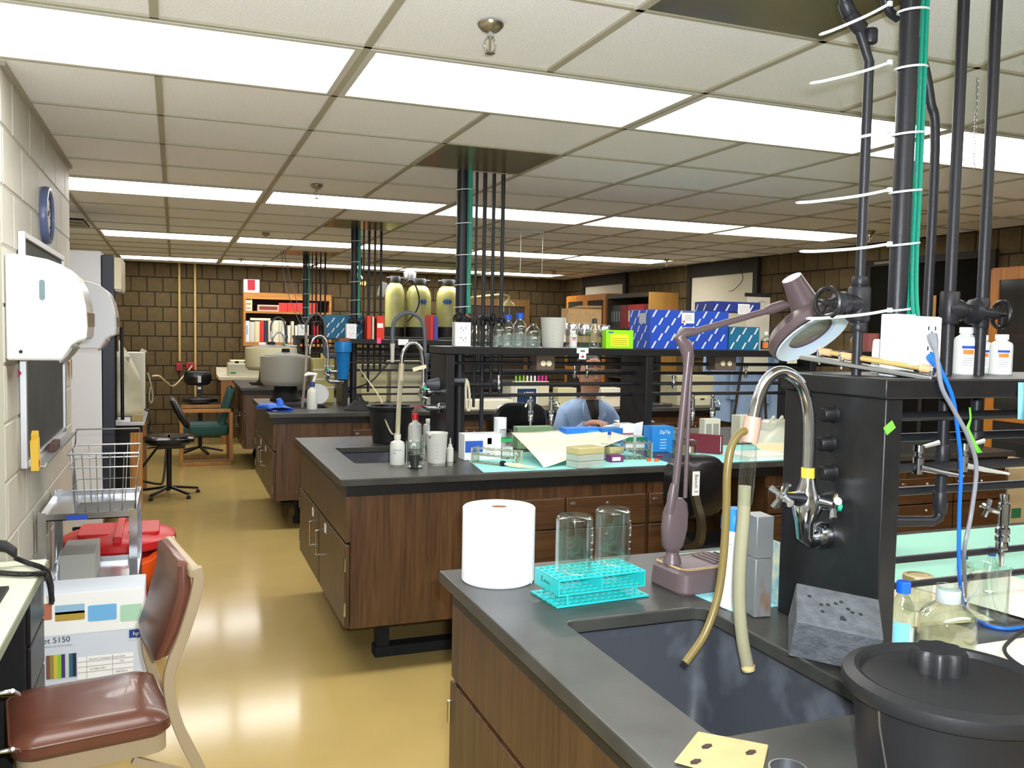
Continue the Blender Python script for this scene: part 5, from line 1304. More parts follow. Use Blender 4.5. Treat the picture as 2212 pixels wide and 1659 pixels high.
# ================================================================== NEAR RACK SHELF
A_, B_ = PY(1730, 766, 1.63), PY(2016, 812, 1.37)
t = thing('tube_holder', 'sloping steel holder with two glass tubes on the nearest rack', 'tube holder', A_)
dirv = (B_-A_).normalized(); side = dirv.cross(Vector((0, 0, 1))).normalized()
if side.y > 0: side = -side
A2, B2 = A_-side*.02, B_-side*.02
MB().bar(A2-Vector((0, 0, .006)), B2-Vector((0, 0, .006)), .06, .010).build('channel', STEEL, t, bevel=.002)
WD = mat('pale_wood', (206, 164, 120), .7)
for s, k0, k1 in ((-.016, .10, .86), (.012, .32, .98)):
    a, b = A2.lerp(B2, k0)+side*s+Vector((0, 0, .012)), A2.lerp(B2, k1)+side*s+Vector((0, 0, .012))
    r_ = MB().cyl(a.lerp(b, .1), a.lerp(b, .9), .0055, n=12).build('glass_tube', mat('brass_glass', (206, 176, 110), .15, metal=.3), t)
    for q0, q1 in ((0, .12), (.88, 1)): MB().cyl(a.lerp(b, q0), a.lerp(b, q1), .0085, n=14).build('wooden_end', WD, r_)
    for e_ in (a, b):
        MB().lathe([(0, .010), (.006, .008), (.0085, 0), (.006, -.008), (.003, -.012), (.0035, -.028), (0, -.03)], e_-Vector((0, 0, .002)), 12).build('ball_stud', CHROME, r_)
HD = mat('hdpe_bottle', (216, 218, 214), .4, alpha=.94)
def hdpe(p, r, h, label, cap=(236, 236, 232), parts=True, name='reagent_bottle', lab=True, group=None):
    p = Vector(p); t = thing(name, label, 'bottle', p, group)
    MB().lathe([(0, 0), (r*.94, 0), (r, r*.08), (r, h*.72), (r*.93, h*.78), (r*.55, h*.84), (r*.5, h*.86), (r*.5, h*.9)], p, 28).build('body', HD, t)
    MB().lathe([(0, h), (r*.56, h), (r*.6, h*.985), (r*.6, h*.87), (r*.5, h*.87)], p, 24).build('cap', mat('cap_%d_%d_%d' % cap, cap, .4), t)
    if lab:
        v = (CAM-p); a0 = math.atan2(v.y, v.x)+.25
        def patch(z0, z1, w, m_, nm, rr=1.004):
            MB().grid(lambda u_, q: p+Vector((r*rr*math.cos(a0+w*(u_-.5)), r*rr*math.sin(a0+w*(u_-.5)), z0+(z1-z0)*q)), 6, 1).build(nm, m_, t)
        patch(h*.16, h*.58, 1.1, PAPER, 'label'); patch(h*.55, h*.61, 1.1, PRINT_B, 'blue_strip', 1.008)
        patch(h*.43, h*.53, .9, mat('hazard_orange', (238, 120, 40), .6), 'hazard_square', 1.008)
        for i in range(4): patch(h*(.2+.05*i), h*(.212+.05*i), .9, PRINT_G, 'print_line', 1.008)
    return t
def onshelf(x, y, k, dy): 
    Y = BY[k]+dy; p = PY(x, y, Y); return Vector((p.x, Y, RZ))
p = onshelf(2084, 800, 1, .83); hdpe(p, .026, .112, 'white plastic reagent bottle with hazard label behind the valve pipe')
p = onshelf(2118, 800, 1, .90); hdpe(p, .024, .095, 'white plastic bottle half hidden behind the black pipe')
p = onshelf(2161, 800, 1, .83); hdpe(p, .025, .097, 'white plastic reagent bottle with narrow hazard label at the shelf side')
p = onshelf(1902, 770, 1, .90)
t = thing('scoop_holder', 'cut-down white plastic bottle with pen scribble on the rack', 'holder', p)
MB().loft([[p+Vector((x, y, z)) for x, y in rrect(0, 0, w_, .03, .008)] for z, w_ in ((0, .036), (.05, .034), (.075, .030), (.08, .022))]).build('shell', WHITE, t)
MB().tube([p+Vector((-.01+.004*i, -.0155, .055-.012*math.sin(i*1.2))) for i in range(7)], .0007, 4).build('scribble', PRINT_B, t)
a, b = PY(2193, 905, 1.358), PY(2216, 826, 1.358)
tag(MB().add([(a.x, 1.352, a.z), (b.x, 1.357, a.z-.002), (b.x, 1.3585, b.z), (a.x+.004, 1.3585, b.z), ], [(0,1,2,3)]).build('sticky_note', mat('note_cyan', (130, 200, 236), .8), None, solid=.0008), 'cyan sticky note on the near rack shelf edge', 'note')
q = [PY(2096, 880, 1.40), PY(2098, 905, 1.40), PY(2092, 925, 1.40), PY(2108, 960, 1.40), PY(2120, 978, 1.40)]
mb = MB(); wds = [.004, .004, .008, .010, .012]
mb.add([v-Vector((w_, 0, 0)) for v, w_ in zip(q, wds)]+[v+Vector((w_*.3, 0, 0)) for v, w_ in zip(q, wds)], [(i, i+1, 6+i, 5+i) for i in range(4)])
tag(mb.build('lime_ribbon', mat('lime_tape', (110, 240, 60), .6), None, solid=.001), 'lime green ribbon tape hanging from the near rack', 'ribbon')

# ---- glassware beside the bucket -------------------------------------------------------------------
def capbottle(p, r, h, label, cap=(24, 96, 226), fill=None, lab=None, group=None, fullcap=True, name='glass_bottle'):
    p = Vector(p); t = thing(name, label, 'bottle', p, group)
    MB().lathe([(0, 0), (r*.9, 0), (r, .006), (r, h*.58), (r*.9, h*.66), (r*.55, h*.76), (r*.45, h*.80), (r*.45, h*.88), (r*.42, h*.88), (r*.42, h*.80), (r*.86, h*.655), (r*.965, h*.575), (r*.965, .008), (0, .005)], p, 32).build('body', GLASS, t)
    if fullcap: MB().lathe([(0, h), (r*.5, h), (r*.56, h*.985), (r*.56, h*.83), (r*.48, h*.83)], p, 24).build('cap', mat('bcap_%d_%d_%d' % cap, cap, .4), t)
    if fill: MB().lathe([(0, .006), (r*.93, .008), (r*.93, h*fill[0]), (0, h*fill[0])], p, 28).build('contents', mat(fill[1], fill[2], .3, alpha=fill[3]), t)
    if lab:
        v = (CAM-p); a0 = math.atan2(v.y, v.x)
        MB().grid(lambda u_, q: p+Vector((r*1.006*math.cos(a0+1.3*(u_-.5)), r*1.006*math.sin(a0+1.3*(u_-.5)), h*(.12+.3*q))), 8, 1).build('label', mat('lab_%d_%d_%d' % lab, lab, .7), t)
    return t
# bench papers first
def sheet(pts, z, m_, label, name='paper_sheet', cat='paper', th=.0006, curl=None):
    vs = [Vector((x, y, z)) for x, y in pts]
    return tag(MB().add(vs+[v+Vector((0, 0, th)) for v in vs], [(3,2,1,0),(4,5,6,7),(0,1,5,4),(1,2,6,5),(2,3,7,6),(3,0,4,7)]).build(name, m_), label, cat)
WP = mat('bench_paper', (232, 228, 214), .85); CP = mat('cream_paper', (226, 208, 172), .85); MINT = mat('mint_mat', (150, 206, 186), .85)
sheet([(1.40, .80), (2.7, .80), (2.7, 1.355), (1.40, 1.355)], BZ+.0006, WP, 'white bench paper beneath the glassware beside the bucket', 'bench_paper', 'paper')
sheet([(1.40, 1.70), (3.2, 1.70), (3.2, 2.22), (1.40, 2.22)], BZ+.0006, MINT, 'mint green bench mat behind the near rack', 'bench_mat', 'mat')
sheet([(1.42, 1.50), (1.78, 1.46), (1.84, 1.76), (1.46, 1.80)], BZ+.0026, CP, 'cream paper sheet lying below the near rack pipes')
sheet([(1.86, 1.42), (2.2, 1.48), (2.14, 1.8), (1.80, 1.74)], BZ+.0045, WP, 'white notes sheet beyond the beaker')
sheet([(1.60, 1.86), (1.88, 1.90), (1.84, 2.16), (1.56, 2.1)], BZ+.0026, CP, 'cream sheet lying on the mint mat')
p = PZ(1946, 1398, BZ+.002); hh_ = PY(1946, 1258, p.y).z-BZ
capbottle(p, .0255, hh_, 'small glass bottle with bright blue cap and pale blue label', lab=(120, 200, 236), fill=(.3, 'white_powder', (226, 228, 226), 1))
p = PZ(2043, 1402, BZ+.002); r = .058
t = thing('glass_flask', 'round-shouldered glass storage jar with ground neck', 'flask', p)
hh_ = PY(2043, 1268, p.y).z-BZ
MB().lathe([(0, 0), (r*.9, 0), (r, .008), (r, hh_*.42), (r*.93, hh_*.56), (r*.66, hh_*.68), (r*.40, hh_*.74), (r*.40, hh_*.96), (r*.46, hh_), (r*.36, hh_), (r*.36, hh_*.74), (r*.9, hh_*.55), (r*.95, hh_*.42), (r*.95, .01), (0, .006)], p, 40).build('body', GLASS, t)
MB().lathe([(r*.405, hh_*.75), (r*.42, hh_*.76), (r*.42, hh_*.94), (r*.405, hh_*.95)], p, 32).build('frosted_neck', mat('frosted', (196, 206, 208), .6, alpha=.7), t)
MB().lathe([(0, .007), (r*.94, .009), (r*.94, hh_*.30), (0, hh_*.30)], p, 32).build('contents', mat('cloudy_liquid', (196, 182, 140), .2, alpha=.45), t)
p = PZ(1980, 1322, BZ+.002); r = .033; hh_ = PY(1980, 1243, p.y).z-BZ
t = thing('glass_jar', 'glass jar with dull gold screw lid', 'jar', p)
MB().lathe([(0, 0), (r*.9, 0), (r, .006), (r, hh_*.82), (r*.93, hh_*.88), (r*.9, hh_*.88), (r*.95, .008), (0, .004)], p, 32).build('body', GLASS, t)
MB().lathe([(0, hh_-.002), (r*.7, hh_-.002), (r*.74, hh_), (r*1.02, hh_-.001), (r*1.06, hh_*.95), (r*1.06, hh_*.84), (r*1.0, hh_*.83)], p, 32).build('lid', mat('gold_lid', (168, 150, 104), .4, metal=.6), t)
p = PZ(2132, 1345, BZ+.002); beaker(p, .044, PY(2132, 1225, p.y).z-BZ, 'tall glass beaker standing on papers below the chrome lab tap', marks=False)
for (x, y, lab) in ((2077, 1255, 'blue-capped glass tube behind the blue lead'), (2138, 1248, 'blue-capped glass vial behind the tall beaker')):
    p = PZ(x, y+38, BZ+.004)
    hh_ = PY(x, y-62, p.y).z-BZ
    capbottle(p, .018, hh_, lab, cap=(30, 80, 180))
tag(MB().tube(smoothpath([PZ(2215, 1358, BZ+.012), PZ(2178, 1388, BZ+.012), PZ(2170, 1405, BZ+.012), PZ(2185, 1425, BZ+.012), PZ(2230, 1455, BZ+.012)], 8), .004, 8).build('coiled_lead', RUBBER), 'black lead looping over bench paper beside the bucket', 'lead')
# blue bag behind the slab
def bag_(u_, v_):
    a, b = PY(1955, 1025, 2.3), PY(1992, 1135, 2.3)
    return Vector((a.x+(b.x-a.x+.02)*u_*(.6+.4*v_), 2.3+.03*math.sin(5*u_+3*v_), a.z+(b.z-a.z)*v_+.015*math.sin(6*u_)))
tb = PZ(2050, 1130, BZ)
t = thing('plastic_bag', 'pale blue plastic bag slumped on the bench behind the black slab', 'bag', (1.98, 2.15, BZ))
ls = []
for z, w_, d_ in ((0, .10, .08), (.03, .13, .10), (.09, .11, .08), (.14, .07, .05), (.17, .08, .02), (.19, .05, .008)):
    ls.append([(2.0+x*(1+.15*math.sin(7*x*40+z*30)), 2.12+y, BZ+.002+z+.006*math.sin(x*120)) for x, y in rrect(0, 0, w_, d_, min(w_, d_)*.45, 6)])
MB().loft(ls).build('film', mat('blue_film', (150, 182, 220), .25, alpha=.8), t)

# ================================================================== SECOND BENCH
Y2 = BY[2]
BB = BZ
CY = mat('cyan_mat', (150, 220, 216), .85)
q = [PZ(1000, 985, BZ), PZ(1035, 1021, BZ), PZ(1448, 1000, BZ), PZ(1400, 958, BZ)]
sheet([(1.42, 4.40), (1.335, 3.80), (2.36, 3.79), (2.36, 4.40)], BZ+.0006, CY, 'cyan bench mat under the clear tube rack and curled paper', 'bench_mat', 'mat')
sheet([(2.58, 4.40), (2.58, 3.79), (3.66, 3.79), (3.66, 4.40)], BZ+.0006, CY, 'cyan bench mat under the maroon binder', 'bench_mat', 'mat')
# milky wash bottle with hose
def px_h(x, y, p): return PY(x, y, p.y).z-BZ
p = PZ(858, 1003, BZ)
t = thing('hose_bottle', 'milky plastic bottle with blue print receiving the tap hose', 'bottle', p)
h = px_h(858, 938, p); r = .036
MB().lathe([(0, 0), (r*.94, 0), (r, .006), (r, h*.66), (r*.9, h*.74), (r*.42, h*.80), (r*.40, h*.84), (r*.46, h*.85), (r*.46, h), (r*.36, h)], p, 28).build('body', LDPE, t)
v = CAM-p; a0 = math.atan2(v.y, v.x)
tx_ = Vector((-math.sin(a0), math.cos(a0), 0))
text('ETHANOL', .0095, p+Vector((r*1.01*math.cos(a0), r*1.01*math.sin(a0), h*.5))-tx_*.022, tx_, (0, 0, 1), PRINT_B, t)
text('70%', .0095, p+Vector((r*1.01*math.cos(a0), r*1.01*math.sin(a0), h*.40))-tx_*.022, tx_, (0, 0, 1), PRINT_B, t)
p = PZ(897, 1011, BZ); beaker(p, .044, px_h(897, 953, p), 'glass beaker with dark object inside, on the second bench', spout=False)
t = thing('rubber_stopper', 'black rubber stopper inside the glass beaker', 'stopper', p+Vector((0, 0, .004)))
MB().lathe([(0, 0), (.018, 0), (.026, .06), (0, .062)], p+Vector((-.004, 0, .004)), 20).build('bung', RUBBER, t)
PP = mat('pp_beaker', (206, 206, 198), .45, alpha=.86)
def ppbeaker(p, r, h, label):
    p = Vector(p); t = thing('plastic_beaker', label, 'beaker', p)
    MB().lathe([(0, 0), (r*.80, 0), (r*.84, .006), (r*.98, h-.01), (r*1.03, h-.003), (r*1.03, h), (r*.96, h-.006), (r*.82, .008), (0, .005)], p, 32).build('wall', PP, t)
    a_ = -2.6 if label.startswith('large') else .4
    d = Vector((math.cos(a_), math.sin(a_), 0)); qv = Vector((-d.y, d.x, 0))
    MB().add([p+d*(r*1.0)+qv*.018+Vector((0, 0, h-.002)), p+d*(r*1.22)+Vector((0, 0, h+.002)), p+d*(r*1.0)-qv*.018+Vector((0, 0, h-.002)), p+d*(r*.96)+Vector((0, 0, h-.03))], [(0,1,3),(1,2,3)]).build('spout', PP, t, solid=.0015)
    v = (CAM-p); a0 = math.atan2(v.y, v.x)
    for i in range(6):
        z = h*(.18+.11*i); rr_ = r*(.84+.14*z/h)*1.006
        MB().tube([p+Vector((rr_*math.cos(a0+w_), rr_*math.sin(a0+w_), z)) for w_ in (-.1, 0, .12 if i % 2 else .22)], .0007, 4).build('graduation', PRINT_G, t)
    return t
p = PZ(943, 999, BZ); ppbeaker(p, .054, px_h(943, 934, p), 'large frosted plastic beaker beside the glass beaker')
sheet([(PZ(920, 1003, BZ).x, 4.02), (PZ(968, 1003, BZ).x, 4.02), (PZ(972, 990, BZ).x, 4.16), (PZ(925, 990, BZ).x, 4.16)], BZ-.0, glass('clear_plate'), 'clear plate under the frosted plastic beaker', 'plate', 'plate', .0015)
p = PZ(896, 968, BZ)
t = thing('wash_bottle', 'squeeze wash bottle with red cap and bent red spout', 'bottle', p)
h = px_h(896, 905, p); r = .038
MB().lathe([(0, 0), (r*.94, 0), (r, .006), (r, h*.72), (r*.9, h*.82), (r*.45, h*.9), (r*.42, h)], p, 28).build('body', LDPE, t)
RC = mat('red_cap', (206, 36, 44), .4)
MB().lathe([(0, h+.03), (.016, h+.03), (.019, h+.02), (.019, h-.004), (.015, h-.004)], p, 20).build('cap', RC, t)
MB().tube(smoothpath([p+Vector((0, 0, h+.03)), p+Vector((0, 0, h+.055)), p+Vector((.012, 0, h+.068)), p+Vector((.05, 0, h+.07))], 5), .0035, 8).build('spout', RC, t)
p = PZ(927, 962, BZ); t = hdpe(p, .036, px_h(927, 905, p), 'wide white plastic bottle behind the frosted beaker', lab=False)
p = PZ(972, 996, BZ)
t = thing('dropper_bottle', 'small translucent dropper bottle beside the mat', 'bottle', p)
h = px_h(972, 946, p); r = .017
MB().lathe([(0, 0), (r, 0), (r, h*.55), (r*.6, h*.62), (r*.6, h*.72), (r*.25, h*.74), (r*.16, h), (0, h)], p, 20).build('body', LDPE, t)
# clear tube rack
def acrylic_rack(a, b, c_, z, h, n, label):
    a, b, c_ = Vector(a), Vector(b), Vector(c_)
    t = thing('clear_tube_rack', label, 'tube rack', a)
    up = Vector((0, 0, h))
    ACR = glass('acrylic', (236, 240, 232))
    for hh__ in (0.02, .55, .98):
        o = up*hh__
        MB().add([a+o, b+o, b+c_-a+o, c_+o], [(0,1,2,3)]).build('tier', ACR, t, solid=.003)
        for i in range(n+1):
            q0 = a.lerp(b, i/n)+o; q1 = q0+(c_-a)
            MB().bar(q0, q1, .003, .004).build('tier_bar', mat('acrylic_edge', (206, 204, 182), .3, alpha=.7), t)
    for q0 in (a, b): MB().add([q0, q0+(c_-a), q0+(c_-a)+up, q0+up], [(0,1,2,3)]).build('end_plate', ACR, t, solid=.003)
    for q0 in (a, b, c_, b+c_-a): MB().bar(q0, q0+up, .004, .004).build('edge', mat('acrylic_edge', (206, 204, 182), .3, alpha=.7), t)
    return t
za = BZ+.0013
A = PZ(1012, 1013, za)+Vector((0, 0, 0)); Bp = PZ(1066, 1013, za); 
acrylic_rack(Vector((1.375, 4.10, za)), Vector((1.53, 3.90, za)), Vector((1.43, 4.145, za)), za, .075, 8, 'clear acrylic tube rack on the cyan mat')
# boxes, all given by base px and size
def carton(x0, x1, yb_, yt, Y, d, rgb, label, name='carton', cat='box', rz=0, parts=(), z=None, m_=None, lid=None):
    a, b = PY(x0, yb_, Y), PY(x1, yb_, Y); zt_ = PY((x0+x1)/2, yt, Y).z; zb0 = za if z is None else z
    t = thing(name, label, cat, ((a.x+b.x)/2, Y, zb0))
    mm = m_ or mat('card_%d_%d_%d' % rgb, rgb, .55)
    MB().box((a.x, Y, zb0), (b.x, Y+d, zt_)).build('carton', mm, t, bevel=.0015)
    w, h_ = b.x-a.x, zt_-zb0
    for (u0, u1, v0, v1, col, nm) in parts:
        mm2 = mat('prt_%d_%d_%d' % col, col, .6)
        MB().box((a.x+w*u0, Y-.0008, zb0+h_*v0), (a.x+w*u1, Y-.0002, zb0+h_*v1)).build(nm, mm2, t)
    if rz: t.rotation_euler = (0, 0, rz)
    return t, a, b, zb0, zt_
WH3 = (230, 232, 236)
t, a, b, z0_, z1_ = carton(1003, 1082, 985, 938, 4.18, .10, WH3, 'white and blue plastic kit box behind the clear rack', parts=((0.02, .5, .3, .75, (36, 84, 176), 'blue_panel'), (.56, .98, .1, .95, (240, 240, 242), 'white_panel'), (.62, .74, .6, .85, (40, 90, 190), 'round_logo')))
for i in range(4): MB().box((a.x+.11, 4.1785, z0_+.02+.012*i), (a.x+.16, 4.1792, z0_+.023+.012*i)).build('print_line', PRINT_G, t)
p = PY(1092, 980, 4.20); 
t = thing('tip_bag', 'clear bag of tips with a green band', 'bag', (p.x, 4.2, za))
MB().loft([[(p.x+x, 4.2+y, za+z) for x, y in rrect(0, 0, w_, .05, .02)] for z, w_ in ((0, .07), (.05, .075), (.1, .07), (.15, .06))]).build('film', glass('bag_film', (232, 236, 234)), t)
MB().loft([[(p.x+x, 4.2+y, za+z) for x, y in rrect(0, 0, .072, .052, .02)] for z in (.088, .106)], False, False).build('green_band', mat('band_green', (30, 160, 90), .5), t)
MB().box((p.x-.025, 4.176, za+.01), (p.x+.03, 4.224, za+.06)).build('paper_insert', WHITE, t)
p = PZ(1080, 945, BZ); p = Vector((PY(1080, 945, 4.62).x, 4.62, BZ))
t = thing('towel_tube', 'narrow upright white paper roll under the second rack', 'paper roll', p)
MB().lathe([(.01, 0), (.036, 0), (.036, .17), (.01, .17), (.01, 0)], p, 28).build('paper', mat('towel_paper', (246, 248, 252), .85), t)
# pipette
P0, P1 = PZ(1083, 1001, za+.012), PZ(1136, 1008, za+.012)
t = thing('micropipette', 'cream micropipette lying at the mat edge with black knob', 'pipette', P0)
dv = (P1-P0).normalized()
MB().tube([P0, P0+dv*.02, P0+dv*.024], [.014, .014, .008], 16).build('knob', BLACKM, t)
MB().tube([P0+dv*.024, P0+dv*.045], .007, 12).build('plunger', WHITE, t)
MB().bar(P0+dv*.045, P0+dv*.125, .024, .02).build('grip', CREAM, t, bevel=.004)
MB().box((P0.x+.05, P0.y-.014, P0.z-.006), (P0.x+.07, P0.y-.0125, P0.z+.006)).build('volume_window', PRINT_K, t)
MB().tube([P0+dv*.125, P0+dv*.16, P0+dv*.21], [.008, .006, .003], 10).build('shaft', CREAM, t)
# curled paper
def curl(u_, v_):
    a = Vector((1.66, 4.32, za)); x = 1.655+.60*u_*(1-.12*v_)+.02*v_; y = 3.84+.50*v_+.24*u_*(1-.5*v_)
    z = za+.003+.115*(1-u_)**1.2*(v_**.8)+.125*(u_**1.15)*(.85+.15*v_)+.004*math.sin(3*u_)
    return (x, y, z)
tag(MB().grid(curl, 24, 12).build('curled_sheet', mat('ivory_paper', (238, 234, 210), .8), None, solid=.0008), 'large ivory paper sheet curling up from the cyan mat', 'paper')
# translucent sample boxes
SB = mat('sample_box', (186, 200, 190), .4, alpha=.85); SBL = mat('sample_lid', (204, 196, 140), .4, alpha=.85)
def sbox(x0, x1, yb_, Y, d, n, label, h=.033):
    a, b = PY(x0, yb_, Y), PY(x1, yb_, Y); z = za
    t = thing('sample_box', label, 'box', ((a.x+b.x)/2, Y, z))
    for i in range(n):
        MB().box((a.x, Y, z+.001), (b.x, Y+d, z+h-.001)).build('tray', SB, t, bevel=.002); z += h
    MB().box((a.x-.001, Y-.001, z), (b.x+.001, Y+d+.001, z+h)).build('lid', SBL, t, bevel=.003)
    t.rotation_euler = (0, 0, .25)
sbox(1246, 1310, 1008, 3.80, .10, 2, 'stack of translucent sample boxes with yellowed lid')
sbox(1316, 1350, 990, 4.02, .10, 1, 'single translucent sample box beside the stacked ones')
KB = (30, 120, 220)
carton(1222, 1300, 965, 925, 4.30, .09, KB, 'flat bright blue kit box behind the sample boxes', 'kit_box', parts=((.6, .98, .1, .9, (60, 150, 236), 'pale_face'),))
carton(1300, 1345, 968, 926, 4.26, .10, (26, 110, 190), 'deep blue kit box with white swirl print', 'kit_box', parts=((.1, .9, .25, .4, (130, 200, 240), 'swirl'), (.2, .5, .5, .56, (230, 236, 240), 'title_line')))
t, a, b, z0_, z1_ = carton(1338, 1372, 955, 916, 4.38, .08, (226, 226, 224), 'white pipette tip packet with blue lettering', 'tip_packet', 'packet')
text('eppen', .034, (a.x+.004, 4.3785, (z0_+z1_)/2+.01), (1, 0, 0), (0, 0, 1), mat('ep_blue', (24, 60, 160), .6), t)
for zz in (.03, .085): MB().box((a.x+.015, 4.379, z0_+zz), (b.x-.015, 4.3795, z0_+zz+.007)).build('red_line', PRINT_R, t)
MB().prism([(b.x, z0_), (b.x+.05, z0_+.01), (b.x+.06, z1_+.01), (b.x+.01, z1_)], lambda q_: (q_[0], 4.40, q_[1]), lambda q_: (q_[0], 4.405, q_[1])).build('torn_wrapper', WHITE, t)
# leaning papers behind
for i, (x0, x1, yy, lab) in enumerate(((1270, 1340, 905, 'white letter lying over the blue kit boxes'), (1300, 1350, 912, 'folded envelope propped behind the tip packet'))):
    a, b = PY(x0, 920, 4.50), PY(x1, yy, 4.46)
    tag(MB().grid(lambda u_, v_: (a.x+(b.x-a.x)*u_, 4.40+.10*v_, za+.075+.03*v_+.012*i+.015*math.sin(2*u_)), 6, 4).build('loose_paper', PAPER, None, solid=.0008), lab, 'paper')
# wire tube rack with labels
acrylic_rack(Vector((2.06, 4.02, za)), Vector((2.33, 3.98, za)), Vector((2.10, 4.13, za)), za, .085, 10, 'clear wire-edged tube rack holding two tubes')
for x, y, lab in ((2.12, 4.06, 'test tube with blue cap in the wire rack'), (2.26, 4.04, 'open test tube in the wire rack')):
    t = thing('test_tube', lab, 'tube', (x, y, za)); MB().lathe([(0, .003), (.006, .005), (.008, .014), (.008, .13), (.0075, .13)], (x, y, za), 14).build('tube', mat('tube_glass', (200, 208, 206), .2, alpha=.5), t)
    MB().lathe([(0, .142), (.009, .142), (.0095, .126), (.008, .126)], (x, y, za), 14).build('cap', PRINT_B if 'blue' in lab else mat('tube_rim', (210, 214, 212), .3), t)
t, a, b, z0_, z1_ = carton(1408, 1455, 975, 922, 4.22, .10, (30, 130, 210), 'blue pipette tip carton with white title', 'tip_carton')
text('ZipTip', .026, (a.x+.045, 4.2185, z1_-.03), (1, 0, 0), (0, 0, 1), PAPER, t)
for i in range(4): MB().box((a.x+.05, 4.2188, z0_+.02+.016*i), (a.x+.09, 4.2196, z0_+.024+.016*i)).build('print_line', mat('pale_print', (190, 220, 240), .6), t)
FOIL = mat('foil', (205, 205, 204), .22, metal=1, bump=.9, bscale=40)
p = PY(1452, 960, 4.36); p = Vector((p.x, 4.36, za))
t = thing('foil_beaker', 'beaker capped with crumpled foil behind the blue tip carton', 'beaker', p)
MB().lathe([(0, 0), (.04, 0), (.043, .09), (.041, .09), (.038, .004), (0, .004)], p, 28).build('wall', GLASS, t)
MB().lathe([(0, .12), (.03, .118), (.044, .105), (.047, .06), (.045, .05)], p, 24).build('foil_cap', FOIL, t)
p = PZ(1487, 990, za); 
t = thing('clear_box', 'clear plastic box with white sticker on the mat', 'box', p)
MB().box((p.x-.05, p.y, za), (p.x+.05, p.y+.09, za+.095)).build('shell', glass('clear_box_m', (226, 230, 226)), t, bevel=.003)
MB().box((p.x-.045, p.y+.006, za+.003), (p.x+.035, p.y+.08, za+.06)).build('contents', mat('box_contents', (168, 160, 130), .6), t)
MB().box((p.x-.01, p.y-.001, za+.03), (p.x+.012, p.y, za+.06)).build('sticker', WHITE, t)
for x, lab in ((1402, 'pair of orange caps lying on the cyan mat, one'), (1418, 'pair of orange caps lying on the cyan mat, other')):
    p = PZ(x, 996, za+.0005)
    tag(MB().lathe([(0, .012), (.011, .012), (.013, .008), (.013, 0), (0, 0)], p, 18).build('orange_cap', mat('cap_orange', (250, 96, 20), .4)), 'orange tube cap lying on the cyan mat', 'cap', 'orange tube caps')
p = PZ(1425, 986, za); tag(MB().cbox(p+Vector((0, 0, .004)), .035, .012, .008).build('red_clip', mat('red_cap', (206, 36, 44), .4), None, bevel=.003), 'small red clip beside the wire rack', 'clip')
# maroon binder, papers, pipette carousel
a, b = Vector((2.73, 4.30, za)), Vector((3.05, 4.30, za))
t = thing('ring_binder', 'maroon ring binder standing on the second cyan mat', 'binder', (2.7, 4.3, za))
MR = mat('maroon_cloth', (110, 30, 46), .6)
pa, pb = PY(1483, 935, 4.20), PY(1556, 955, 4.05)
dvx = (pb-pa); dvx.z = 0; L_ = dvx.length; dvx.normalize()
Rb = Matrix((dvx, Vector((-dvx.y, dvx.x, 0)), Vector((0, 0, 1)))).transposed()
mid = (pa+pb)/2
MB().cbox(Vector((mid.x, mid.y, za+.052)), L_, .004, .10, Rb).build('front_cover', MR, t)
MB().cbox(Vector((mid.x, mid.y, za+.052))+Rb @ Vector((0, .05, 0)), L_, .004, .10, Rb).build('back_cover', MR, t)
MB().cbox(Vector((mid.x, mid.y, za+.004))+Rb @ Vector((0, .025, 0)), L_, .05, .006, Rb).build('spine', MR, t)
MB().cbox(Vector((mid.x, mid.y, za+.052))+Rb @ Vector((0, .025, 0)), L_*.92, .035, .085, Rb).build('pages', PAPER, t)
for i, (x, y, rz, rgb, lab) in enumerate(((2.95, 3.92, .1, (224, 222, 216), 'pile of grey journals at the mat edge'), (3.22, 4.05, -.3, (232, 216, 176), 'cream handwritten sheet across the journals'), (3.4, 3.88, .2, (230, 230, 226), 'white report at the end of the mat'))):
    Rz = Matrix.Rotation(rz, 3, 'Z'); h_ = .022 if i == 0 else .003
    tag(MB().cbox((x, y, za+h_/2+(.026 if i == 1 else 0)), .30, .21, h_, Rz if i != 1 else Rz @ Matrix.Rotation(.12, 3, 'X')).build('paper_pile' if i == 0 else 'paper_sheet', mat('pp_%d' % i, rgb, .8), None), lab, 'papers')
p = Vector((3.42, 4.34, za))
t = thing('pipette_stand', 'cream rotary pipette stand with hooked arms', 'pipette stand', p)
MB().loft([[(p.x+x, p.y+y, za+z) for x, y in rrect(0, 0, w_, .16, .06)] for z, w_ in ((0, .34), (.03, .36), (.07, .30), (.09, .24), (.14, .22), (.15, .18))]).build('base', mat('stand_cream', (206, 204, 188), .4), t)
for i in range(6):
    x = p.x-.15+.06*i; MB().tube(smoothpath([(x, p.y-.09, za+.13), (x+.005, p.y-.11, za+.17), (x+.02, p.y-.11, za+.185), (x+.03, p.y-.1, za+.165)], 4), .007, 8).build('hook', mat('stand_cream', (206, 204, 188), .4), t)
MB().box((p.x-.02, p.y-.086, za+.04), (p.x+.05, p.y-.082, za+.06)).build('green_badge', mat('badge_green', (20, 140, 80), .5), t)
t, *_ = carton(1598, 1630, 935, 898, 4.46, .09, (208, 206, 186), 'small cream heater block with striped panel', 'heat_block', 'instrument', parts=((.35, .65, .2, .5, (90, 120, 150), 'striped_panel'),))
carton(1522, 1556, 925, 905, 4.52, .06, (210, 208, 190), 'clear divided parts box under the second rack', 'parts_box', parts=((.1, .45, .2, .8, (150, 150, 140), 'cell'), (.55, .9, .2, .8, (150, 150, 140), 'cell')))
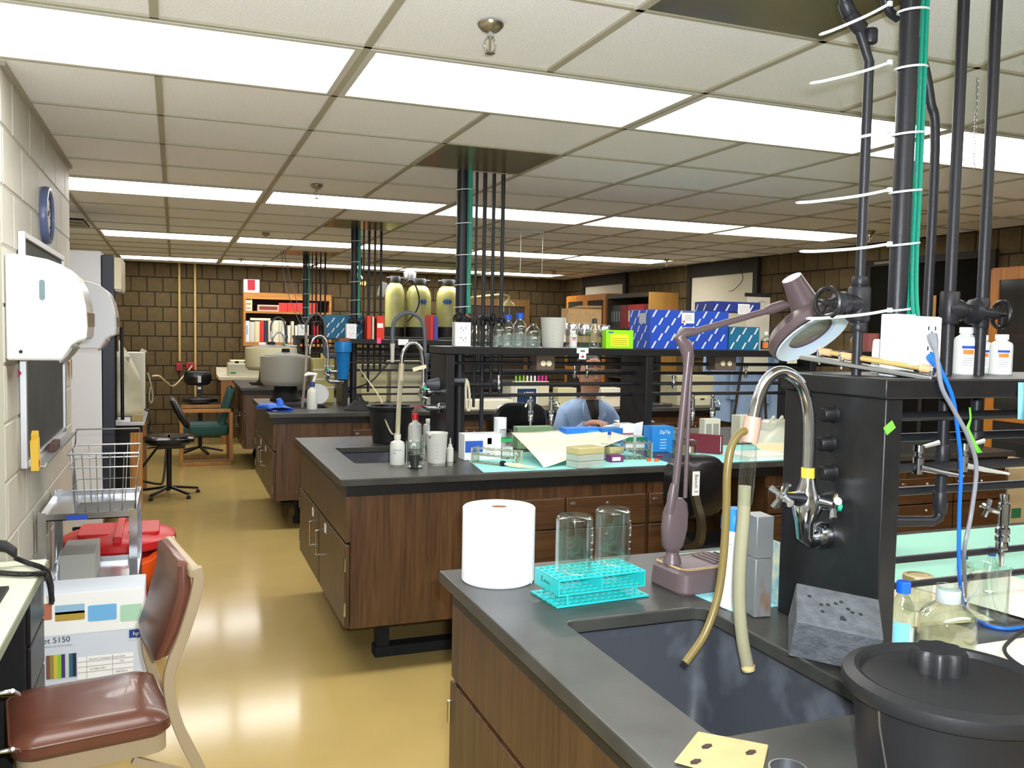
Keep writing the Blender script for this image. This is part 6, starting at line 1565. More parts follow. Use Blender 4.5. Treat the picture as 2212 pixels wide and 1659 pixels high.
# long green-labelled box behind paper
t, a, b, z0_, z1_ = carton(1118, 1195, 945, 922, 4.52, .07, (120, 150, 110), 'long green box with pale oval label behind the curled paper', 'enzyme_box', parts=((.08, .8, .25, .7, (206, 214, 206), 'oval_label'),))
text('DESMOCAP II MAX', .017, (a.x+.03, 4.518, z0_+(z1_-z0_)*.47), (1, 0, 0), (0, 0, 1), PRINT_K, t)
for i, (x, rgb, lab) in enumerate(((1205, (190, 120, 60), 'small amber vial row, first vial'), (1216, (200, 180, 120), 'pale vial beside the amber vial'), (1228, (40, 90, 200), 'vial with blue cap before the blue kit box'), (1240, (206, 200, 170), 'cream capped vial before the blue kit box'))):
    p = PY(x, 940, 4.42); p = Vector((p.x, 4.42, za))
    t = thing('vial', lab, 'vial', p); MB().lathe([(0, 0), (.012, 0), (.012, .035), (.008, .04), (.008, .044)], p, 16).build('glass', mat('vial_glass', (206, 206, 196), .2, alpha=.6), t)
    MB().lathe([(0, .056), (.011, .056), (.0115, .042), (.008, .042)], p, 16).build('cap', mat('vcap_%d' % i, rgb, .5), t)

carton(1352, 1398, 962, 944, 4.30, .08, (224, 228, 226), 'white kit box with green lid band behind the wire rack', 'kit_box', parts=((0, 1, .62, 1, (30, 130, 90), 'green_band'),))
carton(1402, 1425, 960, 946, 4.34, .06, (34, 136, 96), 'small green kit box next to the blue tip carton', 'kit_box', parts=((.2, .9, .3, .6, (230, 232, 230), 'white_strip'),))
carton(1320, 1347, 998, 984, 3.93, .06, (110, 50, 100), 'small purple box with white sticker by the sample boxes', 'kit_box', parts=((.1, .75, .25, .75, (232, 232, 234), 'white_sticker'),))
# ---- taps and bucket at the second bench sink ---------------------------------------------------------
PVC = mat('grey_pvc', (84, 88, 96), .45)
def bench_tap(k, YT_, pvc, neck_px, body_px, label, hose=None, rad=.0105):
    t = thing('sink_tap', label, 'tap', (1.337, YT_, 1.2))
    nk = smoothpath([PY(x, y, YT_) for x, y in neck_px], 6)
    MB().tube(nk, rad, 12).build('gooseneck', PVC if pvc else CHROME, t)
    b = PY(*body_px, YT_)
    if pvc:
        MB().lathe([(.012, .03), (.026, .028), (.028, .0), (.022, -.01), (.022, -.07), (.014, -.075)], b, 18).build('union', PVC, t)
        MB().tube([b+Vector((0, 0, -.07)), b+Vector((0, 0, -.12)), b+Vector((.012, 0, -.135)), Vector((1.30, YT_, b.z-.135)), Vector((1.337, YT_, b.z-.135))], [.016, .018, .019, .025, .034], 14).build('wall_cone', PVC, t)
        tip = nk[0]
        MB().tube([tip, tip-Vector((0, 0, .03)), tip-Vector((0, 0, .1))], [.014, .011, .010], 12).build('clear_nozzle', mat('frost_nozzle', (206, 206, 196), .3, alpha=.7), t)
    else:
        MB().tube([b+Vector((0, 0, .02)), b, b-Vector((0, 0, .03)), b-Vector((0, 0, .07)), b-Vector((0, 0, .10)), b-Vector((-.02, 0, .115)), Vector((1.337, YT_, b.z-.115))], [.013, .016, .026, .018, .016, .016, .016], 14).build('body', CHROME, t)
        MB().lathe([(0, 0), (.026, 0), (.027, .012), (.02, .02), (0, .02)], (1.337, YT_, b.z-.115), 16, Matrix.Rotation(-PI/2, 3, 'Y')).build('flange', CHROME, t)
        MB().tube([b-Vector((0, 0, .03)), Vector((1.337, YT_+.02, b.z-.03))], [.016, .02], 12).build('upper_flange', CHROME, t)
        for s in (-1, 1):
            e = b+Vector((s*.008-.01, -.05 if s < 0 else -.03, -.03+.02*s)); st = MB().tube([b-Vector((0, 0, .03)), e], [.012, .009], 10).build('valve_stem', CHROME, t)
            d = (e-(b-Vector((0, 0, .03)))).normalized(); M = axis_m(d); mb = MB()
            for i in range(4):
                a_ = PI/2*i+.5; mb.tube([e, e+M @ Vector((.026*math.cos(a_), .026*math.sin(a_), 0))], [.005, .007], 7)
            mb.build('cross_handle', CHROME, st)
            if s > 0: MB().lathe([(0, .012), (.010, .01), (.011, 0)], e, 12, M).build('index_button', TEAL, st)
    return t
YB2 = BY[2]+.80
bench_tap(2, YB2, True, [(848, 742), (848, 712), (856, 688), (882, 675), (908, 688), (917, 715), (918, 760), (918, 800)], (918, 775), 'grey plastic purified-water tap arching over the second bench sink')
bench_tap(2, YB2-.06, False, [(868, 790), (870, 765), (882, 744), (898, 742), (910, 757), (915, 790), (915, 830)], (915, 835), 'chrome tap below the grey plastic tap on the second bench')
lb = PY(906, 795, YB2-.08)
tag(MB().cbox(lb, .075, .003, .020, Matrix.Rotation(-.25, 3, 'Y')).build('tap_tag', CREAM), 'cream paper tag hung on the grey plastic tap', 'tag')
t = thing('tap_hose', 'thick milky hose running from the second bench tap to a bottle', 'hose', PY(868, 790, YB2-.06))
pb_ = PZ(858, 1003, BZ)
MB().tube([PY(868, 785, YB2-.06), PY(866, 805, YB2-.06), PY(865, 830, YB2-.08)], [.014, .016, .015], 12).build('connector', mat('clear_sleeve', (190, 178, 150), .3, alpha=.8), t)
MB().tube(smoothpath([PY(865, 825, YB2-.08), PY(862, 870, YB2-.25), PY(860, 910, 4.2), Vector((pb_.x, pb_.y, BZ+.12)), Vector((pb_.x, pb_.y, BZ+.02))], 7), .0125, 12).build('hose', mat('milky_hose', (172, 166, 132), .3, alpha=.9), t)
tag(MB().tube(smoothpath([PY(776, 795, 7.3), PY(790, 815, 6.6), PY(822, 862, 5.6), PY(830, 900, 5.0), PY(845, 935, 4.4), Vector((pb_.x-.005, pb_.y, BZ+.15))], 8), .005, 7).build('thin_tubing', mat('thin_tube', (170, 158, 126), .4)), 'thin beige tubing sagging from the filter housing to the milky bottle', 'tubing')
def pail(c, r, h, label):
    c = Vector(c); t = thing('black_pail', label, 'bucket', c)
    MB().lathe([(0, 0), (r*.72, 0), (r*.76, .006), (r*.92, h*.86), (r*.98, h*.88), (r*1.0, h*.9), (r*1.0, h*.98), (r*.96, h), (r*.90, h*.98), (r*.74, .012), (0, .012)], c, 40).build('wall', BK, t)
    MB().tube([c+Vector((r*1.0*math.cos(a_), r*1.0*math.sin(a_), h*.97)) for a_ in [2*PI*i/36 for i in range(36)]], .006, 6, closed=True).build('rim', BK, t)
    return t
pail((1.175, 5.00, BZ), .135, .215, 'open black bucket behind the second bench sink')

# ---- shelf of the second rack ---------------------------------------------------------------------------
def sh(x, dy=.74): 
    Y = BY[2]+dy; p = PY(x, 745, Y); return Vector((p.x, Y, RZ))
def shz(x, y, dy=.74): return PY(x, y, BY[2]+dy).z-RZ
for x, w, yt, lab in ((1028, 20, 706, 'clear glass jar beside the grey outlet box'), (1049, 20, 706, 'clear glass jar between the thin riser pipes')):
    p = sh(x, .86); r = w/2/ppm(p); h = shz(x, yt, .86)
    t = thing('glass_jar', lab, 'jar', p); MB().lathe([(0, 0), (r, 0), (r, h*.75), (r*.75, h*.85), (r*.75, h), (r*.7, h), (r*.7, h*.85), (r*.95, h*.74), (r*.95, .004), (0, .004)], p, 24).build('body', GLASS, t)
    MB().lathe([(0, h+.012), (r*.8, h+.012), (r*.82, h-.01), (r*.76, h-.01)], p, 20).build('lid', STEEL, t)
for x, w, yt, cap, lab in ((1076, 24, 690, False, 'glass bottle without cap behind the last riser pipe'), (1096, 30, 680, True, 'glass media bottle with blue cap next to the riser pipes'), (1122, 30, 676, True, 'glass media bottle with tall blue cap in the row'), (1151, 34, 692, False, 'open glass media bottle beside the plastic beaker')):
    p = sh(x); r = w/2/ppm(p); h = shz(x, yt)
    capbottle(p, r, h, lab, cap=(30, 84, 190), fullcap=cap, fill=(.42, 'pale_water', (226, 230, 234), .14))
p = sh(1194, .71); r = 28/ppm(p); ppbeaker(p, r/1.03, shz(1194, 686, .71), 'tall frosted plastic beaker on the second rack shelf')
def foiled(x, w, yt, lab, flask=False, dy=.80):
    p = sh(x, dy); r = w/2/ppm(p); h = shz(x, yt, dy)
    t = thing('foil_flask', lab, 'flask', p)
    pr_ = [(0, 0), (r, 0), (r, .008), (r*.45, h*.75), (r*.45, h*.95), (r*.4, h*.95), (r*.4, h*.75), (r*.93, .01), (0, .004)] if flask else [(0, 0), (r, 0), (r, h*.9), (r*.94, h*.9), (r*.94, .004), (0, .004)]
    MB().lathe(pr_, p, 24).build('glass', GLASS, t)
    MB().lathe([(0, h+.004), (r*.9, h+.002), (r*1.06, h*.95), (r*1.08, h*.55 if not flask else h*.6), (r*1.0, h*.5)], p, 20).build('foil_cap', FOIL, t)
foiled(1234, 26, 699, 'conical flask with crumpled foil cap beside the tall plastic beaker', True)
foiled(1262, 26, 700, 'foil-capped beaker behind the small white bottle')
foiled(1304, 26, 703, 'foil-capped beaker next to the lime green box', dy=.84)
p = sh(1238, .69); hdpe(p, 8.5/ppm(p), shz(1238, 714, .69), 'small white bottle with printed label before foil-capped flasks', lab=True)
p = sh(1283, .70); capbottle(p, 10/ppm(p), shz(1283, 688, .70), 'small glass bottle with dark cap among foil-capped ware', cap=(40, 44, 52))
def sbx(x0, x1, yt, dy, d, rgb, label, name='kit_box', m_=None, z=None, side=None):
    Y = BY[2]+dy; a, b = PY(x0, 740, Y), PY(x1, 740, Y); z0 = RZ if z is None else z; zt_ = PY((x0+x1)/2, yt, Y).z
    t = thing(name, label, 'box', ((a.x+b.x)/2, Y, z0))
    MB().box((a.x, Y, z0), (b.x, Y+d, zt_)).build('carton', m_ or mat('card_%d_%d_%d' % rgb, rgb, .55), t, bevel=.0015)
    return t, a.x, b.x, Y, z0, zt_
t, x0, x1, Y, z0, z1 = sbx(1309, 1368, 713, .665, .05, (150, 226, 20), 'lime green kit box with yellow label on the shelf edge')
YEL = mat('label_yellow', (246, 240, 40), .6)
MB().box((x0+.03, Y-.001, z0+.015), (x1-.03, Y-.0003, z1-.025)).build('yellow_label', YEL, t)
MB().prism(rrect(x0+.03, z1-.014, .034, .010, .005), lambda q_: (q_[0], Y-.001, q_[1]), lambda q_: (q_[0], Y-.0003, q_[1])).build('badge', mat('badge_teal', (60, 130, 150), .5), t)
for i in range(4): MB().box((x0+.036, Y-.0016, z0+.024+.011*i), (x1-.04, Y-.001, z0+.026+.011*i)).build('print_line', PRINT_K, t)
# boxes with slanted white dashes
STRB = mat('carton_blue', (26, 74, 184), .5); STRT = mat('carton_teal', (20, 104, 140), .5); DASH = mat('dash_white', (214, 222, 232), .6); STRN = mat('carton_navy', (20, 46, 130), .5)
def dashes(t, org, eu, n, L, H, step=.085, name='white_dash'):
    """printed dashes: flat strokes on a face spanned by eu (length L) and z (height H)"""
    org, eu, n = Vector(org), Vector(eu), Vector(n)
    mb = MB(); r = 0; z = .006
    while z < H-.02:
        x = (r % 2)*step*.5+.008
        while x < L-.016:
            dx, dz, w = .024, .040, .0075
            ps = [org+eu*(x)+Vector((0, 0, z)), org+eu*(x+w*1.6)+Vector((0, 0, z)), org+eu*(x+dx+w*1.6)+Vector((0, 0, z+dz)), org+eu*(x+dx)+Vector((0, 0, z+dz))]
            if x+dx+w*1.6 < L and z+dz < H: mb.add([q_+n*.0006 for q_ in ps], [(0,1,2,3)])
            x += step
        z += .045; r += 1
    o = mb.build(name, DASH, t, smooth=False); stuff(o)
    return o
def striped(x0, x1, yt, dy, d, label, m_, z=None, leftface=True):
    t, a, b, Y, z0, z1 = sbx(x0, x1, yt, dy, d, (0, 0, 0), label, 'striped_box', m_, z)
    dashes(t, (a, Y, z0), (1, 0, 0), (0, -1, 0), b-a, z1-z0)
    if leftface: dashes(t, (a, Y+d, z0), (0, -1, 0), (-1, 0, 0), d, z1-z0)
    return t, a, b, Y, z0, z1
t, a, b, Y, z0, z1 = striped(1404, 1572, 671, .67, .25, 'large blue box with white dash print on the second rack', STRB)
lx = PY(1472, 700, Y).x
lbw = MB().box((lx, Y-.003, z1-.075), (lx+.085, Y-.001, z1-.004)).build('white_label', PAPER, t)
MB().box((lx, Y-.0036, z1-.012), (lx+.085, Y-.003, z1-.005)).build('blue_strip', PRINT_B, lbw)
for i in range(4): MB().box((lx+.02, Y-.0036, z1-.03-.009*i), (lx+.07, Y-.003, z1-.0275-.009*i)).build('print_line', PRINT_G, lbw)
MB().box((lx+.006, Y-.0036, z1-.070), (lx+.022, Y-.003, z1-.060)).build('red_mark', mat('mark_red', (220, 70, 40), .6), lbw)
MB().box((a-.003, Y+.05, z1-.08), (a-.001, Y+.13, z1-.02)).build('side_label', mat('label_grey', (176, 180, 186), .7), t)
t, a2, b2, Y2_, z02, z12 = striped(1574, 1640, 706, .68, .2, 'teal box with white dash print beside the large blue box', STRT, leftface=False)
t, a3, b3, Y3_, z03, z13 = striped(1536, 1640, 652, .72, .19, 'blue box with white dash print stacked on top of the others', STRN, z=z1+.001)
lx = PY(1594, 660, Y3_).x
MB().box((lx, Y3_-.003, z13-.072), (lx+.085, Y3_-.001, z13-.012)).build('white_label', PAPER, t)
for i in range(5): MB().box((lx+.006, Y3_-.0036, z13-.062+.009*i), (lx+.08, Y3_-.003, z13-.060+.009*i)).build('print_line', PRINT_G, t)
p = sh(1653, .70); t = capbottle(p, 10/ppm(p), shz(1653, 716, .70), 'small bottle with white cap and orange label past the teal box', cap=(226, 226, 220), lab=(232, 130, 60), fill=(.5, 'dark_liquid', (40, 30, 30), 1))
p = sh(1880, .78)
t = thing('pink_tub', 'dusty pink plastic tub on the second rack shelf', 'tub', p)
MB().lathe([(0, 0), (.045, 0), (.055, shz(1880, 720, .78)), (.052, shz(1880, 720, .78)), (.043, .004), (0, .004)], p, 28).build('wall', mat('dusty_pink', (160, 92, 88), .5), t)
p = sh(1843, .72)
t = capbottle(p, .022, .115, 'amber glass bottle between lamp head and black pipe', cap=(60, 50, 40), fill=(.55, 'amber_fill', (176, 120, 40), .8))
# shelf-edge tags, socket boxes under the shelf
Ye = BY[2]+.640
for x0, x1, y0, y1, lab, extra in ((1246, 1271, 752, 763, 'white paper tag with green print on the rack edge', (40, 120, 70)), (1251, 1266, 763, 776, 'narrow hanging tag with red mark under the rack edge', (180, 40, 40)), (1700, 1722, 765, 785, 'cream forked tag on the rack edge below the lamp head', (150, 130, 90))):
    a, b = PY(x0, y1, Ye-.002), PY(x1, y0, Ye-.002)
    t = thing('shelf_tag', lab, 'tag', (a.x, Ye, a.z)); MB().box((a.x, Ye-.003, a.z), (b.x, Ye-.0005, b.z)).build('card', CREAM if x0 > 1500 else PAPER, t)
    MB().box((a.x+(b.x-a.x)*.3, Ye-.0036, a.z+(b.z-a.z)*.25), (a.x+(b.x-a.x)*.7, Ye-.003, a.z+(b.z-a.z)*.6)).build('print', mat('tg_%d_%d_%d' % extra, extra, .6), t)
BRN = mat('brown_box', (96, 80, 70), .5)
for x0, x1, lab in ((1159, 1199, 'brown double socket box under the second rack shelf'), (1545, 1591, 'brown socket box under the rack below the striped boxes')):
    Ys = BY[2]+.70; a, b = PY(x0, 800, Ys), PY(x1, 769, Ys)
    t = thing('socket_box', lab, 'socket', (a.x, Ys, a.z))
    MB().box((a.x, Ys, a.z), (b.x, Ys+.10, RZ-.041)).build('box', BRN, t, bevel=.003)
    for u_ in (.36, .68):
        xx = a.x+(b.x-a.x)*u_
        rc = MB().lathe([(0, .003), (.015, .003), (.0165, 0)], (xx, Ys, (a.z+b.z)/2-.002), 20, Matrix.Rotation(PI/2, 3, 'X')).build('receptacle', CREAM, t)
        for s in (-1, 1): MB().box((xx+s*.005-.001, Ys-.004, (a.z+b.z)/2+.002), (xx+s*.005+.001, Ys-.003, (a.z+b.z)/2+.008)).build('slot', PRINT_K, rc)
# taps hanging under the second rack
for x, lab, btn in ((1147, 'chrome lab tap under the second rack next to the narrow paper roll', None), (1192, 'chrome lab tap with teal button under the second rack', TEAL), (1497, 'chrome lab tap under the rack beside the maroon binder', None), (1540, 'chrome lab tap with teal button over the maroon binder', TEAL)):
    Ys = BY[2]+.648+.19; p = PY(x, 856, Ys); turret_thing((p.x, Ys, 1.203), .19, lab, -.7 if btn else -2.6, btn)
for x, y, lab in ((1075, 828, 'small gas cock on the second rack pipe beside the tall conduit'), (1248, 806, 'small gas cock in front of the seated person'), (1275, 806, 'second gas cock in front of the seated person'), (1452, 828, 'small gas cock on the pipe left of the lamp arms'), (1620, 800, 'small gas cock beside the brown socket box')):
    Ys = BY[2]+.648+.13; p = PY(x, y, Ys); z = min((1.394, 1.338, 1.278), key=lambda q_: abs(q_-p.z))
    Ys += .06 if z == 1.338 else 0
    t = thing('gas_cock', lab, 'gas cock', (p.x, Ys, z))
    MB().lathe([(0, .05), (.012, .05), (.013, .035), (.008, .033), (.008, .02), (.012, .012), (.012, -.02), (.006, -.03), (0, -.032)], (p.x, Ys-.016, z), 12).build('body', CHROME, t)
    MB().tube([(p.x, Ys-.016, z), (p.x-.05, Ys-.05, z)], [.007, .004], 8).build('nozzle', BLACK, t)
t = thing('folding_clip', 'cream looped rubber tubing hung from the second bench riser', 'tubing', PY(1010, 830, YB2-.05))
MB().tube(smoothpath([PY(1008, 818, YB2-.06), PY(1006, 840, YB2-.06), PY(1008, 880, YB2-.06), PY(1014, 884, YB2-.06), PY(1014, 850, YB2-.06), PY(1010, 822, YB2-.06)], 6), .007, 8).build('loop', mat('cream_tube', (206, 198, 176), .4), t)
MB().cyl(PY(975, 822, YB2-.05), PY(1008, 822, YB2-.05), .014, n=12).build('cuff', PVC, t)
# things seen through the second rack: far half of that bench
Yf = BY[3]+.16
def far(x0, x1, yt, rgb, label, name='instrument', cat='instrument', d=.22, dy=0, parts=(), z=None):
    Y = Yf+dy; a, b = PY(x0, 880, Y), PY(x1, 880, Y); zt_ = PY((x0+x1)/2, yt, Y).z; z0 = BZ if z is None else z
    t = thing(name, label, cat, (a.x, Y, z0)); MB().box((a.x, Y, z0), (b.x, Y+d, zt_)).build('housing', mat('far_%d_%d_%d' % rgb, rgb, .5), t, bevel=.006)
    for u0, u1, v0, v1, col, nm in parts: MB().box((a.x+(b.x-a.x)*u0, Y-.002, z0+(zt_-z0)*v0), (a.x+(b.x-a.x)*u1, Y-.0004, z0+(zt_-z0)*v1)).build(nm, mat('fp_%d_%d_%d' % col, col, .5), t)
    return t, a.x, b.x, Y, z0, zt_
t, a, b, Y, z0, z1 = far(1104, 1166, 832, (200, 200, 180), 'cream instrument with dark blue screen beyond the second rack', parts=((.15, .92, .12, .9, (226, 224, 206), 'bezel'),))
MB().box((a+(b-a)*.2, Y-.004, z0+(z1-z0)*.2), (a+(b-a)*.86, Y-.002, z0+(z1-z0)*.85)).build('screen', mat('screen_blue', (36, 60, 92), .3), t)
text('1800', .05, (a+(b-a)*.4, Y-.0055, z0+(z1-z0)*.62), (1, 0, 0), (0, 0, 1), PAPER, t)
far(1012, 1108, 864, (226, 220, 196), 'long low cream tray under the rack by the riser', 'tray', 'tray', d=.16, dy=-.1)
far(1205, 1245, 838, (206, 196, 150), 'tan folder box beside the seated person', 'folder_box', 'box', d=.12)
far(1298, 1342, 838, (222, 214, 190), 'cream document tray at the seated person\'s other shoulder', 'document_tray', 'tray', d=.14, parts=((.2, .9, .55, .62, (120, 100, 70), 'slot'),))
far(1412, 1452, 872, (60, 62, 70), 'dark grey pipette tip case between rack panels', 'tip_case', 'case', d=.1, parts=((.3, .5, .8, .98, (226, 190, 30), 'yellow_clip'), (.65, .85, .8, .98, (226, 60, 150), 'pink_clip')))
far(1500, 1535, 858, (206, 200, 170), 'small cream power supply under the rack taps', 'power_supply', 'instrument', d=.14, parts=((.35, .6, .7, .86, (50, 46, 40), 'vent'),))
far(1462, 1540, 812, (190, 184, 150), 'wide cream instrument behind the lamp arms', 'incubator', 'instrument', d=.3, dy=.06)
t = thing('tube_block', 'white tube block holding pink-filled tubes beyond the rack', 'tube rack', (PY(1150, 880, Yf+.24).x, Yf+.24, BZ))
aa, bb = PY(1112, 880, Yf+.25).x, PY(1185, 880, Yf+.25).x; zt_ = PY(1150, 824, Yf+.25).z
MB().box((aa, Yf+.25, BZ), (bb, Yf+.33, zt_)).build('block', CREAM, t)
for i in range(9):
    x = aa+(bb-aa)*(i+.5)/9
    MB().lathe([(0, 0), (.010, 0), (.010, .045), (.008, .05), (0, .05)], (x, Yf+.28, zt_), 10).build('tube', mat('pink_fluid', (206, 40, 140), .4) if i > 5 else mat('green_fluid', (120, 170, 60), .4) if i < 3 else HD, t)
t = thing('task_chair', 'black task chair back beyond the second bench, by the seated person', 'chair', (2.3, 5.55, 0))
c = Vector((PY(1140, 900, 5.6).x-.05, 5.62, 0))
MB().loft([[(c.x+x, c.y+dy, .93+z) for x, z in rrect(0, 0, .40+e, .30+e, .12)] for dy, e in ((-.03, -.03), (-.015, 0), (.03, 0), (.045, -.04))]).build('backrest', SV, t)
MB().loft([[(c.x+x, c.y+.25+y, z) for x, y in rrect(0, 0, .44+e, .42+e, .12)] for z, e in ((.60, -.05), (.63, 0), (.67, 0), (.69, -.06))]).build('seat', SV, t)
MB().box((c.x-.03, c.y+.04, .6), (c.x+.03, c.y+.06, .9)).build('back_bar', BLACK, t)
MB().cyl((c.x, c.y+.25, .08), (c.x, c.y+.25, .6), .025, n=10).build('column', BLACK, t)
for i in range(5):
    a_ = 2*PI*i/5; MB().bar((c.x, c.y+.25, .09), (c.x+.25*math.cos(a_), c.y+.25+.25*math.sin(a_), .03), .035, .02).build('leg', BLACK, t)
# black chair in front of the second bench ("Bench 3")
c = Vector((PY(1500, 1050, 3.42).x, 3.42, 0))
t = thing('lab_chair', 'black lab chair with a bench name label on its back bar', 'chair', c)
zt_ = PY(1500, 985, 3.42).z
cb_ = Vector((PY(1500, 1030, 3.45).x+.01, 3.45, 0))
MB().loft([[(cb_.x+x, cb_.y+dy, zt_-.15+z) for x, z in rrect(0, 0, .30+e, .29+e, .09)] for dy, e in ((-.03, -.04), (-.015, 0), (.04, 0), (.06, -.05))]).build('backrest', SV, t)
bx_ = PY(1497, 1060, 3.40).x
bar = MB().tube(smoothpath([(bx_, 3.405, zt_-.06), (bx_+.002, 3.40, zt_-.13), (bx_+.01, 3.385, zt_-.21), (bx_+.03, 3.37, zt_-.30), (bx_+.04, 3.40, zt_-.40), (bx_+.04, 3.50, zt_-.45)], 6), .022, 4).build('back_bar', mat('bronze_bar', (92, 84, 66), .35, metal=.7), t)
MB().box((bx_-.018, 3.376, zt_-.175), (bx_+.018, 3.380, zt_-.065)).build('name_label', PAPER, t)
text('Bench 3', .026, (bx_, 3.3755, zt_-.12), (0, 0, -1), (1, 0, 0), PRINT_K, t, align='CENTER')
c = c+Vector((.24, 0, 0))
MB().loft([[(c.x+x, c.y+.13+y, z) for x, y in rrect(0, 0, .40+e, .40+e, .12)] for z, e in ((.49, -.05), (.52, 0), (.56, 0), (.58, -.06))]).build('seat', SV, t)
MB().cyl((c.x, c.y+.13, .08), (c.x, c.y+.13, .5), .025, n=10).build('column', BLACK, t)
for i in range(5):
    a_ = 2*PI*i/5; MB().bar((c.x, c.y+.13, .09), (c.x+.22*math.cos(a_), c.y+.13+.22*math.sin(a_), .03), .035, .02).build('leg', BLACK, t)

# ================================================================== THIRD AND FOURTH BENCH
# blue filter housing
p = PY(750, 780, BY[3]+.62)
t = thing('filter_housing', 'bright blue water filter housing hanging on the third rack end', 'filter', (p.x, p.y, 1.13))
FBm = mat('filter_blue', (22, 112, 176), .35)
zt_, zb0 = PY(750, 738, p.y).z, PY(750, 819, p.y).z; s = 18/ppm(p)
c = Vector((p.x-.035, p.y, 0))
MB().lathe([(0, zb0), (s*.62, zb0), (s*.66, zb0+.01), (s*.85, zt_-.09), (s*.9, zt_-.085)], c, 28).build('sump', FBm, t)
MB().lathe([(s*.85, zt_-.09), (s*1.0, zt_-.088), (s*1.02, zt_-.06), (s*1.02, zt_-.02), (s*.98, zt_), (0, zt_)], c, 28).build('head', FBm, t)
MB().box((c.x-.03, c.y+.02, zt_-.03), (1.337, c.y+.06, zt_+.035)).build('bracket', PIPE, t)
MB().box((c.x-.045, c.y-s*.9, zt_+.001), (c.x+.045, c.y+.03, zt_+.03)).build('label_plate', mat('brown_label', (120, 70, 50), .6), t)
# drum instruments
def drum(c, r, h, zb_, rgb, label, tall):
    c = Vector(c); t = thing('drum_instrument', label, 'instrument', c); c = Vector((c.x, c.y, 0))
    DM = mat('drum_%d' % rgb[0], rgb, .45)
    MB().lathe([(r*.35, zb_), (r*.86, zb_), (r*.97, zb_+.03), (r, zb_+.05), (r, zb_+h), (r*.96, zb_+h+.006), (r*.90, zb_+h), (r*.88, zb_+h-.03), (0, zb_+h-.03)], c, 48).build('bowl', DM, t)
    MB().lathe([(r*.9, zb_+h-.02), (r*.84, zb_+h+.01), (r*.5, zb_+h+.025), (r*.2, zb_+h+.04), (0, zb_+h+.04)], c, 40).build('lid', mat('drum_lid', (120, 118, 104), .4), t)
    MB().lathe([(0, zb_+h+.07), (r*.15, zb_+h+.07), (r*.18, zb_+h+.03)], c, 16).build('lid_knob', BLACKM, t)
    MB().lathe([(0, BZ), (r*.62, BZ), (r*.62, BZ+.02), (r*.48, BZ+.06), (r*.45, zb_-.01), (r*.7, zb_+.005), (0, zb_+.01)], c, 32).build('pedestal', BLACKM, t)
    if tall: MB().box((c.x-r*.25, c.y-r*.62, BZ+.03), (c.x+r*.3, c.y-r*.55, BZ+.055)).build('red_panel', mat('panel_red', (220, 70, 40), .5), t)
    return t
p = PY(618, 800, 8.05); z1 = PY(618, 770, 8.05).z; z0 = PY(618, 832, 8.05).z
drum((p.x, 8.08, BZ), .222, z1-z0, z0, (158, 156, 146), 'grey drum-shaped instrument on a black pedestal, third bench', False)
p = PY(594, 790, 10.3); z1 = PY(594, 752, 10.3).z; z0 = PY(594, 800, 10.3).z
drum((p.x-.03, 10.42, BZ), .29, z1-z0, z0, (196, 190, 156), 'pale beige drum-shaped instrument with red panel, fourth bench', True)
# blue glove
g = PZ(603, 884, BZ)
t = thing('rubber_glove', 'limp bright blue glove lying at the third bench corner', 'glove', g)
GL = mat('glove_blue', (40, 96, 206), .45)
def blob(pts, rs, flat=.5):
    mb = MB().tube(pts, rs, 12); mb.v = [(x, y, BZ+max(.001, (z-BZ)*flat)) for x, y, z in mb.v]; return mb
gA, gB = PZ(583, 889, BZ), PZ(635, 890, BZ)
gm = (gA+gB)/2; wv = (gB-gA)/2; bv = Vector((-.30, .95, 0))
loops = []
for s_, w_, h_, sh_ in ((0, 1.0, .030, 0), (.02, .98, .036, 0), (.07, .85, .05, -.01), (.12, .78, .055, -.03), (.17, .62, .05, -.06), (.21, .40, .035, -.08), (.225, .2, .018, -.09)):
    cc_ = gm+bv*s_+Vector((sh_, 0, h_*.5+.002))
    loops.append([cc_+wv*(w_*math.cos(2*PI*i/20))+Vector((0, 0, h_*.5*math.sin(2*PI*i/20)*(1+.12*math.sin(3*i+s_*40)))) for i in range(20)])
MB().loft(loops, False, True).build('palm', GL, t, solid=.003)
th = gm+bv*.09+wv*.25
MB().tube(smoothpath([th+Vector((0, 0, .03)), th+Vector((.0, .005, .06)), th+Vector((-.008, .01, .085)), th+Vector((-.012, .01, .098))], 4), [.030]*4+[.027]*4+[.02]*4+[.008], 12).build('thumb', GL, t)
MB().add([p_+bv*.03-Vector((0, 0, 0)) for p_ in loops[1]], [tuple(range(20))]).build('cuff_shade', mat('glove_shade', (20, 24, 40), .8), t)  # dark sheet closing the cuff, shade inside the glove put into its colour
MB().cbox(gm-wv*.55+bv*.012+Vector((0, 0, .006)), .03, .012, .003).build('care_label', PAPER, t)
# spray bottle + dish + pestle on third bench
p = PZ(674, 884, BZ); t = thing('spray_bottle', 'clear-sided squeeze bottle with white pump on the third bench', 'bottle', p)
h = PY(674, 838, p.y).z-BZ; r = .042
MB().lathe([(0, 0), (r*.95, 0), (r, .008), (r*.95, h*.8), (r*.8, h*.92), (r*.4, h), (r*.35, h+.02)], p, 24).build('body', LDPE, t)
MB().lathe([(0, h+.05), (.02, h+.05), (.024, h+.015), (.018, h+.01)], p, 16).build('collar', mat('navy_cap', (30, 60, 110), .4), t)
MB().tube([p+Vector((-.06, 0, h+.10)), p+Vector((-.03, 0, h+.115)), p+Vector((.03, 0, h+.11)), p+Vector((.01, 0, h+.05))], [.010, .016, .016, .012], 10).build('pump_head', WHITE, t)
p = PY(688, 852, 7.45)
t = thing('round_dish', 'round white plastic disc propped behind the squeeze bottle', 'disc', (p.x, 7.45, BZ))
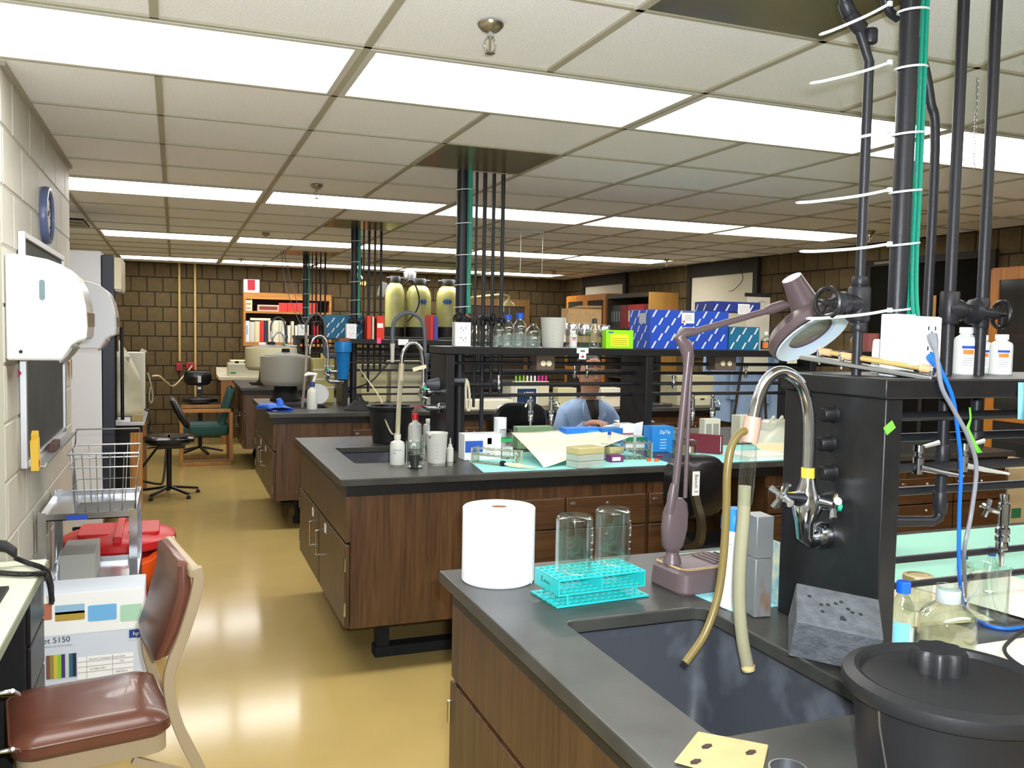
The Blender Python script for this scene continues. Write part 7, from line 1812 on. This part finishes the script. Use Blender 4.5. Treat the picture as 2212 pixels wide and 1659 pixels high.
MB().lathe([(0, .012), (.080, .012), (.088, .004), (.09, 0), (0, 0)], (p.x, 7.45, BZ+.1), 32, Matrix.Rotation(PI/2-.2, 3, 'X')).build('disc', mat('disc_white', (186, 188, 186), .4), t)
MB().box((p.x-.02, 7.40, BZ), (p.x+.02, 7.55, BZ+.02)).build('foot', RUBBER, t)
tag(MB().tube([PZ(653, 880, BZ+.004), PY(660, 800, 7.3), PY(663, 745, 7.5), PY(661, 720, 7.55)], .011, 8).build('dip_rod', mat('rod_grey', (140, 132, 118), .4)), 'tall thin grey rod standing beside the grey drum', 'rod')
# taps on benches 3, 4
bench_tap(3, BY[3]+.62, False, [(670, 765), (671, 748), (680, 730), (695, 726), (706, 740), (709, 765), (708, 790)], (708, 795), 'chrome gooseneck tap on the third bench beside the squeeze bottle', rad=.011)
bench_tap(3, BY[3]+.80, True, [(661, 722), (662, 700), (672, 684), (684, 678), (696, 686), (702, 702), (702, 740)], (702, 735), 'dark plastic gooseneck tap arching above the third bench tap')
bench_tap(4, BY[4]+.62, False, [(587, 742), (590, 728), (598, 719), (607, 718), (614, 728), (615, 742)], (615, 742), 'chrome tap arching over the pale drum', rad=.012)
bench_tap(4, BY[4]+.80, True, [(585, 715), (586, 700), (594, 688), (604, 686), (613, 694), (616, 715), (617, 735)], (617, 730), 'dark plastic gooseneck tap in front of the bookshelf')
# black cone funnel, cable
p = PZ(776, 885, BZ)
t = thing('cone_base', 'black cone-shaped weighted foot on the third bench', 'stand', p)
MB().lathe([(0, 0), (.125, 0), (.125, .008), (.03, .085), (.026, .1), (0, .1)], p, 32).build('cone', RUBBER, t)
MB().cyl((p.x, p.y, BZ+.1), (p.x, p.y, BZ+.13), .02, n=12).build('neck', BLACK, t)
tag(MB().tube(smoothpath([PZ(765, 872, BZ+.02), PZ(800, 866, BZ+.006), PZ(822, 862, BZ+.006), PZ(815, 868, BZ+.006), PZ(790, 873, BZ+.006), PZ(770, 876, BZ+.006)], 6), .005, 6).build('looped_lead', mat('grey_cord', (150, 146, 130), .5)), 'grey lead looped round the black cone foot', 'lead')
tag(MB().tube(smoothpath([PY(762, 840, 7.5), PY(800, 825, 7.4), PY(825, 800, 7.4), PY(845, 780, 7.42), PY(862, 770, 7.5)], 6), .006, 6).build('sagging_lead', RUBBER), 'black lead sagging along the third rack', 'lead')
# boxes on the third rack shelf
def sh3(x0, x1, yt, rgb, label, dy=.70, d=.2, m_=None, st=False, k=3, name='kit_box'):
    Y = BY[k]+dy; a, b = PY(x0, 730, Y), PY(x1, 730, Y); zt_ = PY((x0+x1)/2, yt, Y).z
    t = thing(name, label, 'box', (a.x, Y, RZ)); MB().box((a.x, Y, RZ), (b.x, Y+d, zt_)).build('carton', m_ or mat('k3_%d_%d_%d' % rgb, rgb, .5), t, bevel=.002)
    if st: dashes(t, (a.x, Y, RZ), (1, 0, 0), (0, -1, 0), b.x-a.x, zt_-RZ, .085)
    return t
sh3(702, 792, 681, (0, 0, 0), 'blue striped box on the third rack behind the green cables', m_=STRT, st=True, dy=.88, d=.07)
sh3(793, 802, 682, (222, 60, 36), 'narrow orange-red carton beside the blue striped box')
sh3(804, 808, 684, (210, 206, 190), 'thin white carton between orange cartons')
t = sh3(814, 830, 682, (222, 56, 34), 'orange-red carton with white label on the third rack')
a = PY(815, 708, BY[3]+.70); MB().box((a.x, BY[3]+.698, a.z), (a.x+.05, BY[3]+.6995, a.z+.04)).build('white_label', PAPER, t)
sh3(930, 936, 680, (206, 44, 40), 'slim red carton beside the last water tank'); sh3(937, 946, 684, (70, 70, 150), 'violet striped carton beside the slim red carton')
for x, lab in ((817, 'pink sticky note on the third rack edge'),):
    Y = BY[3]+.638; a, b = PY(x-3, 742, Y), PY(x+6, 730, Y); tag(MB().box((a.x, Y-.003, a.z), (b.x, Y-.001, b.z)).build('sticky_note', mat('note_pink', (250, 80, 140), .7)), lab, 'note')
Y = BY[3]+.638; a, b = PY(860, 745, Y), PY(882, 733, Y); tag(MB().box((a.x, Y-.003, a.z), (b.x, Y-.001, b.z)).build('edge_label', PAPER), 'white card label on the third rack edge by the grey tap', 'label')
# yellow papers and clutter through the third and fourth racks
for i, (x0, x1, y0, y1, rgb, lab) in enumerate(((700, 722, 795, 765, (210, 196, 120), 'yellow folder behind the chrome tap'), (676, 700, 812, 775, (200, 186, 120), 'stack of manila folders behind the chrome tap'), (780, 835, 802, 788, (206, 198, 150), 'cream tray under the third rack pipes'), (845, 915, 795, 780, (196, 190, 160), 'pale instrument under the third rack beside the grey tap'))):
    Y = BY[3]+1.0; a, b = PY(x0, y0, Y), PY(x1, y1, Y)
    t = thing('folder_pile' if i < 2 else 'pale_tray', lab, 'folder' if i < 2 else 'tray', (a.x, Y, BZ)); MB().box((a.x, Y, BZ), (b.x, Y+.2, b.z)).build('pile', mat('fold_%d' % i, rgb, .8), t, bevel=.003)
    if i < 2:
        for q_ in range(3): MB().box((a.x-.002, Y-.003, BZ+(b.z-BZ)*(.3+.22*q_)), (b.x+.004, Y+.01, BZ+(b.z-BZ)*(.33+.22*q_))).build('folder_edge', PAPER, t)

# ================================================================== RIGHT WALL
BLIND = mat('blind_cream', (214, 208, 184), .8); DKF = mat('dark_frame', (34, 30, 24), .7)
for n_, (y0, y1, z0, z1) in enumerate(((11.0, 12.24, 1.5, 2.285), (8.02, 9.26, 1.45, 2.275)), 1):
    w = MB()
    w.box((WR-.06, y0-.08, z1), (WR-.008, y1+.08, CEIL)); w.box((WR-.06, y0-.08, 1.3), (WR-.008, y0, z1)); w.box((WR-.06, y1, 1.3), (WR-.008, y1+.08, z1)); w.box((WR-.06, y0, 1.3), (WR-.008, y1, z0))
    wo = struct(w.build('window_%d' % n_, DKF))
    MB().box((WR-.035, y0, z0), (WR-.012, y1, z1)).build('blind', BLIND, wo)
tag(MB().tube(smoothpath([(WR-.05, 8.35, CEIL), (WR-.06, 8.25, 2.33), (WR-.06, 8.2, 2.2), (WR-.06, 8.35, 2.1), (WR-.06, 8.45, 2.08)], 6), .004, 5).build('blind_wire', PIPE), 'thin dark wire dangling over the cream blind', 'wire')
# doorway: a near-black flat sheet stands for the shade of its interior
dw = struct(MB().box((WR-.02, 5.05, 0), (WR-.008, 6.32, 2.24)).build('door_1', mat('doorway_shade', (20, 18, 15), .95, spec=.1)))
for a, b in (((5.0, 0), (5.06, 2.28)), ((6.30, 0), (6.36, 2.28)), ((5.06, 2.22), (6.30, 2.28))): MB().box((WR-.045, a[0], a[1]), (WR-.008, b[0], b[1])).build('door_frame', DKF, dw)
MB().box((WR-.03, 5.66, .1), (WR-.02, 5.70, 2.2)).build('door_stile', DKF, dw)
for y, z in ((5.80, 1.9), (5.55, 1.72)): MB().box((WR-.04, y, z), (WR-.03, y+.03, z+.22)).build('door_plate', mat('brass_plate', (176, 140, 80), .4, metal=.6), dw)
MB().box((WR-.05, 5.75, 2.24), (WR-.03, 6.25, 2.26)).build('door_closer', mat('closer', (120, 110, 90), .5), dw)
# oak cabinets along the wall
OAKO = wood('amber_oak', (206, 132, 44), (164, 98, 26), 6, 2)
def tall_cab(y0, y1, xf, zt, label, doors=2, glassz=(1.35, 2.0), w_end=None):
    t = thing('tall_cabinet', label, 'cabinet', (xf, y0, 0))
    MB().box((xf+.02, y0, 0), (WR-.01, y0+.02, zt)).build('end_panel', w_end or OAKO, t)
    MB().box((xf+.02, y1-.02, 0), (WR-.01, y1, zt)).build('end_panel', OAKO, t)
    MB().box((xf+.02, y0+.02, zt-.03), (WR-.01, y1-.02, zt)).build('top', OAKO, t)
    MB().box((WR-.03, y0+.02, .0), (WR-.01, y1-.02, zt-.03)).build('back', mat('cab_back', (80, 60, 40), .8), t)
    for z in (.45, .85, 1.2, 1.6): MB().box((xf+.04, y0+.02, z), (WR-.03, y1-.02, z+.02)).build('shelf', OAKO, t)
    w = (y1-y0)/doors
    for i in range(doors):
        a, b = y0+w*i+.004, y0+w*(i+1)-.004; z0 = .03; s = .07
        d = MB()
        for p, q in (((a, z0), (a+s, zt-.01)), ((b-s, z0), (b, zt-.01)), ((a+s, zt-.09), (b-s, zt-.01)), ((a+s, z0), (b-s, z0+.5)), ((a+s, 1.0), (b-s, 1.08))): d.box((xf, p[0], p[1]), (xf+.02, q[0], q[1]))
        do = d.build('door', OAKO, t)
        MB().box((xf+.008, a+s, 1.08), (xf+.011, b-s, zt-.09)).build('pane', mat('cab_glass', (60, 62, 60), .08, alpha=.6), do)
        MB().box((xf+.008, a+s, z0+.5), (xf+.011, b-s, 1.0)).build('pane', mat('cab_glass', (60, 62, 60), .08, alpha=.6), do)
        MB().cyl((xf-.02, b-.035 if i % 2 == 0 else a+.035, 1.1), (xf, b-.035 if i % 2 == 0 else a+.035, 1.1), .012, n=10).build('knob', STEEL, do)
    return t
tall_cab(10.80, 12.10, 5.53, 2.13, 'amber oak cabinet with small glazed doors in the far corner')
tall_cab(3.40, 4.69, 5.50, 2.095, 'amber oak glazed cabinet beside the dark doorway')
tall_cab(1.9, 3.38, 5.50, 2.095, 'second amber oak glazed cabinet next to the doorway cabinet')
for y, lab in ((4.35, 'pale conduit running up above the doorway cabinet'), (4.15, 'thin pale conduit beside the thicker one above the cabinet')):
    tag(MB().cyl((WR-.03, y, 2.0), (WR-.03, y, CEIL), .022 if y > 4.3 else .012, n=10).build('wall_conduit', mat('pale_conduit', (196, 190, 170), .5)), lab, 'conduit')
# open bookcase with binders
t = thing('bookcase', 'dark open bookcase with pale wooden end panel', 'bookcase', (5.53, 9.6, 0))
PALE = wood('pale_ply', (198, 150, 76), (176, 128, 58), 5, 2); DKW = mat('dark_wood', (62, 52, 38), .6)
MB().box((5.53, 9.60, 0), (WR-.01, 9.63, 2.105)).build('end_panel', PALE, t)
MB().box((5.53, 10.74, 0), (WR-.01, 10.77, 2.105)).build('end_panel', DKW, t)
MB().box((5.53, 9.63, 2.05), (WR-.01, 10.74, 2.105)).build('top', DKW, t)
MB().box((WR-.04, 9.63, 0), (WR-.01, 10.74, 2.05)).build('back', DKF, t)
for z in (.1, .55, 1.0, 1.32, 1.66): MB().box((5.55, 9.63, z-.02), (WR-.04, 10.74, z)).build('shelf', DKW, t)
y = 10.70
cols = [((30, 34, 36), 'black')]*4 + [((126, 24, 34), 'maroon')]*3 + [((176, 30, 40), 'red')]*6 + [((110, 24, 30), 'dark red')]*2
for zi, z in enumerate((1.66, 1.32)):
    y = 10.72
    for i, (rgb, nm) in enumerate(cols if zi == 0 else cols[::-1]):
        w = .068 if i % 3 else .062
        t = thing('ring_binder', '%s ring binder on the %s of the open bookcase' % (nm, 'top shelf' if zi == 0 else 'second shelf'), 'binder', (5.58, y, z), '%s binders in the bookcase, shelf %d' % (nm, zi+1))
        hgt = .30 if zi == 0 else .26
        bm_ = mat('bind_%d_%d_%d' % rgb, rgb, .5)
        MB().box((5.58, y-w, z), (5.84, y-w+.003, z+hgt)).build('cover', bm_, t); MB().box((5.58, y-.005, z), (5.84, y-.002, z+hgt)).build('cover', bm_, t)
        MB().box((5.575, y-w, z), (5.58, y-.002, z+hgt)).build('spine', bm_, t)
        MB().box((5.582, y-w+.006, z+.006), (5.83, y-.008, z+hgt-.01)).build('pages', PAPER, t)
        if nm in ('black', 'red'): MB().box((5.5735, y-w+.012, z+.08), (5.575, y-.014, z+.22)).build('spine_label', mat('spine_pale', (206, 200, 180), .7) if nm == 'red' else PRINT_G, t)
        y -= w+.003
# brown carton on third bench end before the oak cabinet
Y = 9.5
t = thing('brown_carton', 'open brown cardboard box in front of the far oak cabinet', 'carton', (4.6, 8.6, 1.6))
a, b = PY(1226, 700, 7.62), PY(1300, 668, 7.62)
MB().box((a.x, 7.62, RZ), (b.x, 7.77, b.z)).build('carton', CB, t, bevel=.002)
MB().add([(a.x, 7.62, b.z), (b.x, 7.62, b.z), (b.x-.02, 7.58, b.z+.03), (a.x+.1, 7.58, b.z+.025)], [(0,1,2,3)]).build('flap', CB, t, solid=.003)
t.location = (a.x, 7.62, RZ); 
for ch in t.children: put(ch, t)
tag(MB().box((PY(1205, 740, 7.55).x, 7.55, RZ), (PY(1222, 740, 7.55).x, 7.60, PY(1210, 686, 7.55).z)).build('white_folder', PAPER), 'tall white folder on the third rack beside the brown carton', 'folder')
for i, x in enumerate((1008, 1023, 1049, 1066)):
    Y = 12.6; a, b = PY(x, 690, Y), PY(x+12, 664, Y)
    tag(MB().box((a.x, WF-.03, a.z), (b.x, WF-.012, b.z)).build('wall_notice', mat('notice_cream', (222, 212, 170), .8)), 'cream notice pinned on the end wall behind the riser pipes', 'notice', 'notices on the end wall')
t = struct(MB().box((PY(1002, 640, WF).x, WF-.05, 0), (PY(1140, 640, WF).x, WF-.008, 2.02)).build('door_2', mat('oak_door_dark', (54, 42, 26), .6)))
for x0, x1, z0, z1 in ((PY(1002, 640, WF).x-.02, PY(1010, 640, WF).x, 0, 2.09), (PY(1131, 640, WF).x, PY(1141, 640, WF).x, 0, 2.09), (PY(1010, 640, WF).x, PY(1131, 640, WF).x, 1.98, 2.09)):
    MB().box((x0, WF-.07, z0), (x1, WF-.009, z1)).build('door_frame', wood('door_oak', (132, 98, 52), (100, 70, 34), 6, 2), t)
# lab coats hung on the wall
LC = mat('pale_blue_cloth', (146, 172, 206), .8, noise=.08, nscale=20)
t = thing('coat_rail', 'dark coat rail with pegs on the end of the wall by the blinds', 'coat rail', (WR, 7.2, 1.62))
MB().box((WR-.03, 6.95, 1.60), (WR-.008, 8.95, 1.68)).build('board', DKW, t)
for i in range(5): MB().cyl((WR-.03, 7.15+.4*i, 1.63), (WR-.10, 7.15+.4*i, 1.65), .009, n=8).build('peg', STEEL, t)
for i, (y, sh_, lab) in enumerate(((7.32, 0, 'pale blue lab coat hanging nearest the doorway'), (7.86, .05, 'middle pale blue lab coat hanging on the wall rail'), (8.40, .02, 'pale blue lab coat hanging under the cream blind'))):
    t = thing('lab_coat', lab, 'coat', (WR-.1, y, .65), 'lab coats on the wall rail')
    def coat(u_, v_, y=y, k=i):
        w = .10+.13*min(1, (1-v_)*2.2)+.03*(1-v_)
        a = 2*PI*u_
        r = 1+.14*math.sin(7*a+k)*(1-v_)
        return (WR-.16-.07*math.cos(a)*r*(.5+.5*(1-v_)), y+w*math.sin(a)*r, .62+1.0*v_-.06*abs(math.sin(a))*v_)
    MB().grid(coat, 40, 12).build('cloth', LC, t)
    for s in (-1, 1):
        MB().tube(smoothpath([(WR-.17, y+s*.13, 1.52), (WR-.20, y+s*.20, 1.35), (WR-.20, y+s*.215, 1.1), (WR-.19, y+s*.21, .88)], 5), [.05]*6+[.055]*5+[.06]*5, 12).build('sleeve', LC, t)
    MB().tube([(WR-.10, y, 1.66), (WR-.14, y, 1.60)], .02, 8).build('collar_loop', LC, t)
# flip chart / poster beside blind
a, b = PX(1640, 700, 5.5), PX(1662, 645, 5.5)
t = thing('easel_chart', 'white flip chart with faint writing behind the lamp head', 'flip chart', (5.3, 7.3, 0))
pa, pb = PY(1612, 690, 7.1), PY(1664, 640, 7.1)
MB().box((pa.x, 7.1, 1.2), (pb.x, 7.12, pb.z)).build('pad', mat('chart_white', (206, 202, 184), .8), t)
MB().box((pa.x-.01, 7.095, pb.z-.01), (pb.x+.01, 7.125, pb.z+.025)).build('clamp', DKF, t)
MB().tube([((pa.x+pb.x)/2+.1*s_*.5+.02*s_, 7.093, pb.z-.06+.012*math.sin(s_*3)) for s_ in [q_*.35-1 for q_ in range(7)]], .002, 4).build('pen_stroke', PRINT_G, t)
for s in (-1, 1): MB().bar(((pa.x+pb.x)/2+s*.05, 7.13, pb.z), ((pa.x+pb.x)/2+s*.28, 7.2, 0), .02, .02).build('leg', DKW, t)
# cartons at the end of the second bench
for z0, z1, lab in ((0, .40, 'tan carton with green print on the floor, lower of two'), (.402, .79, 'tan carton with green print, upper of two')):
    t = thing('shipping_carton', lab, 'carton', (4.9, 3.9, z0))
    MB().box((4.76, 3.86, z0), (5.30, 4.3, z1)).build('carton', mat('tan_card', (186, 168, 128), .8), t, bevel=.003)
    for i in range(4): MB().box((4.80+.12*i, 3.8585, z0+.08+.12*(i % 2)), (4.88+.12*i, 3.8598, z0+.14+.12*(i % 2))).build('green_print', mat('print_green', (40, 110, 70), .7), t)

# ================================================================== HANGING BITS
p = PZ(2112, 168, CEIL)
t = thing('hanging_chain', 'small chain with hook hanging from the ceiling between the near pipes', 'chain', p)
zb0 = PY(2110, 365, p.y).z
nl = 26
for i in range(nl):
    z = CEIL-.004-(CEIL-zb0-.02)*i/nl; L_ = (CEIL-zb0)/nl*.72
    e_ = Vector((1, 0, 0)) if i % 2 else Vector((0, 1, 0))
    MB().tube([p+Vector((0, 0, z-CEIL))+e_*(.004*math.cos(a_))+Vector((0, 0, L_*math.sin(a_)-L_*.5)) for a_ in [2*PI*q_/8 for q_ in range(8)]], .0012, 4, closed=True).build('link', STEEL, t)
MB().tube(smoothpath([(p.x, p.y, zb0+.02), (p.x+.008, p.y, zb0+.01), (p.x+.004, p.y, zb0), (p.x-.006, p.y, zb0+.004)], 4), .0015, 5).build('hook', STEEL, t)
# suspended panel (thin rod frame) beyond the second riser
a, b = PZ(1050, 497, CEIL-.02), PZ(1175, 502, CEIL-.02)
t = thing('hanging_rail', 'thin pale rail hung from the ceiling beyond the second riser', 'rail', a)
MB().bar(a, b, .02, .02).build('rail', mat('rail_pale', (176, 178, 178), .4), t)
for q_ in (.1, .55, .98): MB().cyl(a.lerp(b, q_), a.lerp(b, q_)+Vector((0, 0, .03)), .004, n=6).build('hanger', STEEL, t)
for q_ in (.6, .98): MB().cyl(a.lerp(b, q_), a.lerp(b, q_)-Vector((0, 0, .35)), .0025, n=6).build('drop_wire', STEEL, t)
for xs, lab in (((607, 618, 640, 655), 'thin blue-grey wire hanging near the fourth riser'), ((612, 632, 650, 664), 'second thin wire hanging near the fourth riser')):
    pts = [PY(xs[0], 545, 10.2), PY(xs[1], 620, 10.2), PY(xs[2], 680, 10.2), PY(xs[3], 712, 10.2)]; pts[0].z = CEIL
    tag(MB().tube(smoothpath(pts, 6), .004, 5).build('hanging_wire', mat('wire_grey', (90, 90, 104), .5)), lab, 'wire')
p = PY(781, 612, 10.6)
t = thing('indicator_lamp', 'small glowing orange indicator lamp by the water tanks', 'lamp', p)
EM = mat('orange_glow', (255, 150, 90), .4, emit=3)
for s in (-.5, .5): MB().lathe([(0, .03), (.018, .024), (.026, 0), (.018, -.024), (0, -.03)], (p.x+s*.06, p.y, p.z), 14).build('glow_lens', EM, t)
MB().bar((p.x, p.y+.01, p.z), (p.x, p.y+.01, CEIL), .012, .012).build('stem', PIPE, t)
MB().cbox((p.x, p.y+.035, p.z), .12, .02, .07).build('housing', BLACKM, t)
p = PY(775, 590, 9.5)
t = thing('ceiling_bracket', 'pale bent bracket hanging beside the third riser', 'bracket', p)
MB().tube([p+Vector((-.04, 0, -.12)), p+Vector((0, 0, 0)), p+Vector((.045, 0, -.06))], [.012, .018, .012], 8).build('fork', CREAM, t)
MB().cyl(p, Vector((p.x, p.y, CEIL)), .005, n=6).build('cord', WCORD, t)

# ================================================================== SEATED PERSON
PXo, PYo = PY(1268, 830, 5.66).x, 5.66
stl = thing('lab_stool', 'black stool under the seated person in the blue coat', 'stool', (PXo, PYo, 0))
MB().lathe([(0, .53), (.17, .53), (.185, .515), (.185, .48), (.16, .47), (0, .47)], (PXo, PYo+.02, 0), 32).build('seat', SV, stl)
MB().cyl((PXo, PYo+.02, .06), (PXo, PYo+.02, .47), .025, n=12).build('column', BLACK, stl)
for i in range(5):
    a_ = 2*PI*i/5; MB().bar((PXo, PYo+.02, .07), (PXo+.25*math.cos(a_), PYo+.02+.25*math.sin(a_), .02), .035, .025).build('leg', BLACK, stl)
pr_ = thing('person', 'seated person in pale blue lab coat and safety glasses reading papers', 'person', (PXo, PYo, .53))
SKIN = mat('skin', (190, 138, 108), .55)
V = []; E_ = []; Rr = []
def nd(x, y, z, rx, ry=None, par=None):
    V.append((PXo+x, PYo+y, z)); Rr.append((rx, ry or rx))
    if par is not None: E_.append((par, len(V)-1))
    return len(V)-1
pel = nd(0, 0, .63, .15, .10); sp1 = nd(0, .01, .78, .135, .095, pel); sp2 = nd(0, .01, .93, .135, .09, sp1); chest = nd(0, 0, 1.01, .11, .08, sp2)
nk0 = nd(0, -.01, 1.075, .066, .064, chest); nk = nd(0, -.022, 1.115, .060, .062, nk0)
jaw = nd(0, -.055, 1.165, .066, .072, nk); ch_ = nd(0, -.05, 1.225, .082, .094, jaw); eye = nd(0, -.04, 1.30, .090, .106, ch_); fore = nd(0, -.034, 1.365, .086, .102, eye); crown = nd(0, -.03, 1.41, .056, .066, fore)
for s in (-1, 1):
    sh_ = nd(s*.15, .01, 1.01, .042, .042, chest); el = nd(s*.232, -.10, .815, .038, .038, sh_)
    wr = nd(s*.115, -.335, .965, .028, .024, el); pm = nd(s*.085, -.40, .962, .036, .018, wr)
    for k, (dx, dy, dz) in enumerate(((-.03, -.05, -.004), (-.012, -.062, -.002), (.008, -.064, -.002), (.026, -.052, -.004))):
        f1 = nd(s*.085+s*dx*.7, -.40+dy*.55, .962+.004, .0085, .0085, pm); nd(s*.085+s*dx, -.40+dy*1.35, .945, .0075, .0075, f1)
    tb_ = nd(s*.085-s*.034, -.385, .968, .0095, .0095, pm); nd(s*.085-s*.05, -.42, .962, .008, .008, tb_)
    hp = nd(s*.09, -.04, .60, .085, .08, pel); kn = nd(s*.19, -.235, .575, .06, .06, hp); an = nd(s*.19, -.20, .10, .04, .04, kn); nd(s*.20, -.30, .045, .034, .03, an)
me = bpy.data.meshes.new('body'); me.from_pydata(V, E_, []); me.update()
bo = bpy.data.objects.new('body', me); COL.objects.link(bo); me.materials.append(SKIN)
md = bo.modifiers.new('skin', 'SKIN'); md.use_smooth_shade = True; md.branch_smoothing = .6
sv = me.skin_vertices[0].data
for i, (rx, ry) in enumerate(Rr): sv[i].radius = (rx, ry); sv[i].use_root = (i == 0)
md = bo.modifiers.new('sub', 'SUBSURF'); md.levels = 2; md.render_levels = 2
put(bo, pr_)
def Q(x, y, z): return Vector((PXo+x, PYo+y, z))
# face
MB().tube([Q(0, -.128, 1.305), Q(0, -.140, 1.275), Q(0, -.150, 1.252), Q(0, -.138, 1.244)], [.008, .011, .015, .011], 10).build('nose', SKIN, pr_)
for s in (-1, 1):
    MB().lathe([(0, .012), (.016, .010), (.02, 0), (.012, -.006)], Q(s*.076, -.03, 1.275), 12, Matrix.Rotation(s*PI/2, 3, 'Y') @ Matrix.Diagonal((1.5, 1, 1))).build('ear', SKIN, pr_)
    MB().lathe([(0, .008), (.010, .004), (.012, 0)], Q(s*.030, -.118, 1.308), 12, Matrix.Rotation(PI/2, 3, 'X')).build('eye', mat('eye_white', (226, 222, 214), .3), pr_)
    MB().lathe([(0, .0115), (.005, .010), (.006, .006)], Q(s*.030, -.118, 1.308), 10, Matrix.Rotation(PI/2, 3, 'X')).build('iris', mat('iris_dark', (40, 28, 22), .3), pr_)
    MB().tube([Q(s*.012, -.126, 1.332), Q(s*.03, -.126, 1.338), Q(s*.05, -.112, 1.330)], .004, 6).build('brow', mat('hair_dark', (34, 26, 20), .6), pr_)
MB().tube(smoothpath([Q(-.026, -.118, 1.212), Q(0, -.126, 1.214), Q(.026, -.118, 1.212)], 4), .005, 7).build('lips', mat('lips', (160, 92, 80), .5), pr_)
HAIR = mat('hair_dark', (34, 26, 20), .6)
MB().lathe([(0, .118), (.045, .108), (.075, .07), (.087, .02), (.086, -.03), (.078, -.07)], Q(0, -.012, 1.318), 28, Matrix.Diagonal((.97, 1.06, 1)), a0=-PI*.17, a1=PI*1.17).build('hair', HAIR, pr_, solid=.006)
MB().lathe([(0, .1), (.045, .092), (.074, .062), (.083, .045)], Q(0, -.025, 1.325), 28, Matrix.Diagonal((.97, 1.1, 1))).build('hair_top', HAIR, pr_, solid=.006)
GLS = mat('glasses_frame', (190, 190, 186), .2, metal=.6)
gl = MB().tube([Q(-.078, -.05, 1.312), Q(-.062, -.128, 1.312), Q(-.03, -.140, 1.318), Q(0, -.142, 1.314), Q(.03, -.140, 1.318), Q(.062, -.128, 1.312), Q(.078, -.05, 1.312)], .003, 6).build('glasses', GLS, pr_)
for s in (-1, 1): MB().prism(rrect(s*.034, 1.300, .054, .036, .014), lambda q_: Q(q_[0], -.139+.004*abs(q_[0]/.03), q_[1]), lambda q_: Q(q_[0], -.137+.004*abs(q_[0]/.03), q_[1])).build('glasses_lens', glass('spectacle', (230, 238, 240)), gl)
# lab coat
loops = []
for z, w, d, yo in ((.56, .40, .34, -.02), (.66, .36, .28, 0), (.80, .335, .25, .005), (.93, .40, .265, .005), (1.0, .43, .25, .005), (1.04, .39, .21, .005), (1.075, .27, .17, .005), (1.10, .17, .15, 0)):
    loops.append([Q(x, yo+y, z) for x, y in rrect(0, 0, w, d, min(w, d)*.45, 6)])
MB().loft(loops, False, False).build('lab_coat', LC, pr_, solid=.004)
for s in (-1, 1):
    MB().tube(smoothpath([Q(s*.10, .012, 1.05), Q(s*.155, .008, 1.02), Q(s*.20, -.03, .94), Q(s*.235, -.09, .82), Q(s*.20, -.19, .85), Q(s*.14, -.30, .935)], 5), [.036]*1+[.042]*2+[.048]*3+[.056]*5+[.060]*5+[.056]*6+[.044]*4, 14).build('sleeve', LC, pr_)
    MB().add([Q(s*.055, -.085, 1.105), Q(s*.085, -.075, 1.09), Q(s*.088, -.137, 1.0), Q(s*.01, -.147, .90)] + [Q(s*.055, -.091, 1.105), Q(s*.085, -.081, 1.09), Q(s*.088, -.143, 1.0), Q(s*.01, -.152, .90)], [(0,1,2,3),(7,6,5,4),(0,4,5,1),(1,5,6,2),(2,6,7,3),(3,7,4,0)]).build('lapel', mat('pale_blue_lapel', (160, 186, 216), .8), pr_)
MB().add([Q(-.05, -.088, 1.10), Q(.05, -.088, 1.10), Q(.035, -.134, 1.0), Q(.0, -.142, .90), Q(-.035, -.134, 1.0)], [(0,1,2,3,4)]).build('dark_shirt', mat('dark_shirt', (40, 34, 32), .8), pr_, solid=.003)
for s in (-1, 1):
    MB().tube(smoothpath([Q(s*.09, -.03, .61), Q(s*.19, -.235, .58), Q(s*.19, -.21, .32), Q(s*.19, -.20, .13)], 5), [.098]*4+[.08]*5+[.066]*7, 14).build('trouser_leg', mat('trousers', (44, 48, 58), .8), pr_)
    MB().tube([Q(s*.19, -.18, .05), Q(s*.195, -.25, .045), Q(s*.20, -.33, .035)], [.045, .044, .03], 12).build('shoe', BLACKM, pr_)
tag(MB().add([Q(.0, -.56, .975), Q(.24, -.56, .985), Q(.24, -.42, 1.01), Q(.0, -.42, .985)], [(0,1,2,3)]).build('held_paper', PAPER, None, solid=.001), 'white paper held by the seated person in the blue coat', 'paper')
